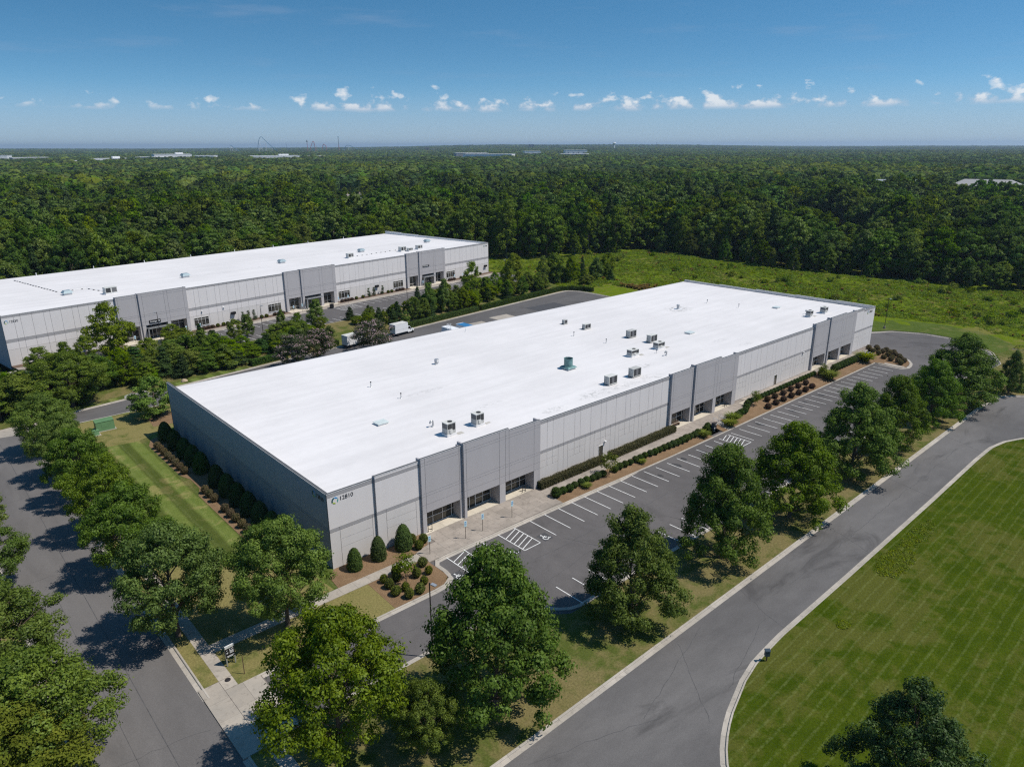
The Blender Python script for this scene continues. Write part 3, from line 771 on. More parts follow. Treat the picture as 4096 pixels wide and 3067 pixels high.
# seams and darker patches in the asphalt
def patch(parent, x0, x1, y0, y1, m, z, name='asphalt_patch'):
    mb = MB(); mb.poly([(x0, y0, z), (x1, y0, z), (x1, y1, z), (x0, y1, z)], m); return mb.build(name, parent)
for x, w, y0, y1 in ((-23.85, 0.07, -60, 110), (-26.25, 0.045, -60, 20)): patch(st, x, x + w, y0, y1, 'seam_tar', -KB + 0.005, 'seam')
patch(bk, 118, 131, 84.5, 92.5, 'asphalt_patch', -KB + 0.005)
for x0, x1, y0, y1 in ((88.5, 96.5, 82, 88.2), (101, 108, 84, 90.2)):
    mb = MB(); mb.poly([(x0, y0, -KB + 0.008), (x1, y0, -KB + 0.008), (x1, y1, -KB + 0.008), (x0, y1, -KB + 0.008)], 'concrete_walk'); mb.build('concrete_pad', bk)
for (x, y, r) in ((56.6, -9.6, 0.9), (59.6, -8.8, 0.7), (51.4, -10.3, 0.6), (64.5, -9.2, 0.8), (83.2, -9.1, 0.9), (97.8, -9.4, 0.8), (101.0, -9.0, 0.6), (94.2, -9.8, 0.7), (107.5, -9.2, 0.7), (86.5, -9.5, 0.5)):
    g = np.random.default_rng(int(x * 10)); mb = MB()
    mb.poly([(x + r * (0.55 + 0.45 * g.uniform()) * math.cos(a) * 0.8, y + r * (0.55 + 0.45 * g.uniform()) * math.sin(a) * 1.3, gz(x, y) - KB + 0.007) for a in np.linspace(0, 2 * PI, 11)[:-1]], 'oil_stain'); mb.build('oil_stain', lot)
# a tar seam wandering down the middle of the lot
mb = MB(); pts = [(x, -14.9 + 0.12 * math.sin(x * 0.7) + 0.1 * math.sin(x * 1.9)) for x in np.arange(14, 139, 1.5)]
for a, b in zip(pts, pts[1:]): mb.poly([(a[0], a[1], gz(*a) - KB + 0.005), (b[0], b[1], gz(*b) - KB + 0.005), (b[0], b[1] + 0.07, gz(*b) - KB + 0.005), (a[0], a[1] + 0.07, gz(*a) - KB + 0.005)], 'seam_tar')
mb.build('seam', lot)

# wandering cracks across the drives
def crack(parent, p, q, z, seed, w=0.03):
    g = np.random.default_rng(seed); n = max(4, int(math.dist(p, q) / 0.9)); L_ = []
    for i in range(n + 1):
        t = i / n; L_.append((p[0] + (q[0] - p[0]) * t + g.normal(0, 0.10), p[1] + (q[1] - p[1]) * t + g.normal(0, 0.10)))
    mb = MB()
    for a, b in zip(L_, L_[1:]):
        dx, dy = b[0] - a[0], b[1] - a[1]; l = math.hypot(dx, dy) + 1e-6; nx, ny = -dy / l * w, dx / l * w
        mb.poly([(a[0] - nx, a[1] - ny, z), (b[0] - nx, b[1] - ny, z), (b[0] + nx, b[1] + ny, z), (a[0] + nx, a[1] + ny, z)], 'seam_tar')
    return mb.build('crack', parent)
for i, (p, q) in enumerate((((9, -40.2), (24, -36.2)), ((13, -44.5), (20, -36.0)), ((18, -43.2), (30, -40.0)), ((30, -42.6), (33, -35.4)), ((38, -38.8), (66, -38.6)), ((52, -42.2), (55, -35.2)), ((66, -38.6), (96, -38.2)), ((74, -42), (76, -35)), ((98, -41.6), (101, -34.6)), ((-2, -37), (10, -41)))): crack(rd, p, q, -KB + 0.005, i)
for i, (p, q) in enumerate((((-29.5, 2), (-21, 3)), ((-29.8, 22), (-20.5, 21.2)), ((-28, -14), (-20.3, -15.2)), ((-29.8, 47), (-20.6, 48)))): crack(st, p, q, -KB + 0.005, 20 + i, 0.02)
for i, (p, q) in enumerate((((16, -19.5), (34, -17.0)), ((40, -14.9), (43, -24.5)), ((55, -13.2), (58, -20.6)), ((-12, -16.0), (9, -15.6)), ((26, -13.5), (29, -20)))): crack(lot, p, q, gz((p[0] + q[0]) / 2, -15) - KB + 0.012, 40 + i, 0.02)
# grass, beds
rect('west_verge', -150, -30.65, -120, 210, 'lawn_dry', 0.0, 60, 1, zf=zero)
rect('verge', -19.05, -17.62, -9.9, 76, 'lawn_dry', 0.0, 20, 1, zf=zero)
rect('verge', -19.05, -17.62, -60, -20.6, 'lawn_dry', 0.0, 20, 1, zf=zero)
flat('side_lawn', [(-16.38, -3.9), (0.2, -3.9), (0.2, 57), (6.0, 57.2), (6.0, 75.8), (-15, 75.8), (-16.38, 74.5)], 'lawn_left', 0.0)
flat('front_lawn', [(-16.38, -11.55), (1.45, -11.7), (1.65, -5.52), (-16.38, -5.52)], 'lawn_dry', 0.0)
flat('side_lawn_dry', [(-16.3, -3.8), (-2.0, -3.8), (-2.6, 3), (-7, 9), (-11.5, 13), (-16.3, 15)], 'lawn_dry', 0.006, 0.02)
flat('side_lawn_dry', [(-13.5, 60.5), (-6, 59), (2, 62.5), (5.6, 68), (5.6, 75.4), (-12, 75.4)], 'lawn_dry', 0.006, 0.02)
def lot_edge(x): return -20.35 if x <= 10 else (-20.35 - 5.05 * sstep(10, 15.4, x) if x < 15.4 else -25.4)
def road_edge(x): return -35.05 + 1.2 * max(0, x) / 128 if x > -9 else -27 - math.sqrt(max(0.0, 66 - (x + 9) ** 2))
xs = [-16.4, -14, -11, -8, -4, 0, 4, 8, 10, 11, 12, 13, 14, 15, 15.4] + list(np.arange(18, 129, 5.0)) + [128]
ruled('tree_strip', [(x, lot_edge(x)) for x in xs], [(x, road_edge(x)) for x in xs], 'lawn_strip', 0.0, 6)
ruled('end_lawn', [(128, -25.4), (134, -25.45), (141, -25.6), (150, -27.2), (160, -27.6), (170, -22.6), (174.5, -17)], [(128, -33.9), (133, -35.5), (136.3, -38.3), (138.4, -43), (139.3, -50), (150, -60), (185, -60)], 'lawn_strip', 0.0, 6)
LOW = [(3.0, -95), (3.2, -62), (4.8, -55), (7.2, -51), (9.8, -48.35), (11.9, -46.9), (14.9, -45.5), (19.9, -43.95), (23.2, -43.3), (28.7, -42.95), (45, -42.85), (73, -42.5), (94, -42.1), (100.7, -42.15), (105.3, -42.9), (109.7, -44.7), (113, -48), (115, -54), (115.6, -95)]
flat('right_lawn', LOW, 'lawn_right', 0.0)
rect('far_right_lawn', 139.4, 420, -150, -60, 'field_ground', -0.02, 40, 2, zf=zero)
# beds of pine straw
flat('wall_bed', [(-1.5, -3.95), (9.0, -3.95), (11.9, -3.0), (13.2, -0.05), (0.05, -0.05), (-1.2, -1.2)], 'mulch', 0.03, 0.2)
flat('island_bed', [(1.5, -5.52), (9.55, -5.52), (9.55, -10.2), (8.9, -11.3), (7.8, -11.62), (1.3, -11.62)], 'mulch', 0.02, 0.3)
flat('side_bed', [(-0.05, 5.0), (-3.8, 9.0), (-5.2, 12.5), (-5.2, 30.8), (-4.2, 33.2), (-4.2, 37.4), (-4.9, 39.5), (-4.9, 55.5), (-3.9, 58), (-0.05, 60)], 'mulch', 0.03, 0.2)
flat('corner_bed', [(-1.5, 64.5), (3.5, 63.5), (4.8, 68), (3.0, 71.5), (-0.8, 71.8)], 'mulch', 0.03, 0.2)
def bed(x0, x1, y1):
    L = lin((x0, -6.88), (x1, -6.88), 4.0); return ruled('front_bed', L, [(p[0], y1) for p in L], 'mulch', 0.0, 6, 0.3)
bed(33.0, 71.4, -3.75); bed(74.8, 76.2, -4.0); bed(78.4, 89.0, -3.8); bed(89.0, 121.0, -2.05); bed(121.0, 141.0, -3.55)
ruled('end_bed', [(139.3, -6.9), (139.3, -10), (139.3, -13.2), (141.0, -13.4)], [(152.6, -0.2), (150.6, -6), (147.6, -11), (144.6, -12.9)], 'mulch', 0.0, 6, 0.3)
flat('under_walk', [(33.0, -3.8), (89.5, -3.8), (121, -3.6), (141.0, -3.6), (152.8, -0.3), (152.8, 0.0), (33, 0.0)], 'concrete_base', -0.06, 0.3)

# field beyond the turning circle, with its low rise
def fz(x, y):
    n = 0.35 * math.sin(x * 0.21 + 1) * math.sin(y * 0.17) + 0.2 * math.sin(x * 0.53) * math.sin(y * 0.61 + 2)
    m = 2.6 * math.exp(-((x - 224) / 20) ** 2 - ((y - 108) / 34) ** 2) + 1.2 * math.exp(-((x - 236) / 18) ** 2 - ((y - 40) / 30) ** 2)
    far = sstep(176, 200, x) if y < 60 else sstep(154, 180, x)
    z = gz(x, y) * (1 - sstep(40, 70, y)) - 0.04 + far * (n + m)
    if x < 179.5 and -28.5 < y < 12.0: z = min(z, -1.5)
    if x < 163.5 and y < 62: z = min(z, -1.5)
    return z
L = lin((151.6, -60), (151.6, 260), 4.0)
ruled('field', L, [(330, p[1]) for p in L], 'field_ground', 0.0, 46, 0.0, zf=fz)
inner = [(153.2, 60), (163.2, 58), (163.2, 12), (164.5, 7.6), (168.6, 6.6), (174.6, 3.0), (178.2, -4.2), (178.2, -11.6), (174.6, -19.2), (169, -24.6)]
outer = [(153.2, 66), (172, 66), (176, 24), (178, 14), (182, 11), (189, 6.6), (192.8, -5.4), (191.8, -12.4), (186.6, -20), (180.4, -25.5)]
ruled('mown_verge', resample(inner, 400), resample(outer, 400), 'lawn_mown', 0.02, 4, 0.25)
# planted strip between the two properties
L = lin((-60, back_kerb_y(-60)), (151.5, back_kerb_y(151.5)), 12.0); R = [(p[0], 103.3 + 0.1459 * p[0]) for p in L]
ruled('planted_strip', L, R, 'lawn_strip', 0.0, 8, 0.3, zf=gz2)
L = lin((-14, back_kerb_y(-14)), (27, back_kerb_y(27)), 6.0)
ruled('strip_lawn', L, [(p[0], p[1] + 2.6 + 0.6 * math.sin(p[0] * 0.4)) for p in L], 'lawn_left', 0.012, 1, 0, zf=gz2)
flat('gravel_patch', [(-1.0, 84.95), (4.0, 85.6), (3.6, 87.6), (1.2, 87.8), (-0.5, 86.8)], 'gravel', 0.03, 0.03)
at_b2(rect('side_yard', -60, -15.2, -30, 70, 'lawn_dry', -0.02, 30, 1, zf=zero, skirt=1.4))

# ------------------------------------------------------------------ kerbs
kerb([(-19.05, -11.5), (-19.05, 70), (-18.6, 73), (-17.4, 75), (-15.5, 75.8), (6.0, 75.85)], 1)
kerb([(-19.05, -60), (-19.05, -20.6)], 1)
kerb([(-30.65, -90), (-30.65, 200)], -1, seg=6.1)
kerb([(-14.6, -11.6), (7.6, -11.72), (8.7, -11.45), (9.4, -10.8), (9.65, -9.8), (9.6, -7.5), (9.95, -6.85), (10.8, -6.6), (20, -6.72), (33, -6.9), (139.4, -6.95), (139.3, -13.0), (140.0, -13.6), (141.5, -13.65), (144.6, -12.95), (147.7, -11.05), (150.7, -6), (152.7, -0.2)], -1)
kerb([(-14.6, -20.3), (8, -20.35), (10.5, -20.6), (13, -22.1), (14.6, -24.2), (16.2, -25.3), (140, -25.45), (150, -27.2), (160, -27.6), (169.5, -23.3), (175.2, -17.5), (177.6, -11.4), (177.6, -4.4), (174.0, 2.6), (168, 6.2), (163.8, 7.6)], 1)
kerb([(-9, -35.05), (0, -35.05), (128, -33.9), (131, -34.4), (133.4, -35.6), (136.3, -38.3), (138.4, -43), (139.3, -50), (139.4, -90)], -1)
kerb(LOW, 1)
L = [(x, back_kerb_y(x)) for x in np.arange(-13, 146, 6)]
kerb(L + [(148, 103.5), (150.6, 101), (151.6, 95), (151.6, 86)], -1, seg=4.0, zf=zero)
k8 = at_b2(kerb([(-14, -22.9), (57.3, -22.9), (57.3, -18.0), (59.8, -18.0), (59.8, -22.9), (103.0, -22.9), (103.0, -17.8), (105.5, -17.8), (105.5, -22.9), (166, -22.9)], 1, seg=5.0, gutter=0.3, zf=zero))
at_b2(kerb([(-14, -5.0), (167, -5.0)], -1, seg=5.0, gutter=0.3, zf=zero))

# ------------------------------------------------------------------ walks and forecourts
def walk(name, items, base_poly=None):
    r = empty(name); r['kind'] = 'structure'
    for it in items: slabs(r, *it)
    return r
flat('walk_base', [(-19.6, -20.6), (-14.2, -20.6), (-14.2, -11.4), (-16.35, -11.4), (-16.35, 60), (-17.65, 60), (-17.65, -9.9), (-19.6, -9.9)], 'concrete_base', -0.03, 0.3)
walk('street_walk', [(-17.64, -16.38, -9.9, 59.7, 1, 46, 'concrete_walk', 0.012), (-17.64, -16.38, -60, -20.6, 1, 26, 'concrete_walk', 0.012)])
walk('drive_apron', [(-19.6, -17.66, -20.55, -9.95, 1, 4, 'concrete_walk', -0.01), (-17.64, -14.3, -20.55, -9.95 - 1.6, 2, 3, 'concrete_walk', 0.0), (-17.64, -16.38, -11.5, -9.95, 1, 1, 'concrete_walk', 0.005)])
flat('far_apron', [(-23.3, 77.5), (-19.0, 76.5), (-16.2, 77.2), (-16.2, 92), (-23.3, 92)], 'concrete_walk', -KB + 0.02, 0.05)
walk('corner_walk', [(-16.36, 9.5, -5.5, -3.95, 14, 1, 'concrete_walk', 0.035)])
walk('street_link_walk', [(-16.36, -3.4, -5.5, -3.95, 1, 1, 'concrete_walk', 0.02)]) if False else None
flat('forecourt_base', [(9.55, -6.62), (33.0, -6.8), (33.0, 1.2), (9.0, 1.2), (9.0, -3.9)], 'concrete_base', -0.03, 0.3)
walk('forecourt', [(9.62, 13.0, -6.55, -3.2, 2, 2, 'concrete_plaza', 0.02), (13.0, 33.0, -6.6, -0.95, 11, 4, 'concrete_plaza', 0.02), (13.0, 19.7, -0.9, 1.15, 4, 1, 'concrete_porch', 0.018), (19.7, 33.4, -0.9, 1.15, 7, 1, 'concrete_porch', 0.018)])
walk('front_walk', [(33.0, 67.0, -3.72, -2.1, 20, 1, 'concrete_plaza', 0.012), (48.15, 49.25, -2.08, -0.06, 1, 1, 'concrete_walk', 0.012), (67.0, 88.9, -3.85, -0.85, 11, 2, 'concrete_plaza', 0.012), (67.0, 88.0, -0.8, 1.15, 10, 1, 'concrete_porch', 0.012), (88.95, 91.3, -3.1, -1.2, 1, 1, 'concrete_porch', 0.014),
                     (91.3, 120.9, -2.0, -0.06, 17, 1, 'concrete_plaza', 0.012), (120.9, 141.0, -3.5, -0.75, 10, 2, 'concrete_plaza', 0.012), (120.4, 140.6, -0.7, 1.15, 10, 1, 'concrete_porch', 0.012)])
w = walk('end_walk', [(139.5, 140.9, -13.2, -7.6, 1, 4, 'concrete_walk', -0.475)])
w = walk('visitor_walk', [(0, 166, -4.96, -2.6, 60, 1, 'concrete_plaza', 0.01), (24.7, 42.4, -2.58, 1.0, 7, 2, 'concrete_porch', 0.012), (73.1, 91.2, -2.58, 1.0, 7, 2, 'concrete_porch', 0.012), (122.2, 140.6, -2.58, 1.0, 7, 2, 'concrete_porch', 0.012)])
at_b2(w)
at_b2(flat('visitor_bed', [(0, -4.98), (167, -4.98), (167, 0.6), (0, 0.6)], 'mulch_grey', -0.02, 1.0))

# ------------------------------------------------------------------ markings
def line_mesh(x0, x1, y0, y1):
    mb = MB(); mb.poly([(x0, y0, 0), (x1, y0, 0), (x1, y1, 0), (x0, y1, 0)], 'paint_white'); return mb.mesh('stall_line')
ln = line_mesh(-0.06, 0.06, -5.0, 0.0); ls_ = line_mesh(-0.06, 0.06, 0, 4.5)
def lz(x, y=-10): return gz(x, y) - KB + 0.009
for x in [17.45] + [25.95 + 2.748 * i for i in range(42)]:
    if 71.0 < x < 74.6 or x > 138.6: continue
    link('stall_line', ln, lot, (x, -7.42, lz(x)))
for i in range(41):
    x = 17.6 + 2.748 * i
    if x < 129: link('stall_line', ls_, lot, (x, -25.15, lz(x)))
def hatch(parent, x0, x1, y0, y1, n, z, slant=1.1, name='hatched_bay', zf=None):
    mb = MB(); w = 0.06
    def seg(a, b):
        dx, dy = b[0] - a[0], b[1] - a[1]; l = math.hypot(dx, dy); nx, ny = -dy / l * w, dx / l * w
        mb.poly([(a[0] + nx, a[1] + ny, z), (a[0] - nx, a[1] - ny, z), (b[0] - nx, b[1] - ny, z), (b[0] + nx, b[1] + ny, z)][::-1], 'paint_white')
    seg((x0, y1), (x0, y0)); seg((x1, y1), (x1, y0)); seg((x0, y0), (x1, y0 + 0.02))
    st_ = (y1 - y0 - slant) / n
    for i in range(n): seg((x0 + 0.06, y0 + st_ * (i + 0.55)), (x1 - 0.06, y0 + st_ * (i + 0.55) + slant))
    for q, f in enumerate(mb.f): pass
    return mb.build(name, parent)
hatch(lot, 11.9, 14.65, -12.2, -6.95, 5, -KB + 0.009); hatch(lot, 20.3, 23.1, -12.4, -7.2, 5, -KB + 0.009); hatch(lot, 71.5, 74.3, -12.6, -7.5, 6, lz(72), 0.9)
def wheelchair(parent, x, y, z, s=1.0):
    bgm = MB(); bgm.poly([(-0.75 * s, -0.85 * s, 0), (0.75 * s, -0.85 * s, 0), (0.75 * s, 0.85 * s, 0), (-0.75 * s, 0.85 * s, 0)], 'asphalt_patch'); bgm.build('symbol_ground', parent, (x, y, z))
    mb = MB(); w = 0.07 * s
    def seg(a, b):
        dx, dy = b[0] - a[0], b[1] - a[1]; l = math.hypot(dx, dy); nx, ny = -dy / l * w, dx / l * w
        mb.poly([(a[0] + nx, a[1] + ny, 0), (a[0] - nx, a[1] - ny, 0), (b[0] - nx, b[1] - ny, 0), (b[0] + nx, b[1] + ny, 0)][::-1], 'paint_white')
    def P(a, b): return (a * s, b * s)
    arc = [P(-0.05 + 0.38 * math.cos(t), -0.25 + 0.38 * math.sin(t)) for t in np.linspace(math.radians(110), math.radians(385), 12)]
    for a, b in zip(arc, arc[1:]): seg(a, b)
    seg(P(-0.12, 0.42), P(-0.06, -0.08)); seg(P(-0.06, -0.08), P(0.30, -0.10)); seg(P(0.30, -0.10), P(0.45, -0.50)); seg(P(0.45, -0.5), P(0.6, -0.46)); seg(P(-0.1, 0.2), P(0.24, 0.16))
    mb.poly([(-0.14 * s + 0.13 * s * math.cos(t), 0.6 * s + 0.13 * s * math.sin(t), 0) for t in np.linspace(0, 2 * PI, 9)[:-1]], 'paint_white')
    return mb.build('wheelchair_symbol', parent, (x, y, z + 0.005))
wheelchair(lot, 24.5, -11.75, -KB + 0.007); wheelchair(lot, 18.9, -11.65, -KB + 0.007); wheelchair(lot, 10.55, -11.2, -KB + 0.007)
v2 = bpy.data.objects['visitor_lot']; l2 = line_mesh(-0.06, 0.06, -5.2, 0)
for i in range(58):
    s = -158 + 2.75 * i
    if any(a < s < b for a, b in ((-142, -120.6), (-94, -71.6), (-45, -22))) : continue
    link('stall_line', l2, v2, (s + 165.8, -5.5, -KB + 0.009))
for i in range(60):
    s = -158 + 2.75 * i
    if s < 0 and not (-109 < s < -105.5 or -63.2 < s < -59.8): link('stall_line', l2, v2, (s + 165.8, -17.8, -KB + 0.009))
for a, b in ((-126.4, -122), (-80, -73), (-30.8, -26)): hatch(v2, a + 165.8, b + 165.8, -11.6, -5.5, 4, -KB + 0.009, 1.6)
for s in (57.4, 103.1): at_b2(flat('lot_island', [(s, -22.6), (s + 2.3, -22.6), (s + 2.3, -18.1), (s, -18.1)], 'lawn_dry' if s < 100 else 'mulch_grey', 0.0, 0.3))
# ------------------------------------------------------------------ buildings
GAP, PT = 0.045, 0.05         # reveal width, panel relief
def panel(parent, rects, y, x0, name='wall_panel', rv='wall_reveal', back=0.18, z1=None, x1=None):
    """one tilt-up panel: a backing with raised fields on it, so that the reveals are real grooves. rects: (xa, xb, za, zb, mat)"""
    mb = MB()
    xa = min(r[0] for r in rects); xb = max(r[1] for r in rects); za = min(r[2] for r in rects); zb = max(r[3] for r in rects)
    xs_ = sorted(set(q for r in rects for q in r[:2])); runs = []
    for p, q in zip(xs_, xs_[1:]):
        rs = [r for r in rects if r[0] < (p + q) / 2 < r[1]]; zz = (min(r[2] for r in rs), max(r[3] for r in rs))
        if runs and runs[-1][2] == zz: runs[-1][1] = q
        else: runs.append([p, q, zz])
    for p, q, zz in runs: mb.box(p, q, y + PT, y + back, zz[0], zz[1], rv)
    for (a, b, c, d, m) in rects:
        g = GAP / 2; mb.box(a + g, b - g, y, y + PT + 0.002, c + (g if c > za + 0.01 else 0), d - (g if d < zb - 0.01 else 0), m)
    return mb.build(name, parent)
def wall_bay(parent, x0, x1, y, H, k=1.0, split=True, frame=True, inset=None):
    """light wall bay with dark frieze, mid band and a reveal frame below. k scales heights"""
    zt, zm1, zm0 = H - 0.48 * k, 5.18 * k, 4.74 * k
    w = x1 - x0; a, b = (x0 + 2.45 * w / 6.15, x0 + 3.72 * w / 6.15); f0, f1 = x0 + 0.95 * w / 6.15, x0 + 4.95 * w / 6.15
    if inset: f0, f1 = inset
    cols = [(x0, a), (a, b), (b, x1)] if split else [(x0, x1)]
    R = []
    for (p, q) in cols: R += [(p, q, zt, H, 'wall_band'), (p, q, zm1, zt, 'wall_light')]
    if frame:
        R += [(x0, f0, zm0, zm1, 'wall_band'), (f0, f1, zm0, zm1, 'wall_band'), (f1, x1, zm0, zm1, 'wall_band')]
        R += [(x0, f0, 0, zm0, 'wall_low'), (f1, x1, 0, zm0, 'wall_low')]
        c2 = [(f0, a), (a, b), (b, f1)] if split else [(f0, f1)]
        for (p, q) in c2: R += [(p, q, 3.5 * k, zm0, 'wall_low'), (p, q, 2.42 * k, 3.5 * k, 'wall_low')]
        R += [(f0, f1, 0, 2.42 * k, 'wall_low')]
    else:
        for (p, q) in cols: R += [(p, q, zm0, zm1, 'wall_band'), (p, q, 3.4 * k, zm0, 'wall_low'), (p, q, 0, 3.4 * k, 'wall_low')]
    return panel(parent, R, y, x0)
def coping(parent, x0, x1, y, z, m='coping_light', depth=0.32):
    mb = MB(); mb.box(x0, x1, y - 0.03, y + depth, z, z + 0.035, 'coping_light'); mb.box(x0, x1, y + 0.04, y + depth + 0.02, z + 0.035, z + 0.06, 'coping_dark'); return mb.build('coping', parent)
def storefront(parent, x0, x1, y, z1, cols, mids=(1.15,), door=None, top=None, name='storefront'):
    """recessed aluminium glazing: each pane and mullion a piece of it"""
    r = empty(name, parent=parent)
    mb = MB(); mb.poly([(x0, y + 0.05, 0.02), (x1, y + 0.05, 0.02), (x1, y + 0.05, z1), (x0, y + 0.05, z1)], 'glass_dark')
    xs_ = [x0 + (x1 - x0) * c for c in cols]
    zs = [0.10] + list(mids) + [z1]
    for i in range(len(xs_) - 1):
        zz = zs if not (door and i in door) else [0.05, z1]
        for q in range(len(zz) - 1):
            p = MB(); p.box(xs_[i] + 0.03, xs_[i + 1] - 0.03, y + 0.02, y + 0.045, zz[q] + 0.03, zz[q + 1] - 0.03, 'glass_dark'); p.build('pane', r)
    for i, x in enumerate(xs_):
        p = MB(); dw = 0.055 if door and (i in door or i - 1 in door) else 0.032; p.box(x - dw, x + dw, y - 0.06, y + 0.05, 0, z1, 'mullion'); p.build('mullion', r)
    for q, z in enumerate([0.05] + list(mids)):
        for i in range(len(xs_) - 1):
            if door and i in door: continue
            p = MB(); p.box(xs_[i] + 0.06, xs_[i + 1] - 0.06, y - 0.05, y + 0.05, z - 0.03, z + 0.03, 'mullion'); p.build('mullion', r)
    if door:
        for i in door:
            xm = xs_[i + 1] - 0.12 if i % 2 == 0 else xs_[i] + 0.12
            p = MB(); p.tube((xm, y - 0.09, 0.95), (xm, y - 0.09, 1.25), 0.02, 0.02, 6, 'mullion'); p.build('door_handle', r)
    mb.build('glazing_back', r)
    return r
def block(parent, secs, y, openings, zo, k=1.0, deep=1.95, low=True, x_end=None):
    """entrance block standing proud: secs [(x0, x1, top)], openings [(x0, x1)] up to zo"""
    x0, x1 = secs[0][0], secs[-1][1]
    cuts = sorted(set([x0, x1] + [q for o in openings for q in o]))
    for a, b in zip(cuts, cuts[1:]):
        top = None
        isop = any(abs(a - o[0]) < 1e-6 for o in openings)
        R = []
        # split the stretch where the parapet steps
        sub = sorted(set([a, b] + [s[0] for s in secs if a < s[0] < b]))
        for p, q in zip(sub, sub[1:]):
            H = [s[2] for s in secs if s[0] <= p + 1e-6 < s[1]][0]
            R += [(p, q, 10.12 * k, H, 'wall_block'), (p, q, 9.74 * k, 10.12 * k, 'wall_block'), (p, q, 5.75 * k, 9.74 * k, 'wall_block'), (p, q, 5.36 * k, 5.75 * k, 'wall_block'), (p, q, 4.12 * k, 5.36 * k, 'wall_block'), (p, q, zo, 4.12 * k, 'wall_block')]
            if not isop: R += [(p, q, 0, zo, 'wall_block_low')]
        panel(parent, R, y, a, rv='wall_block', back=0.3)
    # returns at both ends of the block, cheeks of the openings and the soffit behind the lintel
    H0, H1 = secs[0][2], secs[-1][2]
    mb = MB(); mb.box(x0 - 0.003, x0 + 0.25, y + 0.04, 0.4, 0, H0 - 0.01, 'wall_block'); mb.build('return_wall', parent)
    mb = MB(); mb.box(x1 - 0.25, x1 + 0.003, y + 0.04, 0.4, 0, H1 - 0.01, 'wall_block'); mb.build('return_wall', parent)
    for (a, b) in openings:
        mb = MB(); mb.box(a - 0.22, a - 0.002, y + 0.06, y + deep, 0, zo, 'wall_block'); mb.box(b + 0.002, b + 0.22, y + 0.06, y + deep, 0, zo, 'wall_block'); mb.box(a - 0.2, b + 0.2, y + 0.1, y + deep, zo + 0.002, zo + 0.14, 'wall_block'); mb.build('porch_lining', parent)
    for s in secs:
        coping(parent, s[0], s[1], y, s[2])
        mb = MB(); mb.box(s[0] + 0.01, s[1] - 0.01, y + 0.3, y + 0.36, 8.6 * k, s[2] - 0.02, 'coping_light'); mb.build('parapet_back', parent)

BL = 152.85; BW = 57.3
b1 = thing('warehouse_building', 'long grey tilt-up warehouse numbered 12810 with a flat white roof, nearest the camera', 'warehouse')
# core and roof
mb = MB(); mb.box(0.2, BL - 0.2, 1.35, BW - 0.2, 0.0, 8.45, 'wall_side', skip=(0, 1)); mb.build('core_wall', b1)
mb = MB(); k = mb.mi('roof_white'); nx, ny = 24, 10; rows = []
def roof_z(y): return 9.30 - 0.56 * (y / BW)
for i in range(nx + 1):
    for j in range(ny + 1):
        x = 0.25 + (BL - 0.5) * i / nx; y = 0.2 + (BW - 0.2) * j / ny; mb.v.append((x, y, roof_z(y) + 0.03 * math.sin(i * 1.7) * math.sin(j * 2.1) * (0 < j < ny)))
for i in range(nx):
    for j in range(ny): a = i * (ny + 1) + j; mb.f.append((a, a + ny + 1, a + ny + 2, a + 1)); mb.m.append(k)
roof = mb.build('roof', b1)
mb = MB(); mb.box(0.0, BL, BW - 0.02, BW + 0.16, roof_z(BW) - 0.25, roof_z(BW) + 0.03, 'coping_light'); mb.build('gutter', roof)
mb = MB(); mb.box(0.0, BL, BW - 0.25, BW - 0.03, 0, roof_z(BW) - 0.02, 'wall_side'); mb.build('back_wall', b1)
# long front, bay by bay
wall_bay(b1, 0.0, 6.35, 0.0, 10.0, 1.03, False, True, (1.36, 5.85))
coping(b1, 0.0, 6.35, 0, 10.0)
R_ = [(6.35, 12.95, 10.05, 10.4, 'wall_light'), (6.35, 12.95, 9.63, 10.05, 'wall_band'), (6.35, 12.95, 5.5, 9.63, 'wall_light'), (6.35, 7.7, 5.08, 5.5, 'wall_band'), (7.7, 12.95, 5.08, 5.5, 'wall_band'), (6.35, 7.7, 0, 5.08, 'wall_low'), (7.7, 12.2, 3.88, 5.08, 'wall_low'), (7.7, 12.2, 2.75, 3.88, 'wall_low'), (7.7, 12.2, 0, 2.75, 'wall_low'), (12.2, 12.95, 0, 5.08, 'wall_low')]
panel(b1, R_, -0.3, 6.35); coping(b1, 6.35, 12.95, -0.3, 10.4)
mb = MB(); mb.box(6.347, 6.6, -0.26, 0.3, 0, 10.39, 'wall_block'); mb.build('return_wall', b1)
block(b1, [(12.95, 19.66, 10.75)], -0.62, [(13.62, 19.18)], 2.95)
block(b1, [(19.66, 27.85, 11.1), (27.85, 34.05, 10.78)], -0.98, [(20.12, 26.02), (27.15, 32.75)], 3.05)
storefront(b1, 13.42, 19.4, 1.0, 2.95, (0, 0.10, 0.37, 0.64, 0.90, 1.0))
storefront(b1, 19.92, 26.2, 1.0, 3.05, (0, 0.17, 0.33, 0.50, 0.72, 0.95, 1.0), door=(1, 2))
storefront(b1, 26.95, 32.95, 1.0, 3.05, (0, 0.25, 0.5, 0.78, 1.0))
for x0, x1 in ((34.05, 40.0), (40.0, 46.17), (46.17, 52.33), (52.33, 58.5), (58.5, 64.65)): wall_bay(b1, x0, x1, 0.0, 10.0)
wall_bay(b1, 64.65, 66.9, 0.0, 10.0, split=False, frame=False)
coping(b1, 34.05, 66.9, 0, 10.0)
block(b1, [(66.9, 73.62, 10.5)], -0.45, [(67.45, 73.0)], 2.95)
block(b1, [(73.62, 82.0, 10.85), (82.0, 88.05, 10.45)], -0.78, [(74.1, 80.0), (81.0, 86.7)], 3.05)
storefront(b1, 67.25, 73.2, 1.0, 2.95, (0, 0.10, 0.37, 0.64, 0.90, 1.0))
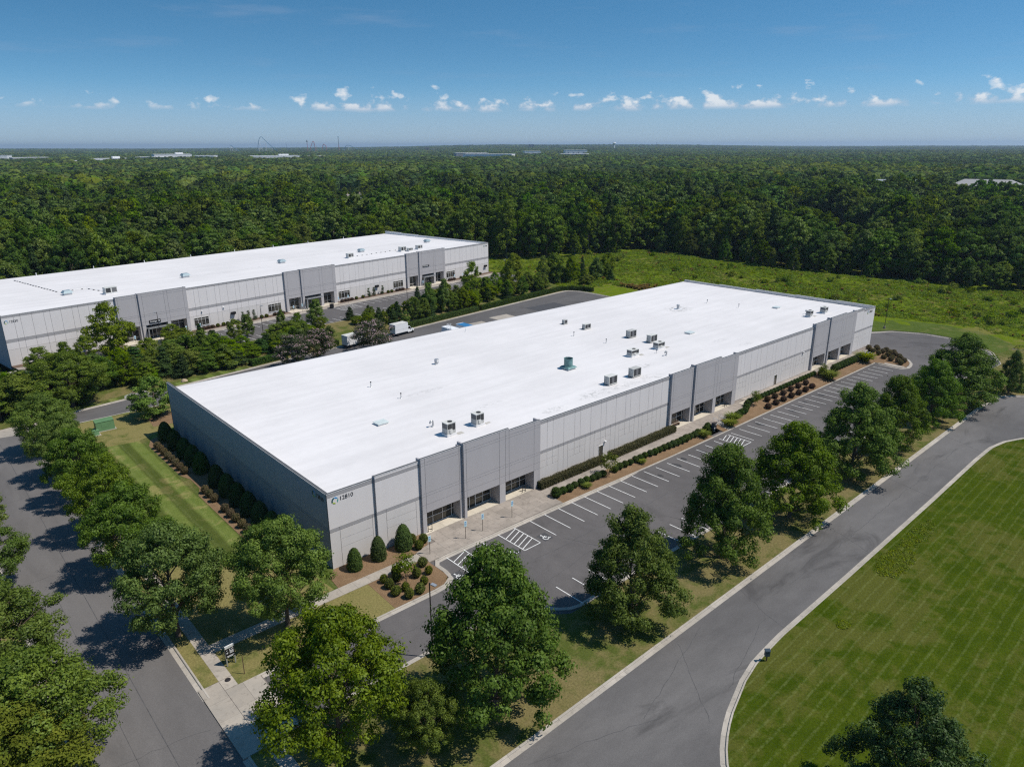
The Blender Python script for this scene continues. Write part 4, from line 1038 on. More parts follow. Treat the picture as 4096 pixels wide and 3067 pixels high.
storefront(b1, 73.9, 80.2, 1.0, 3.05, (0, 0.17, 0.33, 0.50, 0.72, 0.95, 1.0), door=(1, 2))
storefront(b1, 80.8, 86.9, 1.0, 3.05, (0, 0.25, 0.5, 0.78, 1.0))
for x0, x1 in ((88.05, 94.15), (94.15, 100.3), (100.3, 106.45), (106.45, 112.6), (112.6, 118.75)): wall_bay(b1, x0, x1, 0.0, 10.0)
wall_bay(b1, 118.75, 120.2, 0.0, 10.0, split=False, frame=False)
coping(b1, 88.05, 120.2, 0, 10.0)
block(b1, [(120.2, 127.1, 10.8)], -0.45, [(120.75, 126.4)], 2.95)
block(b1, [(127.1, 135.1, 11.15), (135.1, 140.75, 10.88)], -0.7, [(127.6, 133.0), (134.0, 139.4)], 3.05)
storefront(b1, 120.55, 126.6, 1.0, 2.95, (0, 0.10, 0.37, 0.64, 0.90, 1.0))
storefront(b1, 127.4, 133.2, 1.0, 3.05, (0, 0.17, 0.33, 0.50, 0.72, 0.95, 1.0), door=(1, 2))
storefront(b1, 133.8, 139.6, 1.0, 3.05, (0, 0.25, 0.5, 0.78, 1.0))
wall_bay(b1, 140.75, 146.4, 0.0, 10.42, split=False); coping(b1, 140.75, 146.4, 0, 10.42)
wall_bay(b1, 146.4, BL, 0.0, 10.05, split=False); coping(b1, 146.4, BL, 0, 10.05)
mb = MB(); mb.box(0.02, 13, 0.3, 0.36, 8.6, 9.98, 'coping_light'); mb.box(34.1, 66.9, 0.3, 0.36, 8.6, 9.98, 'coping_light'); mb.box(88.05, 120.2, 0.3, 0.36, 8.6, 9.98, 'coping_light'); mb.box(140.75, BL, 0.3, 0.36, 8.6, 10.02, 'coping_light'); mb.build('parapet_back', b1)
# shaded end wall
nb = 8
for i in range(nb):
    y0, y1 = 0.16 + (BW - 0.16) * i / nb, 0.16 + (BW - 0.16) * (i + 1) / nb; mb = MB(); g = GAP / 2
    mb.box(PT - 0.002, 0.25, y0, y1, 0, 9.98, 'wall_reveal')
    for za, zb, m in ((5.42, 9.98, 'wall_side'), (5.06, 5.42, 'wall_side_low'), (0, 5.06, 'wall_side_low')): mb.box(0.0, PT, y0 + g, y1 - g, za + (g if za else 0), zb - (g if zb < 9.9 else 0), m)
    mb.build('wall_panel', b1)
mb = MB(); mb.box(-0.03, 0.34, 0.1, BW, 9.985, 10.02, 'coping_light'); mb.box(0.02, 0.36, 0.1, BW, 10.02, 10.045, 'coping_dark'); mb.build('coping', b1)
mb = MB(); mb.box(0.26, 0.32, 0.2, BW - 0.02, 8.5, 9.97, 'coping_light'); mb.build('parapet_back', b1)
# far end wall, its parapet stepping down to the back
for i, (y0, y1, zt) in enumerate(((0.2, 10, 10.05), (10, 21, 9.88), (21, 33, 9.72), (33, 45, 9.50), (45, BW, 9.30))):
    mb = MB(); mb.box(BL - 0.25, BL, y0, y1, 0, zt - 0.02, 'wall_light'); mb.build('wall_panel', b1)
    mb = MB(); mb.box(BL - 0.33, BL + 0.03, y0, y1, zt - 0.02, zt + 0.03, 'coping_light'); mb.build('coping', b1)
    mb = MB(); mb.box(BL - 0.34, BL - 0.26, y0, y1, 8.4, zt - 0.025, 'galv'); mb.build('parapet_back', b1)
# door in the long wall, small door lamps and the far door
for x in (48.35, 104.6):
    d = empty('door', parent=b1)
    mb = MB(); mb.box(x, x + 1.0, -0.028, 0.06, 0.02, 2.12, 'glass_dark'); mb.build('door_leaf', d)
    mb = MB(); mb.box(x - 0.07, x, -0.05, 0.06, 0, 2.2, 'mullion'); mb.box(x + 1.0, x + 1.07, -0.05, 0.06, 0, 2.2, 'mullion'); mb.box(x, x + 1.0, -0.05, 0.06, 2.12, 2.2, 'mullion'); mb.build('door_frame', d)
    mb = MB(); mb.box(x + 0.08, x + 0.14, -0.09, -0.03, 0.95, 1.2, 'galv'); mb.build('door_handle', d)
for x, z in ((116.2, 4.9), (49.6, 2.55)):
    mb = MB(); mb.box(x, x + 0.3, -0.35, 0.0, z, z + 0.2, 'steel_white'); mb.build('wall_lamp', b1)

# house number and emblem, standing on the face of the wall
def emblem(parent, R_=0.62):
    def ringpart(name, a0, a1, r0, r1, m, n=9, taper=0.0, cx=0.0, cz=0.0):
        mb = MB(); pts = []
        for i in range(n + 1): t = i / n; a = math.radians(a0 + (a1 - a0) * t); pts.append((cx + r1 * math.cos(a), cz + r1 * math.sin(a)))
        for i in range(n, -1, -1): t = i / n; a = math.radians(a0 + (a1 - a0) * t); rr = r0 + (r1 - r0) * taper * abs(2 * t - 1); pts.append((cx + rr * math.cos(a), cz + rr * math.sin(a)))
        b = len(mb.v); n2 = len(pts); mb.v += [(p[0], -0.03, p[1]) for p in pts] + [(p[0], 0.0, p[1]) for p in pts]; kk = mb.mi(m)
        h = n + 1
        for i in range(n):
            j0, j1 = n2 - 1 - i, n2 - 2 - i; mb.f.append((i, i + 1, j1, j0)); mb.m.append(kk)
        for i in range(n2): j = (i + 1) % n2; mb.f.append((i, i + n2, j + n2, j)); mb.m.append(kk)
        return mb.build(name, parent)
    ringpart('emblem_arc', 205, 108, R_ * 0.60, R_, 'logo_dark'); ringpart('emblem_arc', 104, 30, R_ * 0.62, R_, 'logo_blue', taper=0.8); ringpart('emblem_arc', 24, -48, R_ * 0.66, R_, 'logo_teal', taper=0.9); ringpart('emblem_arc', 275, 215, R_ * 0.58, R_ * 0.98, 'logo_lime', taper=0.5, cx=0.03, cz=0.02)
def number_sign(parent, no, loc, rz, s=1.0, kind='house_number'):
    r = empty(kind, loc, rz, parent); emblem(r, 0.60 * s); text('digits', no, 1.02 * s, r, 'text_black', (0.78 * s, -0.02, 0.06), (PI / 2, 0, 0)); return r
number_sign(b1, '12810', (1.02, -0.002, 8.95), 0, 0.74)
number_sign(b1, '12810', (-0.002, 3.25, 8.95), -PI / 2, 0.74)
number_sign(b1, '12810', (148.8, -0.002, 9.0), 0, 0.74)

# ---- the second building
K2 = 1.165
b2r = thing('warehouse_building', 'farther grey warehouse numbered 12830 with three dark entrance blocks, behind the planted strip', 'warehouse', B2O, B2A)
def X2(s): return s + 165.8
W2 = 61.0; H2 = 11.62
mb = MB(); mb.box(0.2, 165.6, 1.3, W2 - 0.2, -0.9, 10.4, 'wall_side', skip=(0, 1)); mb.build('core_wall', b2r)
mb = MB(); k = mb.mi('roof_white_far')
def roof2_z(v): return 11.15 - 0.35 * v / W2
for i in range(13):
    for j in range(6): v = 0.2 + (W2 - 0.2) * j / 5; mb.v.append((0.25 + 165.3 * i / 12, v, roof2_z(v) + 0.03 * math.sin(i * 2.3 + j)))
for i in range(12):
    for j in range(5): a = i * 6 + j; mb.f.append((a, a + 6, a + 7, a + 1)); mb.m.append(k)
roof2 = mb.build('roof', b2r)
mb = MB(); mb.box(0, 165.8, W2 - 0.02, W2 + 0.15, roof2_z(W2) - 0.3, roof2_z(W2) + 0.02, 'coping_light'); mb.box(0, 165.8, W2 - 0.3, W2 - 0.04, -1, roof2_z(W2) - 0.02, 'wall_side'); mb.build('back_wall', b2r)
def bay2(x0, x1, split=True): 
    w = x1 - x0; cols = [(x0, x0 + w * 0.4), (x0 + w * 0.4, x0 + w * 0.62), (x0 + w * 0.62, x1)] if split else [(x0, x1)]; R = []
    for p, q in cols: R += [(p, q, 11.15, H2, 'wall_band'), (p, q, 6.1, 11.15, 'wall_light'), (p, q, 5.4, 6.1, 'wall_band'), (p, q, 3.75, 5.4, 'wall_light'), (p, q, 0, 3.75, 'wall_low')]
    panel(b2r, R, 0.0, x0)
def run2(x0, x1, n):
    for i in range(n): bay2(x0 + (x1 - x0) * i / n, x0 + (x1 - x0) * (i + 1) / n)
    coping(b2r, x0, x1, 0, H2); mb = MB(); mb.box(x0, x1, 0.3, 0.36, 10.4, H2 - 0.02, 'coping_light'); mb.build('parapet_back', b2r)
def window2(s0, s1):
    r = empty('window', parent=b2r); x0, x1 = X2(s0), X2(s1); z0, z1 = 0.92, 3.2
    mb = MB(); mb.box(x0, x1, -0.012, 0.02, z0, z1, 'glass_dark'); mb.build('pane', r)
    for i in range(5):
        x = x0 + (x1 - x0) * i / 4; mb = MB(); mb.box(x - 0.035, x + 0.035, -0.05, 0.0, z0 - 0.04, z1 + 0.04, 'mullion'); mb.build('mullion', r)
    for z in (z0, z1 - 0.55, z1): mb = MB(); mb.box(x0 + 0.04, x1 - 0.04, -0.045, 0.0, z - 0.035, z + 0.035, 'mullion'); mb.build('mullion', r)
    mb = MB(); mb.box(x0 - 0.05, x1 + 0.05, -0.1, 0.02, z0 - 0.12, z0 - 0.05, 'coping_light'); mb.build('sill', r)
run2(0, X2(-141.25), 4); run2(X2(-123.2), X2(-92.85), 5); run2(X2(-74.5), X2(-43.75), 5); run2(X2(-25.15), 165.8, 4)
for s0, s1 in ((-121.7, -117.5), (-98.9, -94.5), (-73.2, -68.7), (-49.9, -45.4), (-23.8, -19.3)): window2(s0, s1)
def canopy(s0, s1):
    r = empty('canopy', parent=b2r); x0, x1 = X2(s0), X2(s1); zf_, zb_ = 3.15, 3.35
    mb = MB(); mb.box(x0, x1, -2.1, -1.98, zf_ - 0.16, zf_ + 0.16, 'galv'); mb.build('front_beam', r)
    for i in range(4):
        x = x0 + (x1 - x0) * i / 3; mb = MB(); mb.box(x - 0.06, x + 0.06, -1.97, 0.9, zf_ - 0.06, zf_ + 0.12, 'galv'); mb.build('rafter', r)
    for i in range(3):
        xa, xb = x0 + (x1 - x0) * i / 3 + 0.08, x0 + (x1 - x0) * (i + 1) / 3 - 0.08; mb = MB(); mb.box(xa, xb, -1.95, 0.85, zf_ + 0.0, zf_ + 0.03, 'coil_grey'); mb.build('louvre', r)
    mb = MB(); mb.hexa([(x0 - 0.1, -1.95, 0), (x0 + 0.1, -1.95, 0), (x0 + 0.1, -1.3, 0), (x0 - 0.1, -1.3, 0), (x0 - 0.1, -2.05, zf_), (x0 + 0.1, -2.05, zf_), (x0 + 0.1, -1.8, zf_), (x0 - 0.1, -1.8, zf_)], 'galv'); mb.build('side_post', r)
for (sa, sb, sc_, ops) in ((-141.25, -135.85, -123.2, [(-140.8, -136.35), (-134.95, -129.3), (-128.4, -124.15)]), (-92.85, -87.3, -74.5, [(-91.9, -87.75), (-86.5, -80.6), (-79.6, -75.6)]), (-43.75, -38.1, -25.15, [(-42.7, -38.55), (-36.95, -31.1), (-30.2, -26.1)])):
    block(b2r, [(X2(sa), X2(sb), 12.1)], -0.55, [(X2(ops[0][0]), X2(ops[0][1]))], 3.9, 1.165, deep=1.7)
    block(b2r, [(X2(sb), X2(sc_), 12.25)], -0.95, [(X2(a), X2(b)) for a, b in ops[1:]], 3.9, 1.165, deep=2.0)
    for q, (a, b) in enumerate(ops):
        storefront(b2r, X2(a) - 0.1, X2(b) + 0.1, 0.9, 3.9, (0, 0.3, 0.65, 1.0) if q != 1 else (0, 0.2, 0.38, 0.56, 0.78, 1.0), mids=(0.95, 2.75, 3.3), door=(1, 2) if q == 1 else None)
    canopy(ops[1][0] + 0.1, ops[1][1] - 0.1)
for s in (-110.7, -57.9, -2.6):
    d = empty('door', parent=b2r); x = X2(s)
    mb = MB(); mb.box(x, x + 1.0, -0.03, 0.05, 0.0, 2.2, 'wall_low'); mb.build('door_leaf', d); mb = MB(); mb.box(x - 0.06, x, -0.05, 0.05, 0, 2.25, 'mullion'); mb.box(x + 1.0, x + 1.06, -0.05, 0.05, 0, 2.25, 'mullion'); mb.build('door_frame', d)
    mb = MB(); mb.box(x - 0.15, x + 1.1, -0.7, 0.0, 2.45, 3.1, 'black_paint'); mb.build('door_hood', d)
for s in (-119.4, -113.0): mb = MB(); mb.box(X2(s), X2(s) + 0.35, -0.35, 0, 4.7, 4.95, 'steel_white'); mb.build('wall_lamp', b2r)
for i in range(8):
    v0, v1 = 0.16 + (W2 - 0.16) * i / 8, 0.16 + (W2 - 0.16) * (i + 1) / 8; mb = MB(); mb.box(0.0, 0.25, v0 + 0.015, v1 - 0.015, -0.9, H2 - 0.02, 'wall_side'); mb.build('wall_panel', b2r)
mb = MB(); mb.box(-0.03, 0.34, 0.1, W2, H2 - 0.01, H2 + 0.04, 'coping_dark'); mb.build('coping', b2r)
for v0, v1, zt in ((0.2, 40, 11.62), (40, 50.5, 11.75), (50.7, W2, 11.95)):
    mb = MB(); mb.box(165.5, 165.8, v0, v1, -0.9, zt - 0.02, 'wall_light'); mb.build('wall_panel', b2r); mb = MB(); mb.box(165.44, 165.83, v0, v1, zt - 0.02, zt + 0.03, 'coping_light'); mb.build('coping', b2r); mb = MB(); mb.box(165.42, 165.49, v0, v1, 10.4, zt - 0.03, 'steel_white'); mb.build('parapet_back', b2r)
number_sign(b2r, '12830', (0.85, -0.002, 10.1), 0, 0.72); number_sign(b2r, '12830', (X2(-2.6), -0.002, 10.4), 0, 0.6)
def wall_sign(s0, s1, z0, z1, txt, y, size):
    r = empty('wall_sign', parent=b2r); mb = MB(); mb.box(X2(s0), X2(s1), y - 0.12, y, z0, z1, 'black_paint'); mb.build('sign_board', r)
    text('sign_lettering', txt, size, r, 'text_white', ((X2(s0) + X2(s1)) / 2, y - 0.13, (z0 + z1) / 2), (PI / 2, 0, 0), 'CENTER', 0.012)
wall_sign(-134.05, -131.1, 4.25, 5.05, 'Package All', -0.95, 0.56); wall_sign(-36.5, -33.4, 6.6, 7.2, 'WESOLVE +', -0.95, 0.52)
# ------------------------------------------------------------------ things on the roofs
def on_roof(x, y): return roof_z(y) + 0.0
def louvre_unit(name, label, x, y, w, d, h, rz=0.0, group=None, fan=False, kind=0):
    """condensing unit on timber rails: coil face to the front, cabinet panels to the side"""
    z = on_roof(x, y); r = thing('air_conditioner', label, 'air conditioner', (x, y, z), rz, group); c = 0.16
    m = 'unit_grey' if kind else 'unit_pale'
    for sy in (-1, 1): mb = MB(); mb.box(-w / 2 - 0.2, w / 2 + 0.2, sy * d * 0.36 - 0.06, sy * d * 0.36 + 0.06, -0.02, c, 'rail_wood'); mb.build('rail', r)
    mb = MB(); mb.box(-w / 2, w / 2, -d / 2 + 0.05, d / 2 - 0.05, c, h - 0.04, 'unit_grey'); mb.build('casing', r)
    mb = MB(); mb.box(-w / 2 - 0.03, w / 2 + 0.03, -d / 2, d / 2, h - 0.038, h + 0.03, m); mb.build('top_panel', r)
    for sx in (-1, 1): mb = MB(); mb.box(sx * w / 2 - 0.06, sx * w / 2 + 0.06, -d / 2, -d / 2 + 0.1, c, h - 0.04, m); mb.build('corner_post', r)
    mb = MB(); mb.box(-w / 2 + 0.06, w / 2 - 0.06, -d / 2, -d / 2 + 0.1, c, c + 0.14, m); mb.build('base_panel', r)
    n = 3
    for i in range(n):
        a = -w / 2 + 0.08 + (w - 0.16) * i / n; mb = MB(); mb.box(a + 0.015, a + (w - 0.16) / n - 0.015, -d / 2 + 0.02, -d / 2 + 0.048, c + 0.15, h - 0.06, ('coil_dark', 'coil_grey', 'coil_dark')[i]); mb.build('coil', r)
    for i in range(2):
        b0 = -d / 2 + 0.1 + (d - 0.2) * i / 2; mb = MB(); mb.box(-w / 2 - 0.025, -w / 2 - 0.002, b0 + 0.015, b0 + (d - 0.2) / 2 - 0.015, c + 0.03, h - 0.06, 'unit_grey'); mb.build('side_panel', r)
    if fan:
        mb = MB(); mb.lathe([(w * 0.30, 0), (w * 0.30, 0.05), (w * 0.27, 0.06)], 16, 'coil_dark', (0, 0, h + 0.028)); mb.build('fan_grille', r)
    mb = MB(); mb.tube((-w / 2 - 0.02, d * 0.3, h * 0.7), (-w / 2 - 0.25, d * 0.3, 0.05), 0.025, 0.025, 5, 'pole_dark'); mb.build('refrigerant_pipe', r)
    return r
def rooftop_unit(label, x, y, w, d, h, rz=0.0, group=None, pad=True):
    """packaged unit with a fan in its lid, standing on a curb, with a walk pad beside it"""
    z = on_roof(x, y); r = thing('rooftop_unit', label, 'air conditioner', (x, y, z), rz, group); c = 0.34
    mb = MB(); mb.box(-w / 2 - 0.08, w / 2 + 0.08, -d / 2 - 0.08, d / 2 + 0.08, -0.05, c, 'steel_white'); mb.build('curb', r)
    mb = MB(); mb.box(-w / 2, w / 2, -d / 2, d / 2, c, h, 'unit_grey'); mb.build('casing', r)
    mb = MB(); mb.box(-w / 2 - 0.03, w / 2 + 0.03, -d / 2 - 0.03, d / 2 + 0.03, h, h + 0.05, 'unit_pale'); mb.build('lid', r)
    mb = MB(); mb.lathe([(0.36, 0), (0.36, 0.05), (0.33, 0.07), (0.30, 0.03), (0.02, 0.03)], 18, 'coil_dark', (w * 0.12, 0, h + 0.048)); mb.build('fan_grille', r)
    mb = MB(); mb.box(-w / 2 + 0.08, w * 0.05, -d / 2 - 0.02, -d / 2, c + (h - c) * 0.50, h - 0.1, 'coil_dark'); mb.build('coil', r)
    mb = MB(); mb.box(w * 0.1, w / 2 - 0.08, -d / 2 - 0.025, -d / 2, c + (h - c) * 0.35, h - 0.1, 'coil_dark'); mb.build('coil', r)
    mb = MB(); mb.box(-w / 2 - 0.02, -w / 2, -d / 2 + 0.1, d / 2 - 0.1, c + (h - c) * 0.5, h - 0.1, 'coil_grey'); mb.build('coil', r)
    mb = MB(); mb.box(-w * 0.2, w * 0.1, -d / 2 - 0.10, -d / 2, c + 0.12, c + (h - c) * 0.42, 'unit_pale'); mb.build('economiser_hood', r)
    if pad:
        for q in range(2): mb = MB(); mb.box(w / 2 + 0.25, w / 2 + 1.35, -d / 2 - 0.35 + q * 0.45, -d / 2 + 0.02 + q * 0.45, -0.02, 0.025, 'rail_wood'); mb.build('walk_pad', r)
    return r
rooftop_unit('tall grey rooftop unit with top fan, nearer of the pair behind the near entrance', 23.0, 6.6, 1.5, 1.25, 1.95)
rooftop_unit('tall grey rooftop unit with top fan, farther of the pair behind the near entrance', 28.5, 6.8, 1.5, 1.25, 1.9)
for i, (x, y) in enumerate(((57.8, 6.0), (64.4, 6.0), (86.2, 18.9), (86.2, 24.5))):
    louvre_unit('air_conditioner', ('large louvred condenser on rails, nearest the roof edge stains', 'large louvred condenser on rails, second from the front entrance along the roof edge', 'large louvred condenser on rails beside the packaged unit with a round fan', 'large louvred condenser on rails, back one of the pair in mid roof')[i], x, y, 2.1, 1.25, 1.62, kind=i % 2)
louvre_unit('air_conditioner', 'smaller louvred condenser on rails toward the back of the roof', 85.0, 36.5, 1.9, 1.0, 1.2)
louvre_unit('air_conditioner', 'smallest grey cube condenser standing farthest back on the white roof', 84.9, 43.3, 0.95, 0.9, 1.05, kind=1)
for i, (x, y) in enumerate(((74.8, 14.8), (83.1, 14.7))):
    rooftop_unit(('long packaged rooftop unit with a round fan opening, left of the louvred pair', 'long packaged rooftop unit with a round fan opening, below the louvred condensers')[i], x, y, 2.2, 1.3, 1.35)
rooftop_unit('grey rooftop unit beside a gooseneck pipe near the far end of the roof', 132.9, 7.4, 1.35, 1.2, 1.5)
rooftop_unit('pale green grey rooftop unit nearest the far end of the roof', 139.4, 6.9, 1.6, 1.3, 1.5, pad=False)
def vent_pipe(label, x, y, h, r_=0.075, zf=None, root_=None, cap=True, m='galv', group=None):
    z = on_roof(x, y) if zf is None else zf; r = thing('vent_pipe', label, 'pipe', (x, y, z), 0, group)
    mb = MB(); mb.lathe([(r_ * 2.2, -0.02), (r_ * 2.2, 0.03), (r_ * 1.1, 0.10), (r_, 0.12), (r_, h - 0.1)], 10, m); mb.build('pipe', r)
    if cap: mb = MB(); mb.lathe([(r_ * 1.05, h - 0.12), (r_ * 1.7, h - 0.12), (r_ * 1.7, h), (r_ * 1.3, h + 0.03)], 10, 'pole_dark'); mb.build('cap', r)
    return r
PIPES = [(26.5, 33.7), (26.9, 24.9), (78.1, 33.9), (78.5, 24.9), (129.4, 33.8), (130.2, 24.9)]
PL = ['back one of the leftmost pair', 'front one of the leftmost pair', 'back one of the middle pair', 'front one of the middle pair', 'back one of the far pair', 'front one of the far pair']
for (x, y), q in zip(PIPES, PL): vent_pipe('thin capped vent pipe on the white roof, ' + q, x, y, 0.95)
vent_pipe('slim white pipe at the back edge of the white roof', 63.6, 53.9, 0.9, 0.05, m='steel_white', cap=False)
vent_pipe('short thin pipe between the packaged unit and the curved duct', 79.8, 12.8, 0.65, 0.05)
def gooseneck(label, x, y, h=1.0, r_=0.14):
    r = thing('gooseneck_vent', label, 'vent', (x, y, on_roof(x, y))); mb = MB()
    pts = [(0, 0, -0.02), (0, 0, h * 0.72)] + [(-0.26 + 0.26 * math.cos(a), 0, h * 0.72 + 0.26 * math.sin(a)) for a in np.linspace(0.4, PI, 6)] + [(-0.52, 0, h * 0.62)]
    mb.path(pts, r_, 10, 'galv'); mb.build('duct', r); mb = MB(); mb.box(-0.25, 0.25, -0.25, 0.25, -0.02, 0.12, 'steel_white'); mb.build('curb', r); return r
gooseneck('curved metal duct left of the tall rooftop unit pair', 23.2, 10.8); gooseneck('curved metal duct near the packaged units in mid roof', 79.9, 10.4, 0.9); gooseneck('curved metal duct beside the far grey rooftop unit', 135.0, 9.2, 1.15, 0.10)
def hatch_lid(label, x, y, w, d):
    r = thing('roof_hatch', label, 'hatch', (x, y, on_roof(x, y))); mb = MB(); mb.box(-w / 2 + 0.1, w / 2 - 0.1, -d / 2 + 0.1, d / 2 - 0.1, -0.05, 0.22, 'steel_white'); mb.build('curb', r)
    mb = MB(); mb.box(-w / 2, w / 2, -d / 2, d / 2, 0.22, 0.34, 'hatch_glass'); mb.build('lid', r)
hatch_lid('pale flat roof hatch nearest the camera on the white roof', 18.2, 17.2, 1.9, 1.6); hatch_lid('pale flat roof hatch in the far half of the white roof', 98.3, 17.7, 1.9, 1.6); hatch_lid('pale flat roof hatch nearest the far end of the roof', 136.5, 17.9, 1.7, 1.5)
r = thing('turbine_vent', 'banded silver turbine vent on the white roof', 'vent', (43.2, 37.2, on_roof(43, 37)))
mb = MB(); mb.box(-0.5, 0.5, -0.5, 0.5, -0.03, 0.10, 'steel_white'); mb.build('curb', r); mb = MB(); mb.lathe([(0.38, 0.1), (0.36, 0.4)], 16, 'galv'); mb.build('neck', r)
for i in range(3): mb = MB(); mb.lathe([(0.40, 0.42 + i * 0.2), (0.43, 0.46 + i * 0.2), (0.43, 0.56 + i * 0.2), (0.40, 0.60 + i * 0.2)], 16, 'steel_white' if i % 2 else 'galv'); mb.build('band', r)
r = thing('exhaust_vent', 'silver exhaust vent in a ring of soot on the white roof', 'vent', (117.8, 34.8, on_roof(117, 35)))
mb = MB(); mb.lathe([(1.1, -0.02), (1.05, 0.035)], 24, 'steel_white'); mb.build('clean_ring', r); mb = MB(); mb.lathe([(0.42, 0.0), (0.30, 0.3), (0.30, 0.75)], 14, 'galv'); mb.build('stack', r); mb = MB(); mb.lathe([(0.30, 0.78), (0.42, 0.8), (0.40, 1.1), (0.2, 1.2)], 14, 'galv'); mb.build('cap', r)
r = thing('exhaust_stack', 'big green open-topped round exhaust stack on the white roof', 'vent', (59.3, 17.6, on_roof(59, 17)))
mb = MB(); mb.box(-0.95, 0.95, -0.95, 0.95, -0.05, 0.3, 'steel_white'); mb.build('curb', r)
mb = MB(); mb.hexa([(-1.2, -1.2, 0.3), (1.2, -1.2, 0.3), (1.2, 1.2, 0.3), (-1.2, 1.2, 0.3), (-0.95, -0.95, 0.55), (0.95, -0.95, 0.55), (0.95, 0.95, 0.55), (-0.95, 0.95, 0.55)], 'patina_green'); mb.build('skirt', r)
mb = MB(); mb.lathe([(0.82, 0.50), (0.82, 1.95), (0.86, 1.97), (0.86, 2.04), (0.79, 2.04), (0.78, 1.3), (0.01, 1.28)], 28, 'patina_green'); mb.build('drum', r, smooth=False)
mb = MB(); mb.box(-0.78, 0.78, -0.04, 0.04, 1.85, 1.91, 'pole_dark'); mb.box(-0.04, 0.04, -0.78, 0.78, 1.77, 1.83, 'pole_dark'); mb.build('damper_bars', r)
# cage ladder over the back edge
r = thing('roof_ladder', 'white safety-cage ladder rising over the back edge of the roof', 'ladder', (62.0, BW + 0.25, 0))
for x in (-0.55, 0.55, -0.25, 0.25): mb = MB(); mb.tube((x, 0.1 if abs(x) < 0.4 else 0.55, 0.5), (x, 0.1 if abs(x) < 0.4 else 0.55, 10.1), 0.035, 0.035, 5, 'steel_white'); mb.build('rail', r)
for i in range(18): mb = MB(); mb.tube((-0.25, 0.1, 4.8 + 0.3 * i), (0.25, 0.1, 4.8 + 0.3 * i), 0.02, 0.02, 5, 'steel_white'); mb.build('rung', r)
for z in (8.9, 9.5, 10.05): mb = MB(); mb.path([(-0.25, 0.1, z), (-0.55, 0.3, z), (-0.55, 0.55, z), (-0.2, 0.8, z), (0.2, 0.8, z), (0.55, 0.55, z), (0.55, 0.3, z), (0.25, 0.1, z)], 0.03, 4, 'steel_white'); mb.build('hoop', r)
# ---- second roof
def w2(s, v, z=None): x, y = b2(s, v); return (x, y, B2O[2] + (roof2_z(v) if z is None else z))
for i, (s, v) in enumerate(((-145.1, 19.3), (-112.4, 20.8), (-78.7, 22.1), (-45.4, 22.0), (-11.2, 23.0))):
    r = thing('hooded_vent', 'blue grey hooded roof vent, %s from the left on the farther roof' % ORD[i], 'vent', w2(s, v), B2A, 'hooded vents on the farther roof')
    mb = MB(); mb.box(-0.9, 0.9, -0.7, 0.7, -0.05, 0.45, 'steel_white'); mb.build('curb', r)
    mb = MB(); mb.hexa([(-1.25, -1.0, 0.5), (1.25, -1.0, 0.5), (1.25, 1.0, 0.5), (-1.25, 1.0, 0.5), (-0.8, -0.7, 1.15), (0.8, -0.7, 1.15), (0.8, 0.7, 1.15), (-0.8, 0.7, 1.15)], 'vent_blue'); mb.build('hood', r)
def unit2(label, s, v, w, d, h, kind):
    r = thing('rooftop_unit', label, 'air conditioner', w2(s, v), B2A)
    mb = MB(); mb.box(-w / 2 - 0.15, w / 2 + 0.15, -d / 2 - 0.1, d / 2 + 0.1, -0.05, 0.3, 'steel_white'); mb.build('curb', r); mb = MB(); mb.box(-w / 2, w / 2, -d / 2, d / 2, 0.3, h, 'unit_pale'); mb.build('casing', r)
    mb = MB(); mb.box(-w / 2 + 0.1, -w * 0.05, -d / 2 - 0.02, -d / 2, 0.5, h - 0.12, 'coil_dark'); mb.build('coil', r); mb = MB(); mb.box(w * 0.05, w / 2 - 0.1, -d / 2 - 0.02, -d / 2, 0.5, h - 0.12, 'coil_grey'); mb.build('coil', r)
    mb = MB(); mb.box(-w / 2 - 0.04, w / 2 + 0.04, -d / 2 - 0.04, d / 2 + 0.04, h, h + 0.06, 'unit_pale'); mb.build('lid', r)
unit2('white and dark rooftop unit at the left end of the farther roof', -137.4, 11.6, 2.9, 1.8, 1.75, 0)
unit2('dark rooftop unit above the wall between two entrance blocks on the farther roof', -57.6, 13.0, 2.2, 1.5, 1.6, 1)
unit2('left rooftop unit of the pair over the far entrance of the farther building', -35.2, 11.0, 2.4, 1.6, 1.7, 1); unit2('small rooftop unit in front of the far entrance pair', -33.3, 9.0, 2.0, 1.3, 1.2, 0); unit2('right rooftop unit of the pair over the far entrance of the farther building', -27.3, 10.5, 2.3, 1.5, 1.5, 1)
for i, s in enumerate((-139.1, -122.7, -106.7, -90.5, -73.7, -57.5, -41.6, -24.0)):
    vent_pipe('thin white overflow pipe, %s from the left along the back edge of the farther roof' % ORD[i], *b2(s, 60.2), 1.0, 0.11, zf=B2O[2] + roof2_z(60), m='steel_white', cap=False, group='pipes along the far roof edge')
def pipe_run(label, pts, n):
    r = thing('gas_pipe', label, 'pipe', (0, 0, 0)); P = [w2(s, v) for s, v in pts]; mb = MB(); mb.path([(p[0], p[1], p[2] + 0.2) for p in P], 0.04, 5, 'steel_white'); mb.build('pipe', r)
    for a, b, q in zip(P, P[1:], n):
        for i in range(q):
            t = (i + 0.5) / q; p = [a[j] + (b[j] - a[j]) * t for j in range(3)]; mb = MB(); mb.box(p[0] - 0.22, p[0] + 0.22, p[1] - 0.12, p[1] + 0.12, p[2] - 0.03, p[2] + 0.16, 'black_paint'); mb.build('support_block', r)
pipe_run('white gas pipe on black blocks crossing the left end of the farther roof', [(-146.4, 56), (-145.4, 25), (-138.5, 24.2), (-137.2, 15)], (16, 3, 4))
pipe_run('white gas pipe on black blocks linking the far rooftop units', [(-54.5, 14.2), (-36.5, 15.2), (-28.5, 13)], (8, 3))

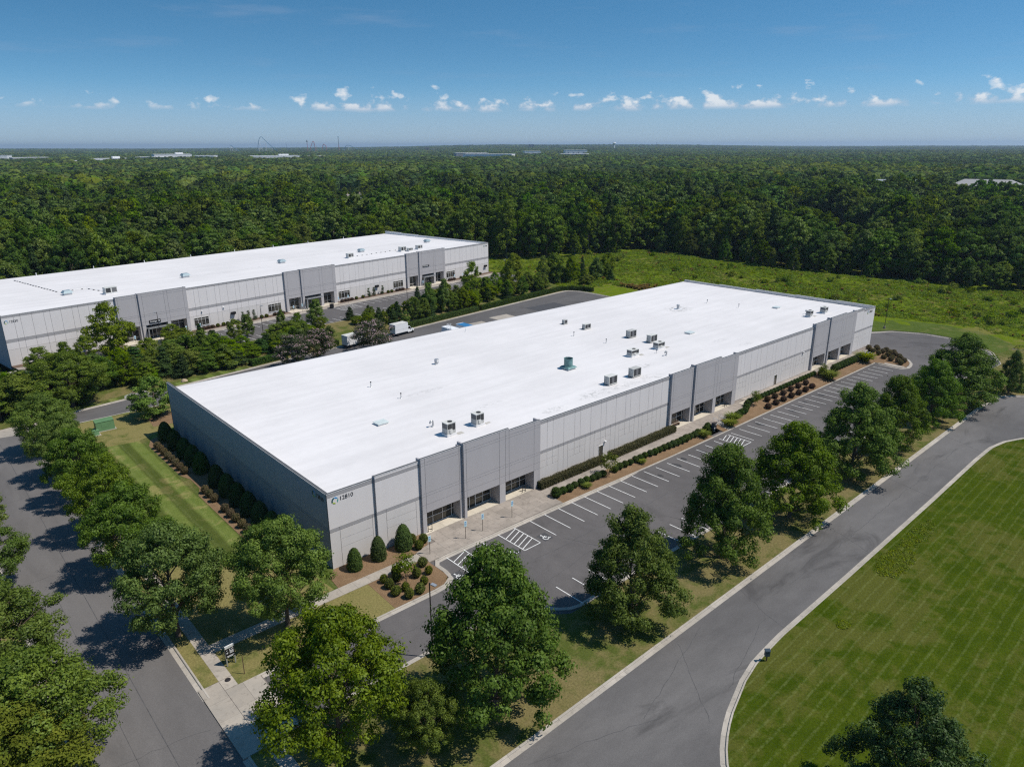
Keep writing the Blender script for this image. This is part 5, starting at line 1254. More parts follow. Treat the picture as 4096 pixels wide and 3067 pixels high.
# ------------------------------------------------------------------ street furniture and vehicles
def lamp_post(label, x, y, z, h, arm=0.55, heads=1, rz=0.0, base=True, m='pole_dark'):
    r = thing('lamp_post', label, 'lamp post', (x, y, z), rz)
    if base: mb = MB(); mb.lathe([(0.31, -0.2), (0.31, 0.62), (0.28, 0.66), (0.02, 0.66)], 18, 'concrete_base'); mb.build('concrete_footing', r)
    mb = MB(); mb.tube((0, 0, 0.6 if base else -0.1), (0, 0, h), 0.075, 0.06, 8, m); mb.build('pole', r)
    for q in range(heads):
        s = -1 if q == 0 else 1; mb = MB(); mb.box(min(0, s * arm), max(0, s * arm), -0.04, 0.04, h - 0.12, h - 0.04, m); mb.build('arm', r)
        mb = MB(); mb.box(min(s * arm * 0.5, s * (arm + 0.35)), max(s * arm * 0.5, s * (arm + 0.35)), -0.17, 0.17, h - 0.05, h + 0.06, 'galv'); mb.build('lamp_head', r)
    return r
lamp_post('dark lamp post on a round concrete footing beside the entry drive', -0.25, -20.85, 0.0, 8.6, rz=math.radians(100))
lamp_post('dark lamp post on the mown grass beyond the turning circle', 175.2, 5.2, -0.5, 8.6, rz=math.radians(60))
lamp_post('dark lamp post at the left of the farther parking lot', *b2(-114.9, -22.75), 1.0, 8.6, rz=B2A + PI)
lamp_post('dark lamp post in the middle of the farther parking lot', *b2(-64.6, -23.3), 1.0, 9.0, rz=B2A + PI)
lamp_post('dark lamp post in front of the Package All entrance', 17.8, 122.4, 1.0, 8.0, rz=B2A)
lamp_post('dark lamp post among the young trees at the far right lot end', 140.5, 127.2, 1.0, 8.0, rz=B2A)
def parking_sign(label, x, y, z, rz=0.0):
    r = thing('parking_sign', label, 'sign', (x, y, z), rz); mb = MB(); mb.tube((0, 0, -0.1), (0, 0, 2.5), 0.032, 0.032, 6, 'pole_dark'); mb.build('post', r)
    mb = MB(); mb.box(-0.19, 0.19, -0.055, -0.035, 1.75, 2.6, 'sign_white'); mb.build('plate', r)
    mb = MB(); mb.box(-0.165, 0.165, -0.062, -0.056, 1.79, 2.56, 'sign_pale'); mb.build('plate_field', r)
    mb = MB(); mb.box(-0.10, 0.10, -0.069, -0.063, 2.02, 2.24, 'sign_blue'); mb.build('symbol_field', r)
    mb = MB(); mb.lathe([(0.055, 0), (0.055, 0.006)], 10, 'sign_white'); o = mb.build('symbol', r, (0.01, -0.070, 2.12)); o.rotation_euler = (PI / 2, 0, 0)
    mb = MB(); mb.box(-0.11, 0.11, -0.068, -0.063, 2.36, 2.40, 'sign_blue'); mb.box(-0.09, 0.09, -0.068, -0.063, 2.44, 2.48, 'sign_blue'); mb.build('sign_lines', r)
for i, (x, y) in enumerate(((10.75, -5.1), (16.4, -5.2), (19.3, -5.2), (24.6, -5.15))):
    parking_sign('pale blue accessible parking sign on a black post, %s from the clipped egg shrubs' % ORD[i], x, y, 0.02, math.radians(-8))
for i, s in enumerate((-139.5, -126.2, -122.3, -93.0, -90.0, -76.5, -72.7, -39.8, -23.8, -19.3)):
    parking_sign('pale parking sign on the farther building\'s walk, %s from the left' % ORD[i], *b2(s, -4.2), 1.0, B2A)
# for-lease board by the street walk and a bare steel stake
r = thing('property_sign', 'black property board on two grey posts beside the street walk', 'sign', (-15.75, -8.35, 0), math.radians(4))
for x in (-0.42, 0.42): mb = MB(); mb.box(x - 0.05, x + 0.05, -0.05, 0.05, -0.1, 2.25, 'galv'); mb.build('post', r)
mb = MB(); mb.box(-0.46, 0.46, -0.075, -0.052, 0.95, 2.0, 'black_paint'); mb.build('board', r); mb = MB(); mb.box(-0.46, 0.46, -0.075, -0.052, 2.004, 2.25, 'unit_pale'); mb.build('header_board', r)
mb = MB(); mb.box(-0.47, 0.47, -0.08, 0.06, 2.252, 2.28, 'steel_white'); mb.build('cap', r)
for q, (a, b, z) in enumerate(((-0.05, 0.36, 1.86), (-0.05, 0.10, 1.76), (-0.05, 0.38, 1.66), (-0.05, 0.38, 1.54), (-0.05, 0.38, 1.42), (-0.36, -0.24, 1.80), (-0.36, -0.20, 1.56), (-0.36, -0.20, 1.46), (-0.38, 0.38, 1.14), (-0.30, 0.30, 1.03))):
    mb = MB(); mb.box(a, b, -0.082, -0.076, z - 0.022, z + 0.022, 'text_white'); mb.build('print_line', r)
o = MB(); o.box(-0.035, 0.035, -0.02, 0.02, -0.1, 2.1, 'bench_brown'); o = o.build('stake'); o.location = (-15.35, -10.55, 0); tag(o, 'thin rusty steel stake standing in the dry grass by the walk', 'stake')
o = MB(); o.lathe([(0.28, 0), (0.28, 0.03), (0.2, 0.05)], 16, 'pole_dark'); o = o.build('manhole_cover'); o.location = (-16.9, -10.3, 0.02); tag(o, 'small round dark utility cover at the corner of the street walk', 'cover')
# green transformer cabinets, boulders
def cabinet(label, x, y, w, d, h, rz):
    r = thing('transformer_cabinet', label, 'cabinet', (x, y, 0), rz); mb = MB(); mb.box(-w / 2 - 0.2, w / 2 + 0.2, -d / 2 - 0.2, d / 2 + 0.2, -0.1, 0.09, 'concrete_walk'); mb.build('pad', r)
    mb = MB(); mb.hexa([(-w / 2, -d / 2, 0.09), (w / 2, -d / 2, 0.09), (w / 2, d / 2, 0.09), (-w / 2, d / 2, 0.09), (-w / 2, -d / 2 + 0.25, h), (w / 2, -d / 2 + 0.25, h), (w / 2, d / 2, h + 0.1), (-w / 2, d / 2, h + 0.1)], 'box_green'); mb.build('body', r)
    mb = MB(); mb.hexa([(-w / 2 - 0.04, -d / 2 + 0.2, h), (w / 2 + 0.04, -d / 2 + 0.2, h), (w / 2 + 0.04, d / 2 + 0.04, h + 0.1), (-w / 2 - 0.04, d / 2 + 0.04, h + 0.1), (-w / 2 - 0.04, -d / 2 + 0.2, h + 0.05), (w / 2 + 0.04, -d / 2 + 0.2, h + 0.05), (w / 2 + 0.04, d / 2 + 0.04, h + 0.16), (-w / 2 - 0.04, d / 2 + 0.04, h + 0.16)], 'box_green'); mb.build('lid', r)
    mb = MB(); mb.hexa([(-w * 0.2, -d / 2 - 0.03 + 0.1, h * 0.4), (w * 0.2, -d / 2 - 0.03 + 0.1, h * 0.4), (w * 0.2, -d / 2 + 0.1, h * 0.4), (-w * 0.2, -d / 2 + 0.1, h * 0.4), (-w * 0.2, -d / 2 + 0.16, h * 0.75), (w * 0.2, -d / 2 + 0.16, h * 0.75), (w * 0.2, -d / 2 + 0.2, h * 0.75), (-w * 0.2, -d / 2 + 0.2, h * 0.75)], 'box_green'); mb.build('door_plate', r)
cabinet('large green transformer cabinet on the side lawn', -8.4, 69.2, 3.0, 2.0, 1.7, math.radians(-2)); cabinet('small green utility cabinet beside the transformer', -10.4, 67.0, 1.1, 0.8, 0.8, 0)
def boulder(label, x, y, s, seed):
    g = np.random.default_rng(seed); bm = bmesh.new(); bmesh.ops.create_icosphere(bm, subdivisions=2, radius=1)
    for v in bm.verts: v.co *= 0.85 + 0.25 * g.uniform(); v.co.z = max(v.co.z * 0.75, -0.2)
    me = bpy.data.meshes.new('boulder'); bm.to_mesh(me); bm.free(); me.materials.append(MATS['stone']); o = link('boulder', me, None, (x, y, 0.1)); o.scale = (s, s * 0.8, s); tag(o, label, 'boulder')
boulder('tan boulder beside the gravel at the back drive', 1.8, 87.5, 0.75, 3); boulder('tan boulder on the grass bank behind the roof corner', 11.9, 88.2, 0.75, 5); boulder('pink stone lying in the right hand lawn', 44.5, -68.0, 0.28, 9)
# mailbox-like utility post by the curved kerb
r = thing('utility_box', 'small dark blue utility box on a wooden post at the curved kerb', 'box', (24.0, -43.75, 0), math.radians(-40))
mb = MB(); mb.box(-0.05, 0.05, -0.05, 0.05, -0.1, 0.75, 'bench_brown'); mb.build('post', r); mb = MB(); mb.box(-0.24, 0.24, -0.15, 0.15, 0.62, 1.22, 'mail_blue'); mb.build('case', r)
mb = MB(); mb.hexa([(-0.27, -0.18, 1.222), (0.27, -0.18, 1.222), (0.27, 0.18, 1.222), (-0.27, 0.18, 1.222), (-0.27, -0.1, 1.33), (0.27, -0.1, 1.33), (0.27, 0.18, 1.36), (-0.27, 0.18, 1.36)], 'mail_blue'); mb.build('lid', r)
# steps with handrails from the lot up to the forecourts
def steps(label, x, y_top, w, rise, n, rz=0.0):
    r = thing('steps', label, 'steps', (x, y_top, 0), rz); run = 0.34
    for i in range(n): mb = MB(); mb.box(-w / 2, w / 2, -(i + 1) * run, -i * run - 0.01, -rise - 0.25, -rise * (i + 0.5) / n, 'concrete_walk'); mb.build('step', r)
    for s in (-1, 1):
        xx = s * (w / 2 + 0.12); rail = empty('handrail', parent=r)
        for k_, hh in enumerate((0.92, 0.62)):
            mb = MB(); mb.path([(xx, 0.55, hh - 0.1), (xx, 0.45, hh), (xx, 0.05, hh), (xx, -n * run, hh - rise), (xx, -n * run - 0.35, hh - rise), (xx, -n * run - 0.42, hh - rise - 0.2)], 0.03, 6, 'steel_white'); mb.build('bar', rail)
        for yy, zz in ((0.45, 0.0), (-n * run - 0.3, -rise)): mb = MB(); mb.tube((xx, yy, zz - 0.05), (xx, yy, zz + 0.92), 0.028, 0.028, 6, 'steel_white'); mb.build('post', rail)
    mb = MB(); mb.box(-w / 2 - 0.1, w / 2 + 0.1, -n * run - 1.2, -n * run - 0.01, -rise - 0.3, -rise + 0.01, 'concrete_walk'); mb.build('landing', r)
steps('concrete steps with white handrails beside the dark parcel box, middle entrance', 77.2, -4.0, 1.7, 0.5, 4)
steps('concrete steps with white handrails at the far end of the building', 142.2, -3.7, 1.5, 0.48, 4, math.radians(28))
r = thing('parcel_box', 'dark blue parcel locker on a pedestal beside the middle steps', 'mailbox', (73.5, -5.5, gz(73.5, -5.5)))
mb = MB(); mb.box(-0.15, 0.15, -0.15, 0.15, -0.1, 0.4, 'mail_blue'); mb.build('pedestal', r); mb = MB(); mb.box(-0.40, 0.40, -0.3, 0.3, 0.4, 1.45, 'mail_blue'); mb.build('case', r); mb = MB(); mb.box(-0.44, 0.44, -0.34, 0.34, 1.452, 1.5, 'pole_dark'); mb.build('lid', r)
for i in range(2):
    for j in range(3): mb = MB(); mb.box(-0.36 + i * 0.37, -0.02 + i * 0.37, -0.315, -0.301, 0.46 + j * 0.33, 0.74 + j * 0.33, 'unit_grey' if (i + j) % 3 == 0 else 'black_paint'); mb.build('door_plate', r)
def bench(label, x, y, rz):
    r = thing('bench', label, 'bench', (x, y, 0.02), rz)
    for i in range(3): mb = MB(); mb.box(-0.9, 0.9, -0.22 + i * 0.15, -0.09 + i * 0.15, 0.42, 0.46, 'bench_brown'); mb.build('seat_slat', r)
    for i in range(2): mb = MB(); mb.box(-0.9, 0.9, 0.24, 0.28, 0.55 + i * 0.17, 0.68 + i * 0.17, 'bench_brown'); mb.build('back_slat', r)
    for x_ in (-0.7, 0.7): mb = MB(); mb.box(x_ - 0.04, x_ + 0.04, -0.2, 0.28, 0, 0.418, 'pole_dark'); mb.build('leg', r)
bench('brown bench under the porch of the middle entrance', 69.7, -0.05, 0)
def bike_rack(label, x, y):
    r = thing('bike_rack', label, 'bike rack', (x, y, 0.02)); 
    for q, dx in enumerate((0.0, 0.62)): mb = MB(); mb.tube((dx, 0, -0.02), (dx, 0, 0.86), 0.04, 0.04, 8, 'pole_dark'); mb.build('post', r); mb = MB(); mb.path([(dx - 0.3 + 0.3 * math.cos(a), 0.3 * math.sin(a), 0.04) for a in np.linspace(-2.2, 2.2, 9)], 0.025, 5, 'pole_dark'); mb.build('ring', r)
bike_rack('black bike rack posts at the right porch of the near entrance', 31.0, -0.35); bike_rack('black bike rack posts at the left porch of the near entrance', 13.9, -0.35); bike_rack('black bike rack posts at the middle entrance porch', 85.2, -0.3)
r = thing('litter_bin', 'dark litter bin at the kerb of the farther building\'s middle entrance', 'bin', (*b2(-80.7, -6.2), 1.0), B2A)
mb = MB(); mb.box(-0.5, 0.5, -0.4, 0.4, 0, 1.2, 'black_paint'); mb.build('body', r); mb = MB(); mb.box(-0.56, 0.56, -0.46, 0.46, 1.202, 1.3, 'pole_dark'); mb.build('lid', r)

def wheel(parent, x, y, r_=0.38, w=0.26, side=1):
    q = empty('wheel', (x, y, r_), 0, parent)
    mb = MB(); mb.lathe([(r_ * 0.55, -w / 2), (r_ * 0.95, -w / 2), (r_, -w * 0.3), (r_, w * 0.3), (r_ * 0.95, w / 2), (r_ * 0.55, w / 2)], 18, 'tyre'); o = mb.build('tyre', q); o.rotation_euler = (PI / 2, 0, 0)
    mb = MB(); mb.lathe([(r_ * 0.56, -w * 0.42), (r_ * 0.5, w * 0.40), (r_ * 0.2, w * 0.46), (0.01, w * 0.46)], 14, 'rim'); o = mb.build('rim', q); o.rotation_euler = (PI / 2 * (1 if side < 0 else -1), 0, 0)
def box_truck(label, x, y, rz, z=-KB, Lb=4.6, Hb=3.25, top='truck_top'):
    """cargo box from x=0 (tail) to Lb, van cab in front; y across"""
    r = thing('box_truck', label, 'truck', (x, y, z), rz); w = 1.18
    mb = MB(); mb.box(-0.1, Lb + 1.7, -0.45, 0.45, 0.45, 0.78, 'chassis'); mb.build('chassis', r)
    for sgn in (-1, 1):
        for za, zb in ((0.85, 1.72), (1.76, Hb - 0.02)): mb = MB(); mb.box(0.05, Lb - 0.05, sgn * w - (0.04 if sgn > 0 else 0), sgn * w + (0 if sgn > 0 else 0.04), za, zb, 'truck_white'); mb.build('side_panel', r)
        mb = MB(); mb.box(0.03, Lb - 0.03, sgn * (w - 0.03) - 0.01, sgn * (w - 0.03) + 0.01, 1.70, 1.78, 'coil_grey'); mb.build('rub_rail', r)
    mb = MB(); mb.box(0.0, Lb, -w + 0.05, w - 0.05, 0.8, Hb - 0.04, 'truck_white'); mb.build('cargo_box', r)
    mb = MB(); mb.box(-0.03, Lb + 0.02, -w - 0.01, w + 0.01, Hb - 0.018, Hb + 0.04, top); mb.build('box_top', r)
    mb = MB(); mb.box(-0.05, -0.005, -w + 0.12, w - 0.12, 0.9, Hb - 0.2, 'unit_pale'); mb.build('roll_door', r)
    mb = MB(); mb.box(-0.25, -0.02, -1.0, 1.0, 0.5, 0.66, 'chassis'); mb.build('tail_bumper', r)
    c0 = Lb + 0.06; prof = [(c0, 0.5), (c0 + 2.1, 0.5), (c0 + 2.2, 0.95), (c0 + 2.05, 1.22), (c0 + 1.25, 1.42), (c0 + 0.75, 2.10), (c0 + 0.25, 2.22), (c0, 2.2)]
    mb = MB(); k = mb.mi('truck_white'); n = len(prof)
    for yy, sc_ in ((-0.98, 1), (0.98, 1)): mb.v += [(p[0], yy * (0.86 if p[1] > 1.5 else 1.0), p[1]) for p in prof]
    mb.f.append(tuple(range(n))); mb.m.append(k); mb.f.append(tuple(range(2 * n - 1, n - 1, -1))); mb.m.append(k)
    for i in range(n): j = (i + 1) % n; mb.f.append((i, i + n, j + n, j)); mb.m.append(k)
    mb.build('cab', r)
    mb = MB(); mb.hexa([(c0 + 1.27, -0.82, 1.45), (c0 + 1.30, -0.82, 1.44), (c0 + 1.30, 0.82, 1.44), (c0 + 1.27, 0.82, 1.45), (c0 + 0.80, -0.74, 2.06), (c0 + 0.84, -0.74, 2.06), (c0 + 0.84, 0.74, 2.06), (c0 + 0.80, 0.74, 2.06)], 'glass_dark'); mb.build('windscreen', r)
    for s in (-1, 1):
        mb = MB(); mb.hexa([(c0 + 0.22, s * 0.985 - 0.01, 1.42), (c0 + 1.12, s * 0.985 - 0.01, 1.42), (c0 + 1.12, s * 0.985 + 0.01, 1.42), (c0 + 0.22, s * 0.985 + 0.01, 1.42), (c0 + 0.25, s * 0.87 - 0.01, 2.02), (c0 + 0.72, s * 0.87 - 0.01, 2.02), (c0 + 0.72, s * 0.87 + 0.01, 2.02), (c0 + 0.25, s * 0.87 + 0.01, 2.02)], 'glass_dark'); mb.build('side_window', r)
        mb = MB(); mb.box(c0 + 0.95, c0 + 1.1, s * 1.15 - 0.06, s * 1.15 + 0.06, 1.35, 1.62, 'black_paint'); mb.build('mirror', r)
        mb = MB(); mb.box(c0 + 2.1, c0 + 2.2, s * 0.7 - 0.16, s * 0.7 + 0.16, 0.95, 1.12, 'sign_white'); mb.build('headlight', r)
    mb = MB(); mb.box(c0 + 2.12, c0 + 2.28, -0.95, 0.95, 0.42, 0.66, 'black_paint'); mb.build('bumper', r)
    for s in (-1, 1): wheel(r, 1.15, s * 1.02, side=s); wheel(r, c0 + 1.62, s * 0.92, side=s)
    return r
box_truck('white box truck parked with its cab toward the hedge, right one of the two', 67.45, 90.85, math.radians(7))
box_truck('white box truck parked half behind the flowering tree, left one of the two', 51.95, 89.1, math.radians(7))
box_truck('white truck backed to the dock, only its roof and hood showing', 76.8, 72.6, math.radians(90), Lb=7.0, Hb=3.4, top='truck_white')
r = thing('semi_trailer', 'blue-topped trailer backed to the dock beside the white truck', 'trailer', (81.4, 67.0, -KB), math.radians(90))
mb = MB(); mb.box(0, 12.2, -1.25, 1.25, 1.1, 3.4, 'truck_white'); mb.build('body', r); mb = MB(); mb.box(-0.02, 12.22, -1.27, 1.27, 3.402, 3.46, 'trailer_blue'); mb.build('top', r); mb = MB(); mb.box(12.0, 12.24, -1.27, 1.27, 3.1, 3.5, 'steel_white'); mb.build('front_rim', r)
for x in (1.0, 2.3):
    for s in (-1, 1): wheel(r, x, s * 1.05, 0.5, 0.3, s)
for x in (9.2,):
    for s in (-1, 1): mb = MB(); mb.box(x - 0.08, x + 0.08, s * 0.8 - 0.08, s * 0.8 + 0.08, 0, 1.1, 'chassis'); mb.build('landing_leg', r)
# ------------------------------------------------------------------ planting
OAK = [make_tree('lot_oak', 100 + i, 10.0, 4.1, 0.9, 340, 50000, 0.098, 'pyr', 'leaf_oak', csize=0.62, trunk_r=0.17, limbs=44, flat=0.8, lobes=(48, 42, 54)[i]) for i in range(3)]
STR = [make_tree('street_oak', 200 + i, 10.0, 4.4, 2.2, 320, 50000, 0.102, 'oval', 'leaf_street', csize=0.68, trunk_r=0.19, limbs=44, flat=0.75, lobes=(38, 44, 34)[i]) for i in range(3)]
YEL = make_tree('yellow_tree', 300, 10.0, 4.4, 1.6, 300, 46000, 0.105, 'oval', 'leaf_yellow', csize=0.68, trunk_r=0.19, limbs=40, lobes=36)
MED = [make_tree('young_tree', 400 + i, 10.0, 3.3, 0.6, 170, 11000, 0.18, ('oval', 'pyr', 'oval')[i], ('leaf_young', 'leaf_street', 'leaf_yellow')[i], csize=0.82, trunk_r=0.13, limbs=16, lobes=(30, 36, 32)[i]) for i in range(3)]
CON = make_tree('young_conifer', 450, 10.0, 2.3, 0.4, 110, 7000, 0.20, 'cone', 'leaf_pine', csize=0.95, trunk_r=0.12, limbs=14, flat=0.5)
SPR = make_tree('sapling', 470, 4.0, 1.3, 1.1, 30, 900, 0.13, 'oval', 'leaf_yellow', csize=0.5, trunk_r=0.045, limbs=14)
MYR = [make_tree('crape_myrtle', 480 + i, 8.0, 4.4, 1.4, 110, 14000, 0.16, 'round', 'leaf_myrtle', csize=1.0, trunk_r=0.12, limbs=24, flowers=0.5) for i in range(2)]
G1, G2, G3 = 'oaks in the strip between the lot and the road', 'oaks along the near side of the street', 'trees on the far side of the street'
ROW = [(-0.1, -30.4, 16.6, 6.3), (19.1, -30.3, 13.2, 5.4), (37.1, -30.2, 15.3, 5.7), (53.3, -30.7, 14.0, 6.1), (73.1, -30.4, 14.6, 6.7), (89.1, -30.3, 12.7, 5.1), (106.3, -30.2, 12.0, 5.2), (120.0, -30.4, 14.2, 8.0)]
for i, (x, y, h, r_) in enumerate(ROW):
    place_tree(OAK[i % 3], x, y, 1, i * 1.9, 'oak_tree', 'dark green oak, %s from the near end of the row between parking lot and road' % ORD[i], 'tree', G1, gz(x, y), h / 10, r_ / 4.3)
place_tree(OAK[1], 134.6, -35.5, 1, 0.4, 'oak_tree', 'slim small tree at the far bend of the road', 'tree', None, -0.1, 0.92, 0.62)
place_tree(STR[0], -13.4, -25.9, 1, 0.3, 'oak_tree', 'big bright green tree at the entry drive, bottom centre', 'tree', None, 0, 1.38, 1.27)
place_tree(STR[1], -7.7, -30.4, 1, 2.1, 'oak_tree', 'small bright green tree right of the big one at the entry', 'tree', None, 0, 0.70, 0.60)
place_tree(STR[2], -8.9, -6.4, 1, 1.2, 'oak_tree', 'rounded green tree over the walk in front of the building corner', 'tree', None, 0, 1.27, 1.12)
for i, (x, y, h, r_) in enumerate(((-18.2, -0.3, 12.6, 5.6), (-18.2, 15.5, 11.6, 4.8), (-18.1, 27.4, 11.2, 4.5), (-18.1, 39.8, 11.0, 4.5), (-18.1, 51.0, 10.2, 4.4), (-18.0, 64.0, 10.0, 5.0))):
    place_tree(STR[(i + 1) % 3], x, y, 1, i * 2.3, 'street_tree', 'green street tree on the verge beside the side lawn, %s from the near end' % ORD[i], 'tree', G2, 0, h / 10, r_ / 4.75)
place_tree(STR[0], -9.9, 86.6, 1, 0.7, 'street_tree', 'broad dark tree beside the back drive, left of the boulder', 'tree', None, 0.1, 1.06, 1.55)
place_tree(MED[2], -17.7, 88.0, 1, 0.7, 'street_tree', 'yellow green tree at the far left end of the street', 'tree', None, 0, 0.86, 1.5)
place_tree(STR[1], -23.5, 98.0, 1, 0.2, 'street_tree', 'dark tree at the left edge behind the far driveway apron', 'tree', None, 0, 0.9, 1.1)
for i, (x, y, h, r_, m) in enumerate(((-32.1, 21.0, 9.2, 4.7, STR[2]), (-32.6, 3.6, 10.0, 5.8, STR[1]), (-32.4, -11.5, 11.0, 6.1, STR[0]), (-35.0, -15.0, 10.4, 6.0, YEL), (-32.0, 36.0, 8.5, 5.0, STR[0]))):
    place_tree(m, x, y, 1, i * 1.3 + 0.5, 'street_tree', ('leafy street tree at the left edge, third from the bottom corner', 'leafy street tree at the left edge, second from the bottom corner', 'large leafy street tree filling the bottom left corner', 'yellowing street tree in the bottom left corner', 'street tree at the left edge, farthest of the far-side row')[i], 'tree', G3, 0, h / 10, r_ / 4.75)
DUSK = make_tree('lawn_tree', 150, 12.0, 5.2, 1.0, 330, 46000, 0.10, 'pyr', 'leaf_dusk', csize=0.62, trunk_r=0.2, limbs=44, flat=1.0, lobes=40)
place_tree(DUSK, 15.3, -59.6, 1, 0.9, 'lawn_tree', 'dark tree in the right hand lawn at the bottom right', 'tree', None, 0, 1.0, 1.0)
place_tree(MED[0], 0.3, 69.6, 1, 0.9, 'young_tree', 'small tree in the mulch bed behind the building corner', 'tree', None, 0, 0.80, 1.05)
for i, (x, y) in enumerate(((56.0, 81.6), (41.2, 83.0), (34.4, 81.0))): place_tree(MYR[i % 2], x, y, 1, i * 2.0, 'crape_myrtle', ('pink flowering tree in front of the left box truck', 'pink flowering tree behind the roof edge, middle of three', 'pink flowering tree behind the roof edge, leftmost of three')[i], 'tree', None, -KB, 0.98, 1.0 if i == 0 else 0.88)
flat('truck_court_island', [(30, 78.5), (60.5, 78.5), (61.5, 81.5), (60, 84.5), (32, 84.5), (29, 81.5)], 'mulch', 0.0, 0.2)
for i, (x, y) in enumerate(((5.2, -8.1), (45.3, -5.0), (90.3, -3.9), (117.9, -4.4))): place_tree(SPR, x, y, 1, i * 1.7, 'sapling', ('yellow green sapling among the island shrubs', 'light green sapling beside the door in the long wall', 'thin sapling right of the middle entrance', 'thin sapling left of the far entrance')[i], 'sapling', None, gz(x, y), 0.95 if i < 2 else 0.8, 1.0 if i < 2 else 0.75)

# ---- clipped shrubs
SB = [make_shrub('ball_shrub', 20 + i, 'leaf_shrub', 620, 0.10) for i in range(2)]
SY = make_shrub('ball_shrub', 25, 'leaf_shrub_yellow', 900, 0.10, top=1.0)
SBR = make_shrub('ball_shrub', 26, 'leaf_shrub_brown', 900, 0.085, rough=0.03)
SRD = make_shrub('ball_shrub', 27, 'leaf_shrub_red', 700, 0.10)
EGG = make_shrub('egg_shrub', 28, 'leaf_shrub', 3600, 0.075, 'egg', top=1.0)
def shrub(me, x, y, r_, h, label, group, name='clipped_shrub', z=None):
    o = link(name, me, None, (x, y, (gz(x, y) if z is None else z) - 0.02), float(RNG.uniform(0, 6))); o.scale = (r_, r_, h / 1.75); return tag(o, label, 'shrub', group)
for i, (x, y, r_, h) in enumerate(((2.0, -1.75, 0.95, 2.9), (5.35, -1.75, 1.0, 3.2), (9.0, -1.85, 1.12, 3.5))): shrub(EGG, x, y, r_, h * 0.875, 'tall egg-shaped clipped evergreen, %s from the building corner' % ORD[i], 'egg-shaped evergreens at the corner', 'egg_shrub')
for i, (x, y) in enumerate(((10.6, -1.35), (11.75, -2.3), (10.4, -3.2))): shrub(SY, x, y, 0.62, 1.25, ('yellow green clipped ball at the wall behind the tallest egg shrub', 'yellow green clipped ball at the left porch column', 'yellow green clipped ball between egg shrub and parking sign')[i], 'clipped balls at the corner')
ISL = [(3.1, -6.5), (2.95, -7.9), (2.8, -9.55), (4.1, -9.55), (3.6, -11.05), (5.1, -11.05), (6.4, -10.0), (6.6, -8.2), (8.5, -6.7), (8.05, -8.6), (4.4, -7.25), (5.1, -6.1)]
for i, (x, y) in enumerate(ISL): shrub(SY, x, y, 0.50 + 0.07 * ((i * 7) % 3), 1.05 + 0.1 * ((i * 5) % 3), 'small clipped yellow green shrub in the corner island bed', 'shrubs in the corner island bed')
for i, y in enumerate((53.3, 51.6, 49.6, 47.7, 45.8, 43.9, 41.8, 39.9)): shrub(SBR, -4.1, y, 0.66, 1.25, 'brown clipped ball beside the shaded wall, %s from the far end' % ORD[i], 'brown balls along the shaded wall', z=0)
for i, y in enumerate((31.0, 29.3, 27.4, 23.3, 21.3, 19.5, 17.4, 15.6, 13.8)): shrub(SBR, -4.1, y, 0.66, 1.25, 'brown clipped ball beside the shaded wall in the near group, %s from the far end' % ORD[i], 'brown balls along the shaded wall, near group', z=0)
for i, y in enumerate((55.9, 50.9, 46.2, 42.4, 38.6, 32.1, 28.0, 24.0, 20.2, 16.4, 12.6)): shrub(EGG, -1.9, y, 1.25, 3.1, 'tall dark egg-shaped shrub in the shade of the end wall, %s from the far end' % ORD[i], 'egg shrubs along the shaded wall', 'egg_shrub', z=0)
FR = [(33.6, -4.85, .85), (35.2, -4.75, .6), (36.4, -4.9, .65), (37.8, -4.6, .55), (39.1, -4.7, .62), (40.4, -4.65, .58), (41.6, -4.8, .55), (42.7, -4.8, .62), (43.95, -4.85, .58), (46.6, -5.0, .6), (48.0, -4.8, .6), (49.3, -4.85, .58), (50.6, -4.85, .52), (52.0, -4.8, .58), (53.2, -4.8, .55), (54.5, -4.75, .54), (55.8, -4.85, .58), (56.95, -5.0, .6), (58.3, -4.9, .55), (59.5, -4.95, .6), (60.7, -5.0, .6), (61.9, -5.05, .65), (63.1, -5.1, .62), (64.3, -5.1, .66), (65.6, -5.1, .7), (67.0, -5.0, .58), (68.2, -5.05, .62), (69.5, -4.8, .58), (72.0, -4.95, .68), (73.2, -4.4, .6)]
for i, (x, y, r_) in enumerate(FR): shrub(SB[i % 2], x, y, r_ * 1.05, r_ * 1.75, 'clipped green ball along the front walk, %s from the near forecourt' % nth(i), 'clipped balls along the front walk')
for i, (x, y) in enumerate(((82.4, -4.9), (83.7, -4.8), (85.2, -4.75), (86.8, -4.1), (88.7, -3.2), (90.0, -2.9))): shrub(SB[i % 2], x, y, 0.72, 1.2, 'clipped green ball right of the middle steps, %s from the steps' % ORD[i], 'clipped balls right of the middle steps')
for i in range(22):
    x = 91.6 + i * 1.23; shrub(SB[i % 2], x, -2.65, 0.56, 1.0, 'small clipped green ball in the row below the long far wall, %s from the left' % nth(i), 'clipped balls along the far wall')
for i in range(3): shrub(SB[i % 2], 118.5 + i * 0.9, -3.6, 0.7, 1.2, 'clipped green ball beside the thin far sapling, %s from the left' % ORD[i], 'clipped balls near the far entrance')
for i in range(12):
    x = 124.0 + i * 1.27; shrub(SB[i % 2], x, -4.1, 0.86, 1.55, 'large clipped green ball in the dense row before the far entrance, %s from the left' % ORD[i], 'large clipped balls before the far entrance')
for i, (x, y) in enumerate(((91.6, -6.1), (94.8, -6.0), (97.8, -6.0), (101.0, -6.0), (103.9, -6.1), (106.8, -6.1), (109.9, -6.0))): shrub(SRD, x, y, 0.68, 1.1, 'dark purple brown ball shrub nearest the kerb, %s from the left' % ORD[i], 'purple ball shrubs at the kerb')
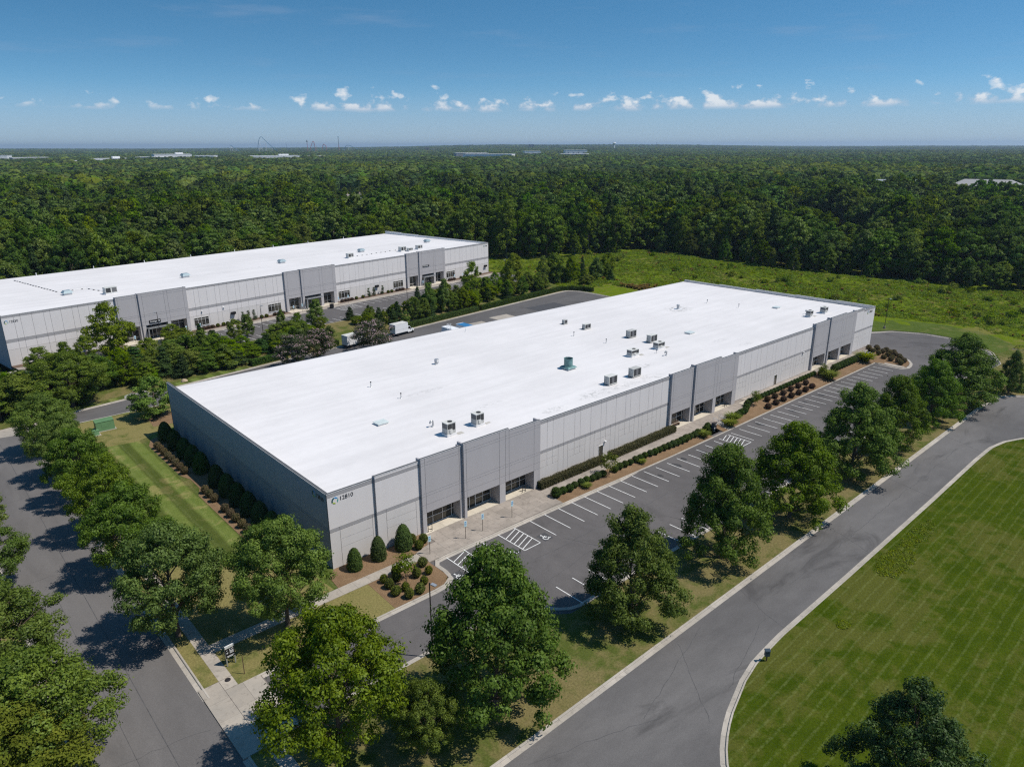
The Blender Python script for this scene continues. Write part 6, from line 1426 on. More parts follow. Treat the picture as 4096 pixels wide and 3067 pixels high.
for i, (x, y) in enumerate(((94.3, -4.35), (97.2, -4.4), (100.4, -4.5), (103.8, -4.35), (106.9, -4.4), (110.1, -4.45))): shrub(SRD, x, y, 0.66, 1.05, 'dark purple brown ball shrub in the upper bed row, %s from the left' % ORD[i], 'purple ball shrubs in the upper row')
EB = [(150.0, -1.0), (151.6, -2.3), (150.1, -3.1), (148.7, -1.6), (151.0, -4.9), (148.7, -5.0), (149.4, -6.3), (150.2, -7.0) , (147.0, -3.3), (148.6, -7.9), (147.3, -9.4), (146.6, -7.0), (145.8, -5.1), (143.7, -7.2), (143.4, -9.0), (143.3, -10.6), (144.4, -11.6), (145.9, -10.2), (141.9, -11.8), (145.1, -8.6)]
for i, (x, y) in enumerate(EB): shrub(SBR, x, y, 0.70, 1.15, 'olive brown ball shrub in the end bed by the turning circle', 'brown shrubs in the end bed')
# grassy mounds
TG = make_tuft('grass_clump', 50, 'leaf_grassy', 420, 1.0, 0.75, 0.05, 0.8)
for x, y, s, lb in ((69.9, -5.8, 1.1, 'bright green grassy clump left of the parcel locker'), (77.9, -6.1, 1.25, 'bright green grassy clump right of the middle steps, nearest the kerb'), (80.3, -5.2, 1.35, 'bright green grassy clump in the bed right of the middle steps'), (118.4, -5.6, 1.9, 'big bright green grassy mound left of the far entrance'), (137.6, -5.2, 2.1, 'big bright green grassy mound beside the far steps'), (39.2, -5.7, 0.75, 'low grassy tuft in front of the clipped row, nearer the forecourt'), (52.6, -5.6, 0.7, 'low grassy tuft in front of the clipped row, toward the door')):
    o = link('grass_clump', TG, None, (x, y, gz(x, y)), x); o.scale = (s, s, s * 0.95); tag(o, lb, 'ornamental grass')
tag(make_hedge('clipped_hedge', [(33.45, -1.35), (47.85, -1.35)], 1.1, 1.05, 'leaf_hedge_olive', 170, 0.075, 31), 'olive brown box hedge below the long wall, left of the door', 'hedge', 'box hedges below the long wall')
tag(make_hedge('clipped_hedge', [(49.55, -1.35), (67.4, -1.2)], 1.1, 1.05, 'leaf_hedge_olive', 170, 0.075, 32), 'olive brown box hedge below the long wall, right of the door', 'hedge', 'box hedges below the long wall')
for i, (a, b) in enumerate(((27.5, 37.0), (47.5, 52.0), (74.5, 104.4), (105.3, 146.0))):
    pts = [(x, back_kerb_y(x) + 1.35) for x in np.linspace(a, b, 6)]
    if i == 3: pts += [(149.8, 103.4), (152.9, 99.5), (153.3, 95.5)]
    tag(make_hedge('clipped_hedge', pts, 1.5, 1.35, 'leaf_shrub', 60, 0.14, 40 + i), ('green hedge along the back kerb left of the flowering trees', 'short green hedge at the tail of the left box truck', 'long green hedge along the back kerb right of the box trucks', 'green hedge curving round the far end of the back drive')[i], 'hedge', 'hedges along the back drive')
# ---- planted strip between the buildings
SPOTS = [(48.9, 119.0, 4.6, 1.4, 1), (55.2, 110.0, 8.0, 2.9, 1), (48.0, 106.6, 5.8, 2.2, 0), (66.7, 112.0, 3.9, 1.6, 3), (72.9, 112.0, 3.6, 1.3, 3), (69.9, 107.6, 3.6, 1.8, 0), (71.6, 104.2, 4.6, 1.7, 3), (77.1, 103.0, 6.0, 1.9, 3), (94.2, 117.4, 5.6, 1.5, 3), (88.5, 103.2, 10.0, 2.5, 0), (94.7, 103.9, 10.4, 2.3, 1), (97.6, 103.4, 6.0, 2.2, 2), (111.9, 111.6, 12.2, 3.3, 0), (105.7, 107.5, 6.2, 3.0, 2), (115.9, 108.0, 5.6, 3.2, 2), (134.8, 121.0, 7.2, 2.2, 2), (81.9, 101.0, 6.9, 1.9, 0), (5.2, 117.5, 13.0, 4.8, 0), (-5.6, 112.0, 6.6, 2.3, 1), (-10.5, 112.0, 6.2, 3.4, 0), (-1.5, 111.0, 7.6, 2.6, 2), (24.7, 113.4, 5.6, 1.7, 3), (32.8, 111.5, 5.8, 2.0, 2), (36.7, 112.8, 6.2, 2.0, 1), (11.0, 107.7, 5.4, 2.9, 2), (17.7, 105.3, 7.0, 4.0, 2), (21.3, 100.3, 5.4, 2.1, 0), (132.1, 113.6, 13.0, 3.6, 2), (155.9, 117.0, 11.4, 4.0, 2), (149.4, 116.6, 9.8, 2.3, 0), (160.3, 112.9, 10.0, 2.1, 2), (170.8, 116.7, 8.6, 1.6, 3), (172.8, 111.3, 8.6, 3.1, 1), (186.2, 117.0, 8.0, 3.0, 2)]
g = np.random.default_rng(17)
for i in range(130):
    x = g.uniform(-26, 152) if i < 70 else g.uniform(-30, 44); f = g.uniform(0.12, 0.86); y0, y1 = back_kerb_y(x) + 2.6, 102.0 + 0.1459 * x; y = y0 + (y1 - y0) * f
    if x < 44: h, r_ = g.uniform(4.0, 7.2) * (1.0 if x < 27 else 0.8), g.uniform(2.0, 3.4)
    else: h, r_ = g.uniform(2.4, 5.2) * (1.15 - 0.5 * f), g.uniform(1.1, 2.2)
    if abs(x - 57) < 9 and y < 99: continue
    SPOTS.append((x, y, h, r_, int(g.choice([0, 0, 1, 2, 2, 3]))))
for i in range(34):
    x = g.uniform(82, 152); SPOTS.append((x, back_kerb_y(x) + g.uniform(4, 14), g.uniform(4.0, 7.5), g.uniform(1.6, 2.6), int(g.choice([0, 0, 1, 2, 2, 3]))))
for i in range(16): SPOTS.append((g.uniform(152, 182), g.uniform(104, 122), g.uniform(3.5, 7.5), g.uniform(1.6, 2.9), int(g.choice([0, 1, 2, 3]))))
NMS = ['leafy_tree', 'dark_tree', 'yellow_green_tree', 'young_conifer']
LBS = ['leafy mid green young tree in the planted strip between the two warehouses', 'dark green young tree in the planted strip between the two warehouses', 'yellow green young tree in the planted strip between the two warehouses', 'pointed dark conifer in the planted strip between the two warehouses']
for (x, y, h, r_, q) in SPOTS:
    m = CON if q == 3 else MED[q]; base_r = 2.7 if q == 3 else 3.5
    place_tree(m, x, y, 1, float(g.uniform(0, 6)), NMS[q], LBS[q], 'tree', NMS[q].replace('_', ' ') + 's in the planted strip', gz2(x, y) if x < 152 else fz(x, y), h / 10, r_ / base_r)
# planting along the farther building
CYP = make_tree('cypress', 460, 3.0, 0.55, 0.1, 40, 900, 0.10, 'column', 'leaf_pine', csize=0.35, trunk_r=0.04, limbs=4)
for i, s in enumerate((-108.1, -106.3, -104.5, -62.0, -59.8, -56.0)): place_tree(CYP, *b2(s, -1.4), 1, i, 'cypress', 'narrow dark cypress at the farther wall, %s from the left' % ORD[i], 'tree', 'cypresses at the farther wall', 1.0)
for i, s in enumerate((-121.2, -119.8, -118.6, -117.4, -97.6, -96.2, -94.9, -72.8, -71.4, -70.2, -69.0, -49.4, -48.0, -46.8, -23.4, -22.2, -21.0)): shrub(SRD, *b2(s, -1.3), 0.75, 0.8, 'low reddish shrub below a window of the farther building', 'reddish shrubs below the far windows', 'low_shrub', z=1.0)
for i, s in enumerate((-115.9, -114.2, -112.9, -102.2, -100.6, -67.3, -64.6, -53.6, -52.0, -17.5, -15.8, -9.0, -6.5)): shrub(SY, *b2(s, -1.5), 0.6, 0.95, 'small yellow green shrub in the farther building\'s bed', 'small shrubs in the far bed', 'low_shrub', z=1.0)
place_tree(MED[0], *b2(-131.3, -6.6), 1, 0.4, 'small_tree', 'small round tree in front of the Package All canopy', 'tree', None, 0.95, 0.45, 0.72)

# ------------------------------------------------------------------ field weeds, forest
WEED = [make_weed('weed', 60 + i, 'leaf_weed', 60, 1.15, 0.55, 0.16) for i in range(3)] + [make_tuft('reed', 64, 'leaf_reed', 46, 1.1, 0.5, 0.07, 0.5)]
BSH = [make_tree('field_bush', 70 + i, 2.4, 1.6, 0.15, 22, 700, 0.24, 'round', 'leaf_weed', csize=0.7, trunk_r=0.03, limbs=3) for i in range(2)]
EDGE = [(-40, 196), (60, 209), (132, 222), (150, 205), (176, 184), (203, 160), (228, 149), (246, 152), (254, 148), (243, 133), (241, 118), (237, 99), (240, 80), (240, 68), (249, 48), (250, 33), (258, 20), (261, 8), (263, -20), (275, -60), (330, -120), (420, -220)]
def edge_x(x, y):
    """signed: positive inside the forest"""
    ins = False; P = EDGE + [(30000, -16000), (30000, 30000), (-12000, 30000), (-12000, 700)]
    n = len(P); j = n - 1
    for i in range(n):
        xi, yi = P[i]; xj, yj = P[j]
        if (yi > y) != (yj > y) and x < (xj - xi) * (y - yi) / (yj - yi) + xi: ins = not ins
        j = i
    return ins
def in_mown(x, y):
    return (x < 193.5 - 0.012 * (y + 5) ** 2 and y < 14 and y > -26) or (x < 177 and y < 62) or (x < 168 and y < 100)
pts, scl, rot, idx = [], [], [], []
for _ in range(30000):
    x, y = g.uniform(153, 275), g.uniform(-45, 215)
    if edge_x(x, y) or in_mown(x, y): continue
    if x < 200 and y > 150 and g.uniform() < 0.5: continue
    n_ = math.sin(x * 0.13 + 2) * math.sin(y * 0.11) + 0.5 * math.sin(x * 0.37) * math.sin(y * 0.31 + 1)
    reed = math.hypot((x - 167) / 9, (y - 88) / 7) < 1
    q = 3 if reed or g.uniform() < 0.02 else int(g.integers(0, 3))
    pts.append((x, y, fz(x, y) - 0.03)); scl.append((0.55 + 0.30 * n_ + 0.45 * g.uniform()) * (1.1 if reed else 1.0)); rot.append(g.uniform(0, 6.28)); idx.append(q)
for _ in range(200):
    x, y = g.uniform(196, 272), g.uniform(-45, 165)
    if edge_x(x, y) or g.uniform() < 0.5: continue
    pts.append((x, y, fz(x, y) - 0.05)); scl.append(g.uniform(0.4, 1.0)); rot.append(g.uniform(0, 6.28)); idx.append(4 + int(g.integers(0, 2)))
scatter('field_weeds', pts, np.maximum(0.3, scl), rot, idx, WEED + [b_[0] for b_ in BSH], 'rough green weeds and low bushes covering the field beyond the warehouse')

NEAR = [make_tree('forest_tree', 500 + i, 18.0, (6.2, 5.2, 6.8, 5.6)[i], 1.5, 170, 11500, 0.33, ('oval', 'pyr', 'oval', 'oval')[i], ('leaf_forest', 'leaf_forest', 'leaf_oak', 'leaf_street')[i], 'bark_pale' if i in (1, 3) else 'bark', csize=1.15, trunk_r=0.20, limbs=22, flat=0.75, lobes=(34, 36, 30, 32)[i]) for i in range(4)] + [make_tree('forest_pine', 510, 19.0, 3.4, 3.0, 100, 8000, 0.32, 'cone', 'leaf_pine', 'bark', csize=1.3, trunk_r=0.2, limbs=16, flat=0.45), make_tree('forest_yellow', 511, 17.0, 4.0, 1.5, 100, 9000, 0.33, 'oval', 'leaf_yellow', 'bark_pale', csize=1.5, trunk_r=0.16, limbs=16)]
MIDM = [make_tree('mid_tree', 520 + i, 18.0, (7.0, 6.0, 7.8)[i], 2.5, 110, 3400, 0.60, ('oval', 'round', 'oval')[i], ('leaf_forest', 'leaf_forest', 'leaf_oak')[i], csize=1.3, trunk_r=0.2, limbs=2, flat=0.8, lobes=(24, 26, 22)[i])[0] for i in range(3)] + [make_tree('mid_pine', 525, 19.0, 4.0, 3.0, 60, 2200, 0.62, 'cone', 'leaf_pine', csize=1.5, trunk_r=0.2, limbs=2)[0], make_tree('mid_yellow', 526, 17.0, 5.0, 2.5, 60, 2400, 0.62, 'oval', 'leaf_yellow', csize=1.8, trunk_r=0.2, limbs=2)[0]]
# far canopy: patches of many crowns
def canopy_patch(seed, size=54.0, n=13, nl=120, mat='leaf_forest_far'):
    g_ = np.random.default_rng(seed); P = []; D = []; S = []; T = []
    for i in range(n):
        cx, cy = g_.uniform(-size / 2, size / 2, 2); h = g_.uniform(10, 20); r = g_.uniform(6.0, 10.5); tt = g_.uniform(0.1, 0.9)
        d = g_.normal(size=(nl, 3)); d[:, 2] = np.abs(d[:, 2]) * 1.1 - 0.25; d /= np.linalg.norm(d, axis=1, keepdims=True)
        P.append(np.array([cx, cy, h - r * 0.85]) + d * np.array([r, r, r * 0.9]) * g_.uniform(0.84, 1.04, (nl, 1))); D.append(d + g_.normal(size=(nl, 3)) * 0.22); S.append(r * 0.30 * g_.uniform(0.7, 1.3, nl)); T.append(np.clip(tt + g_.normal(0, 0.07, nl), 0, 1))
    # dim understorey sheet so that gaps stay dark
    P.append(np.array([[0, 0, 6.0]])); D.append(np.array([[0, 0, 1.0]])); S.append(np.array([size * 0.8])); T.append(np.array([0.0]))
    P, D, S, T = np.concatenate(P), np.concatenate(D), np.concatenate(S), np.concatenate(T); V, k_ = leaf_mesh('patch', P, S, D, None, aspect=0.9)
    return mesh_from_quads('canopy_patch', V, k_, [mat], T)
PATCH = [canopy_patch(600), canopy_patch(601, mat='leaf_far_dark'), canopy_patch(602), canopy_patch(603, mat='leaf_far_light'), canopy_patch(604, mat='leaf_far_dark')]

FARB = []       # (x, y, clear radius): keep trees off these
HOUSES = [(130, 705, 20), (136, 697, 80), (258, 910, 30), (221, 693, -20), (250, 655, 40), (342, 514, 15), (295, 518, 60), (300, 500, 100), (365, 640, 30), (405, 680, 70), (940, 893, 20), (1000, 815, 50), (1008, 790, -10), (1030, 760, 30), (1040, 735, 75), (1068, 715, 15), (1015, 660, 40), (1095, 715, 60), (400, 560, 25)]
WARE = [(377, 2902, 30, 24, 0), (430, 2800, 100, 18, 2), (490, 2170, 150, 14.5, 1), (545, 2310, 95, 18, 0), (730, 2520, 100, 18, 2), (872, 2790, 125, 24, 0), (913, 2565, 64, 20, 0), (1080, 2390, 160, 19, 1), (1290, 2510, 66, 14.5, 0), (1660, 2034, 115, 24.5, 2), (1645, 1915, 170, 21.5, 0), (2370, 2190, 95, 30, 0), (2078, 1916, 110, 18.5, 2), (2236, 2325, 70, 26, 0)]
def blocked(x, y):
    for (hx, hy, _) in HOUSES:
        d = math.hypot(hx - CAM[0], hy - CAM[1]); ux, uy = (hx - CAM[0]) / d, (hy - CAM[1]) / d; a = (hx - x) * ux + (hy - y) * uy; b = abs((x - hx) * uy - (y - hy) * ux)
        if -12 < a < 170 and b < 14: return 0.0 if a < 45 else 0.5
    for (wx, wy, w, zt, _) in WARE:
        d = math.hypot(wx - CAM[0], wy - CAM[1]); ux, uy = (wx - CAM[0]) / d, (wy - CAM[1]) / d; a = (wx - x) * ux + (wy - y) * uy; b = abs((x - wx) * uy - (y - wy) * ux)
        if -60 < a < 300 and b < w / 2 + 10: return 0.0
    for (gx, gy, w) in ((745, 226, 40), (770, 150, 62)):
        d = math.hypot(gx - CAM[0], gy - CAM[1]); ux, uy = (gx - CAM[0]) / d, (gy - CAM[1]) / d; a = (gx - x) * ux + (gy - y) * uy; b = abs((x - gx) * uy - (y - gy) * ux)
        if -45 < a < 170 and b < w / 2 + 6: return 0.0 if a < 75 else 0.5
    if math.hypot(x - CAM[0] - 0.0, y - CAM[1]) > 5000: return 1.0
    return 1.0
def fbm(x, y, s):
    x, y = x / s, y / s
    return 0.5 * math.sin(x + 1.7 * math.sin(y * 0.8 + 1)) + 0.35 * math.sin(y * 1.3 + 1.4 * math.sin(x * 1.1 + 2)) + 0.25 * math.sin(2.3 * x + 1.1 * y) * math.sin(1.9 * y - 0.6 * x + 1)
A0, A1 = math.radians(10.5), math.radians(86.0)
cand = []
sp = 8.4
for ix in range(-30, 115):
    for iy in range(-36, 110):
        x, y = ix * sp + g.uniform(-3, 3), iy * sp + g.uniform(-3, 3)
        dx, dy = x - CAM[0], y - CAM[1]; d = math.hypot(dx, dy); a = math.atan2(dy, dx)
        if not (A0 < a < A1) or d > 820 or not edge_x(x, y): continue
        if d > 460 and g.uniform() < 0.12: continue
        q = blocked(x, y)
        if q == 0: continue
        if d > 330 and fbm(x + 40, y, 55) > 0.72: continue
        cand.append((d, x, y, q * (1 + 0.22 * fbm(x, y, 26))))
cand.sort()
near, mid = cand[:300], cand[300:]
NAMES = ['forest_tree', 'forest_tree', 'forest_tree', 'forest_tree', 'forest_pine', 'forest_tree']
FL = ['broad green forest tree in the dense wood beyond the field and warehouses', 'narrow green forest tree in the dense wood beyond the field and warehouses', 'broad dark forest tree in the dense wood beyond the field and warehouses', 'light green forest tree in the dense wood beyond the field and warehouses', 'dark pine in the dense wood beyond the field and warehouses', 'yellow green forest tree in the dense wood beyond the field and warehouses']
for i, (d, x, y, q) in enumerate(near):
    k_ = int(g.choice([0, 0, 1, 1, 2, 2, 3, 4, 5])); hs = g.uniform(0.82, 1.25)
    # low trees and shrubs right at the edge of the field
    if y < 170 and x > 200 and not edge_x(x - 7.5, y - 2): hs *= 0.55
    place_tree(NEAR[k_], x, y, 1, float(g.uniform(0, 6)), NAMES[k_], FL[k_], 'tree', ('broad trees', 'narrow trees', 'dark trees', 'light trees', 'pines', 'yellow trees')[k_] + ' of the wood', -1.0 if x < 150 else fz(min(x, 320), y) - 0.3, hs * q, hs * g.uniform(0.88, 1.1))
P = [(x, y, -1.4 + hill(x, y)) for d, x, y, q in mid]
NC = np.array([i in (0, 1, 2) for i in range(5)])
def pick(n, d):
    r = np.clip(np.array([0.5 + 0.22 * (math.sin(p[0] / 38 + 2 * math.sin(p[1] / 61)) + math.sin(p[1] / 33 + 1.5 * math.sin(p[0] / 47))) for p in P]) + g.normal(0, 0.22, n), 0, 1); return np.where(r < 0.32, 0, np.where(r < 0.58, 1, np.where(r < 0.82, 2, np.where(r < 0.93, 3, 4))))
scatter('forest', P, [g.uniform(0.62, 1.36) * q for d, x, y, q in mid], g.uniform(0, 6.28, len(P)), pick(len(P), 0), MIDM, 'deep green mixed forest behind the first trees, reaching far back')
pts, scl, rot, idx = [], [], [], []
r_ = 800.0
while r_ < 14500:
    step = 30.0 if r_ < 2500 else (34.0 if r_ < 5000 else 42.0)
    if r_ > 7000: step = 60.0
    na_ = int((A1 - A0) * r_ / step)
    for i in range(na_):
        a = A0 + (A1 - A0) * (i + g.uniform(-0.4, 0.4)) / na_; rr = r_ + g.uniform(-0.4, 0.4) * step; x, y = CAM[0] + rr * math.cos(a), CAM[1] + rr * math.sin(a)
        q = blocked(x, y)
        if q == 0 or not edge_x(x, y) or fbm(x + 40, y, 120) > 0.80: continue
        pts.append((x, y, -1.6 + hill(x, y) + 3.5 * fbm(x, y, 75))); scl.append(g.uniform(0.88, 1.12) * (1.0 if r_ < 7000 else 1.35) * (0.75 if q < 1 else 1)); rot.append(g.uniform(0, 6.28)); c_ = math.sin(x / 170 + 2 * math.sin(y / 260)) + math.sin(y / 130 + 1.5 * math.sin(x / 210)) + g.normal(0, 0.8); idx.append(3 if c_ > 1.5 else (1 if c_ < -1.2 else (4 if c_ < -0.6 else int(g.choice([0, 2])))))
    r_ += step * (0.95 if r_ < 2500 else (1.5 if r_ < 5000 else 3.0))
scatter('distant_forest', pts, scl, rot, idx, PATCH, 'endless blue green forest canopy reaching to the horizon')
print('forest', len(near), len(mid), len(pts))

OV = make_weed('overgrown_shrub', 90, 'leaf_oak', 900, 1.6, 1.8, 0.13)
for i, (x, y, q) in enumerate(((139.5, -38.5, 1.5), (142.5, -40.5, 1.7), (146, -43, 1.6), (138.5, -36.2, 1.2))):
    o = link('overgrown_shrub', OV, None, (x, y, -0.1), i * 1.4); o.scale = (q, q, q * 0.8); tag(o, 'low overgrown shrub at the right edge beyond the road bend, %s from the left' % ORD[(1, 2, 3, 0)[i]], 'shrub', 'overgrown shrubs at the bend')

gw = np.random.default_rng(5); P_ = []; 
for _ in range(420):
    a = gw.uniform(0, 2 * PI); q = math.sqrt(gw.uniform()) ; cx, cy, rx, ry = ((60.5, -44.6, 6.0, 1.1), (52.0, -45.2, 4.2, 1.7), (35.4, -46.4, 0.8, 0.4))[int(gw.choice([0, 1, 1, 1, 1, 2]))]
    P_.append((cx + rx * q * math.cos(a), cy + ry * q * math.sin(a), 0.02))
scatter('yellow_weeds', P_, gw.uniform(0.18, 0.42, len(P_)), gw.uniform(0, 6, len(P_)), np.zeros(len(P_), dtype=int), [make_weed('yellow_weed', 95, 'leaf_grassy', 30, 1.0, 0.35, 0.22)], 'patch of bright yellow green weeds in the right hand lawn')
# ------------------------------------------------------------------ far things
def face_cam(x, y): return math.atan2(y - CAM[1], x - CAM[0]) - PI / 2      # local -Y looks back at the site
WN = {0: 'white', 1: 'long white', 2: 'pale grey'}
for i, (x, y, w, zt, kd) in enumerate(WARE):
    d = int(math.hypot(x, y)); z0 = hill(x, y) - 1.6; h = zt - z0
    r = thing('distant_warehouse', '%s far-off warehouse roofline above the forest, %s from the left' % (WN[kd], nth(i)), 'warehouse', (x, y, z0), face_cam(x, y) + (0.15 if i % 2 else -0.2), 'warehouses on the horizon')
    m = 'far_white' if kd != 2 else 'far_grey'
    mb = MB(); mb.box(-w / 2, w / 2, -35, 35, 0, h, m); mb.build('wall', r)
    mb = MB(); mb.box(-w / 2 - 0.5, w / 2 + 0.5, -35.5, 35.5, h, h + 0.8, 'far_white'); mb.build('roof', r)
    for q in range(int(w / 22)): mb = MB(); xx = -w / 2 + 12 + q * 22; mb.box(xx, xx + 4, -35.4, -34.9, h * 0.55, h * 0.75, 'far_grey'); mb.build('window', r)
    if i in (3, 5, 7): mb = MB(); mb.box(w * 0.1, w * 0.3, -10, 10, h + 0.8, h + 6, 'far_white'); mb.build('roof_tower', r)
for i, (x, y, ro) in enumerate(HOUSES):
    z0 = hill(x, y) - 1.6; kk = i % 3; w, dp, h = 11 + 2 * kk, 9.0, 6.0 + kk
    r = thing('distant_house', '%s house roof among the trees, %s from the left' % (('white gabled', 'pale grey', 'tan gabled')[kk], nth(i)), 'house', (x, y, z0), face_cam(x, y) + math.radians(ro), 'houses among the trees')
    mb = MB(); mb.box(-w / 2, w / 2, -dp / 2, dp / 2, 0, h, ('far_white', 'far_white', 'far_tan')[kk]); mb.poly([(-w / 2 + 0.01, -dp / 2, h), (-w / 2 + 0.01, dp / 2, h), (-w / 2 + 0.01, 0, h + 3.6)], 'far_white'); mb.poly([(w / 2 - 0.01, -dp / 2, h), (w / 2 - 0.01, dp / 2, h), (w / 2 - 0.01, 0, h + 3.6)], 'far_white'); mb.build('wall', r)
    rf = MB(); e = 0.6
    for s in (-1, 1): rf.hexa([(-w / 2 - e, s * (dp / 2 + e), h - 0.35), (w / 2 + e, s * (dp / 2 + e), h - 0.35), (w / 2 + e, 0, h + 3.75), (-w / 2 - e, 0, h + 3.75), (-w / 2 - e, s * (dp / 2 + e), h - 0.1), (w / 2 + e, s * (dp / 2 + e), h - 0.1), (w / 2 + e, 0, h + 4.0), (-w / 2 - e, 0, h + 4.0)], 'shingle')
    rr = rf.build('roof', r); mb = MB(); mb.box(w * 0.25, w * 0.25 + 1.0, -0.6, 0.6, h + 2, h + 5.2, 'far_tan'); mb.build('chimney', rr)
    for q in (-0.28, 0.0, 0.28):
        mb = MB(); mb.box(w * q - 0.6, w * q + 0.6, -dp / 2 - 0.06, -dp / 2 + 0.02, h - 2.4, h - 0.9, 'glass_dark'); mb.build('window', r)
# mid-distance shed and grey-roofed building on the right
r = thing('metal_shed', 'pale metal shed with a low pitched roof among the trees at right', 'building', (745, 226, -1.6), face_cam(745, 226) + 0.25)
mb = MB(); mb.box(-20, 20, -12, 12, 0, 13.0, 'galv'); mb.build('wall', r); rf = MB()
for s in (-1, 1): rf.hexa([(-21, s * 13, 12.8), (21, s * 13, 12.8), (21, 0, 17.0), (-21, 0, 17.0), (-21, s * 13, 13.1), (21, s * 13, 13.1), (21, 0, 17.3), (-21, 0, 17.3)], 'galv')
rf.build('roof', r); mb = MB(); mb.box(-28, -20.5, -9, 9, 0, 10, 'far_white'); mb.build('lean_to', r)
r = thing('hip_roof_hall', 'wide hall with a brownish grey hipped roof among the trees at right', 'building', (770, 150, -1.6), face_cam(770, 150) - 0.1)
mb = MB(); mb.box(-32, 32, -24, 24, 0, 10.5, 'far_tan'); mb.build('wall', r); mb = MB(); mb.hexa([(-34, -26, 10.5), (34, -26, 10.5), (34, 26, 10.5), (-34, 26, 10.5), (-20, -3, 18.6), (18, -3, 18.6), (18, 3, 18.6), (-20, 3, 18.6)], 'far_grey'); mb.build('roof', r)
# coasters and towers of the amusement park on the skyline
def track(label, pts, m, sup, ms, name='roller_coaster', rad=1.6, srad=0.9):
    r = thing(name, label, 'roller coaster', (pts[0][0], pts[0][1], 0)); ox, oy = pts[0][0], pts[0][1]
    mb = MB(); mb.path([(p[0] - ox, p[1] - oy, p[2]) for p in pts], rad, 6, m); mb.build('track', r)
    for a, b in sup: mb = MB(); mb.tube((a[0] - ox, a[1] - oy, a[2]), (b[0] - ox, b[1] - oy, b[2]), srad, srad, 5, ms); mb.build('support', r)
    return r
H1 = [(2062, 4797, 8), (2065, 4796, 49), (2073, 4792, 88), (2080, 4789, 106), (2087, 4786, 112), (2094, 4783, 109), (2104, 4779, 96), (2119, 4772, 79), (2137, 4764, 59), (2152, 4757, 44), (2167, 4750, 30), (2187, 4741, 10)]
track('tall steel roller coaster hill, the highest on the skyline at left', H1, 'far_blue', [((2073, 4792, 84), (2067, 4795, 0)), ((2073, 4792, 84), (2099, 4781, 0)), ((2112, 4775, 74), (2105, 4780, 0)), ((2112, 4775, 74), (2116, 4774, 0)), ((2147, 4760, 47), (2139, 4763, 0)), ((2147, 4760, 47), (2151, 4758, 0)), ((2069, 4794, 34), (2088, 4786, 34)), ((2064, 4796, 45), (2078, 4790, 0))], 'far_white')
track('smaller white coaster drop left of the tall hill', [(1906, 4861, 58), (1914, 4858, 55), (1932, 4851, 39), (1950, 4844, 24), (1965, 4838, 10)], 'far_blue', [((1906, 4861, 58), (1905, 4862, 0)), ((1908, 4860, 56), (1926, 4853, 0)), ((1914, 4858, 55), (1913, 4859, 0)), ((1932, 4851, 39), (1926, 4853, 0)), ((1938, 4848, 39), (1939, 4848, 0))], 'far_white')
track('red coaster peak right of the gyro tower', [(2361, 4657, 5), (2373, 4651, 47), (2384, 4645, 77), (2389, 4643, 82), (2394, 4640, 75), (2397, 4639, 55), (2399, 4638, 20)], 'far_red', [((2389, 4643, 80), (2382, 4646, 0)), ((2394, 4640, 72), (2391, 4642, 0)), ((2366, 4654, 24), (2420, 4628, 30))], 'far_blue')
track('low red coaster curve near the drop tower', [(2438, 4617, 30), (2442, 4615, 52), (2448, 4612, 65), (2457, 4607, 58), (2466, 4603, 43), (2458, 4607, 15)], 'far_red', [((2448, 4612, 62), (2450, 4611, 0)), ((2457, 4607, 56), (2460, 4606, 0))], 'far_blue')
track('blue coaster arch right of the drop tower', [(2563, 4549, 5), (2568, 4546, 39), (2579, 4540, 52), (2592, 4533, 58), (2608, 4523, 52), (2625, 4512, 40), (2650, 4498, 28)], 'far_blue', [((2568, 4546, 38), (2566, 4547, 0)), ((2592, 4533, 57), (2592, 4533, 0))], 'far_white')
r = thing('gyro_tower', 'slim red observation tower with a dark ring cabin on the skyline', 'tower', (2353, 4661, 0)); mb = MB(); mb.tube((0, 0, 0), (0, 0, 86), 1.7, 1.3, 8, 'far_red'); mb.build('shaft', r); mb = MB(); mb.lathe([(1.5, 78), (5.5, 80), (5.5, 84), (1.5, 86), (2.6, 88), (2.6, 91), (0.3, 93)], 12, 'coil_grey'); mb.build('cabin', r)
r = thing('drop_tower', 'tall dark drop tower on the skyline', 'tower', (2537, 4564, 0)); mb = MB(); mb.tube((0, 0, 0), (0, 0, 60), 2.0, 1.8, 8, 'far_red'); mb.build('shaft', r); mb = MB(); mb.tube((0, 0, 60), (0, 0, 112), 1.8, 1.6, 8, 'coil_grey'); mb.build('upper_shaft', r); mb = MB(); mb.lathe([(1.7, 108), (3.6, 110), (3.6, 113), (0.3, 114)], 10, 'far_blue'); mb.build('crown_ring', r)
mb = MB(); mb.tube((0, 0, 0), (0, 0, 52), 1.3, 1.0, 6, 'far_yellow'); o = mb.build('ride_tower', None, (2408, 4634, 0)); tag(o, 'short yellow ride tower beside the red coaster peak', 'tower')
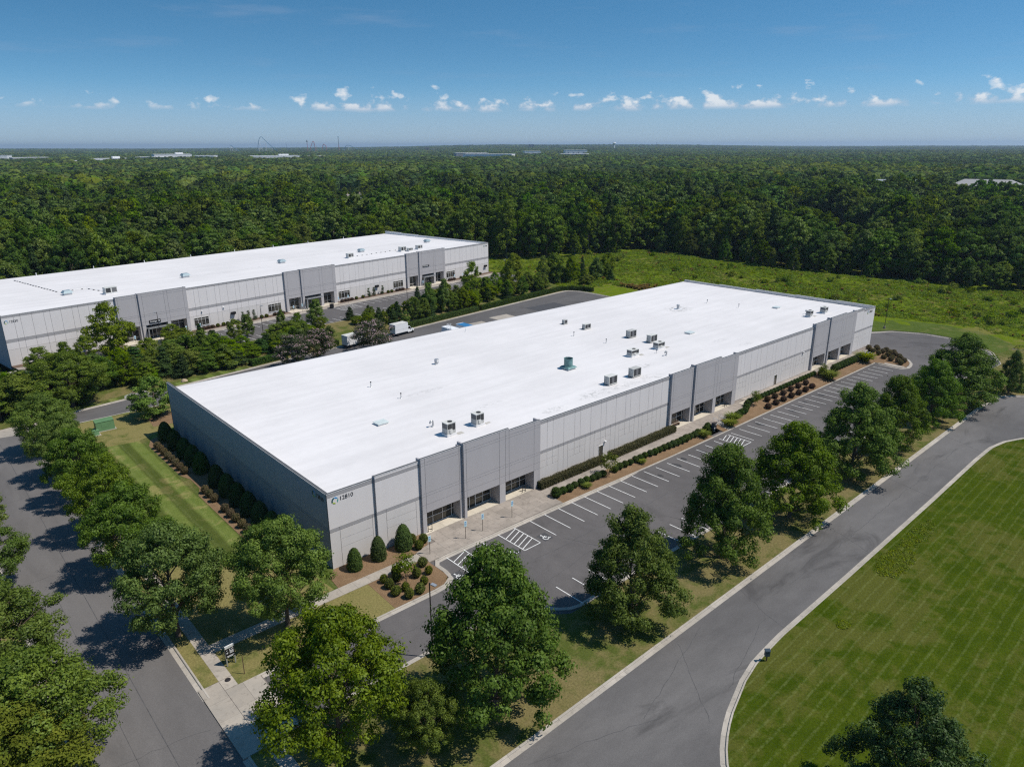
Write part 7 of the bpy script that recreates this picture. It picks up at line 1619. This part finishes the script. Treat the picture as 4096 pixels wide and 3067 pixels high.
r = thing('water_tower', 'white mushroom-shaped water tower on the horizon', 'water tower', (3779, 3164, hill(3779, 3164))); zz = -hill(3779, 3164)
mb = MB(); mb.tube((0, 0, 0), (0, 0, zz + 57), 4.6, 4.2, 12, 'far_white'); mb.build('stem', r); mb = MB(); mb.lathe([(4.0, zz + 54), (9.5, zz + 59), (11.0, zz + 63), (9.5, zz + 66.5), (4, zz + 69)], 20, 'far_white'); mb.build('tank', r)
for i, (x, y, h, w) in enumerate(((4090, 4285, 60, 42), (2755, 3837, 42, 26), (2787, 3813, 30, 30))):
    r = thing('distant_block', ('dark office block on the horizon', 'tan tower block left of centre on the skyline', 'low brick block beside the tan tower block')[i], 'building', (x, y, 0), face_cam(x, y)); mb = MB(); mb.box(-w / 2, w / 2, -10, 10, 0, h, ('coil_grey', 'far_tan', 'far_tan')[i]); mb.build('wall', r)
    for q in range(4): mb = MB(); mb.box(-w / 2 + 2, w / 2 - 2, -10.5, -9.9, h - 5 - q * 5, h - 2.6 - q * 5, 'glass_dark'); mb.build('window_band', r)
for i, (x, y, h) in enumerate(((3551, 2649, 66), (2230, 4720, 75))):
    r = thing('radio_mast', ('thin radio mast right of the water tower', 'thin radio mast among the coasters')[i], 'mast', (x, y, 0)); mb = MB(); mb.tube((0, 0, 0), (0, 0, h), 1.0, 0.5, 5, 'coil_grey'); mb.build('mast_pole', r)
    for q in range(3): mb = MB(); mb.box(-2.2, 2.2, -0.3, 0.3, h - 3 - q * 7, h - 2.2 - q * 7, 'coil_grey'); mb.build('antenna', r)
# the air
t = NT('air'); pv = t.N('ShaderNodeVolumePrincipled'); pv.inputs['Color'].default_value = (0.62, 0.80, 1.0, 1); pv.inputs['Density'].default_value = 0.00007; pv.inputs['Anisotropy'].default_value = 0.25
t.l.new(pv.outputs[0], t.out.inputs['Volume'])
mb = MB(); mb.box(-16500, 30000, -16500, 30000, -12.0, 135.0, 'air'); o = mb.build('haze'); o['kind'] = 'stuff'; o['label'] = 'thin blue summer haze in the air'
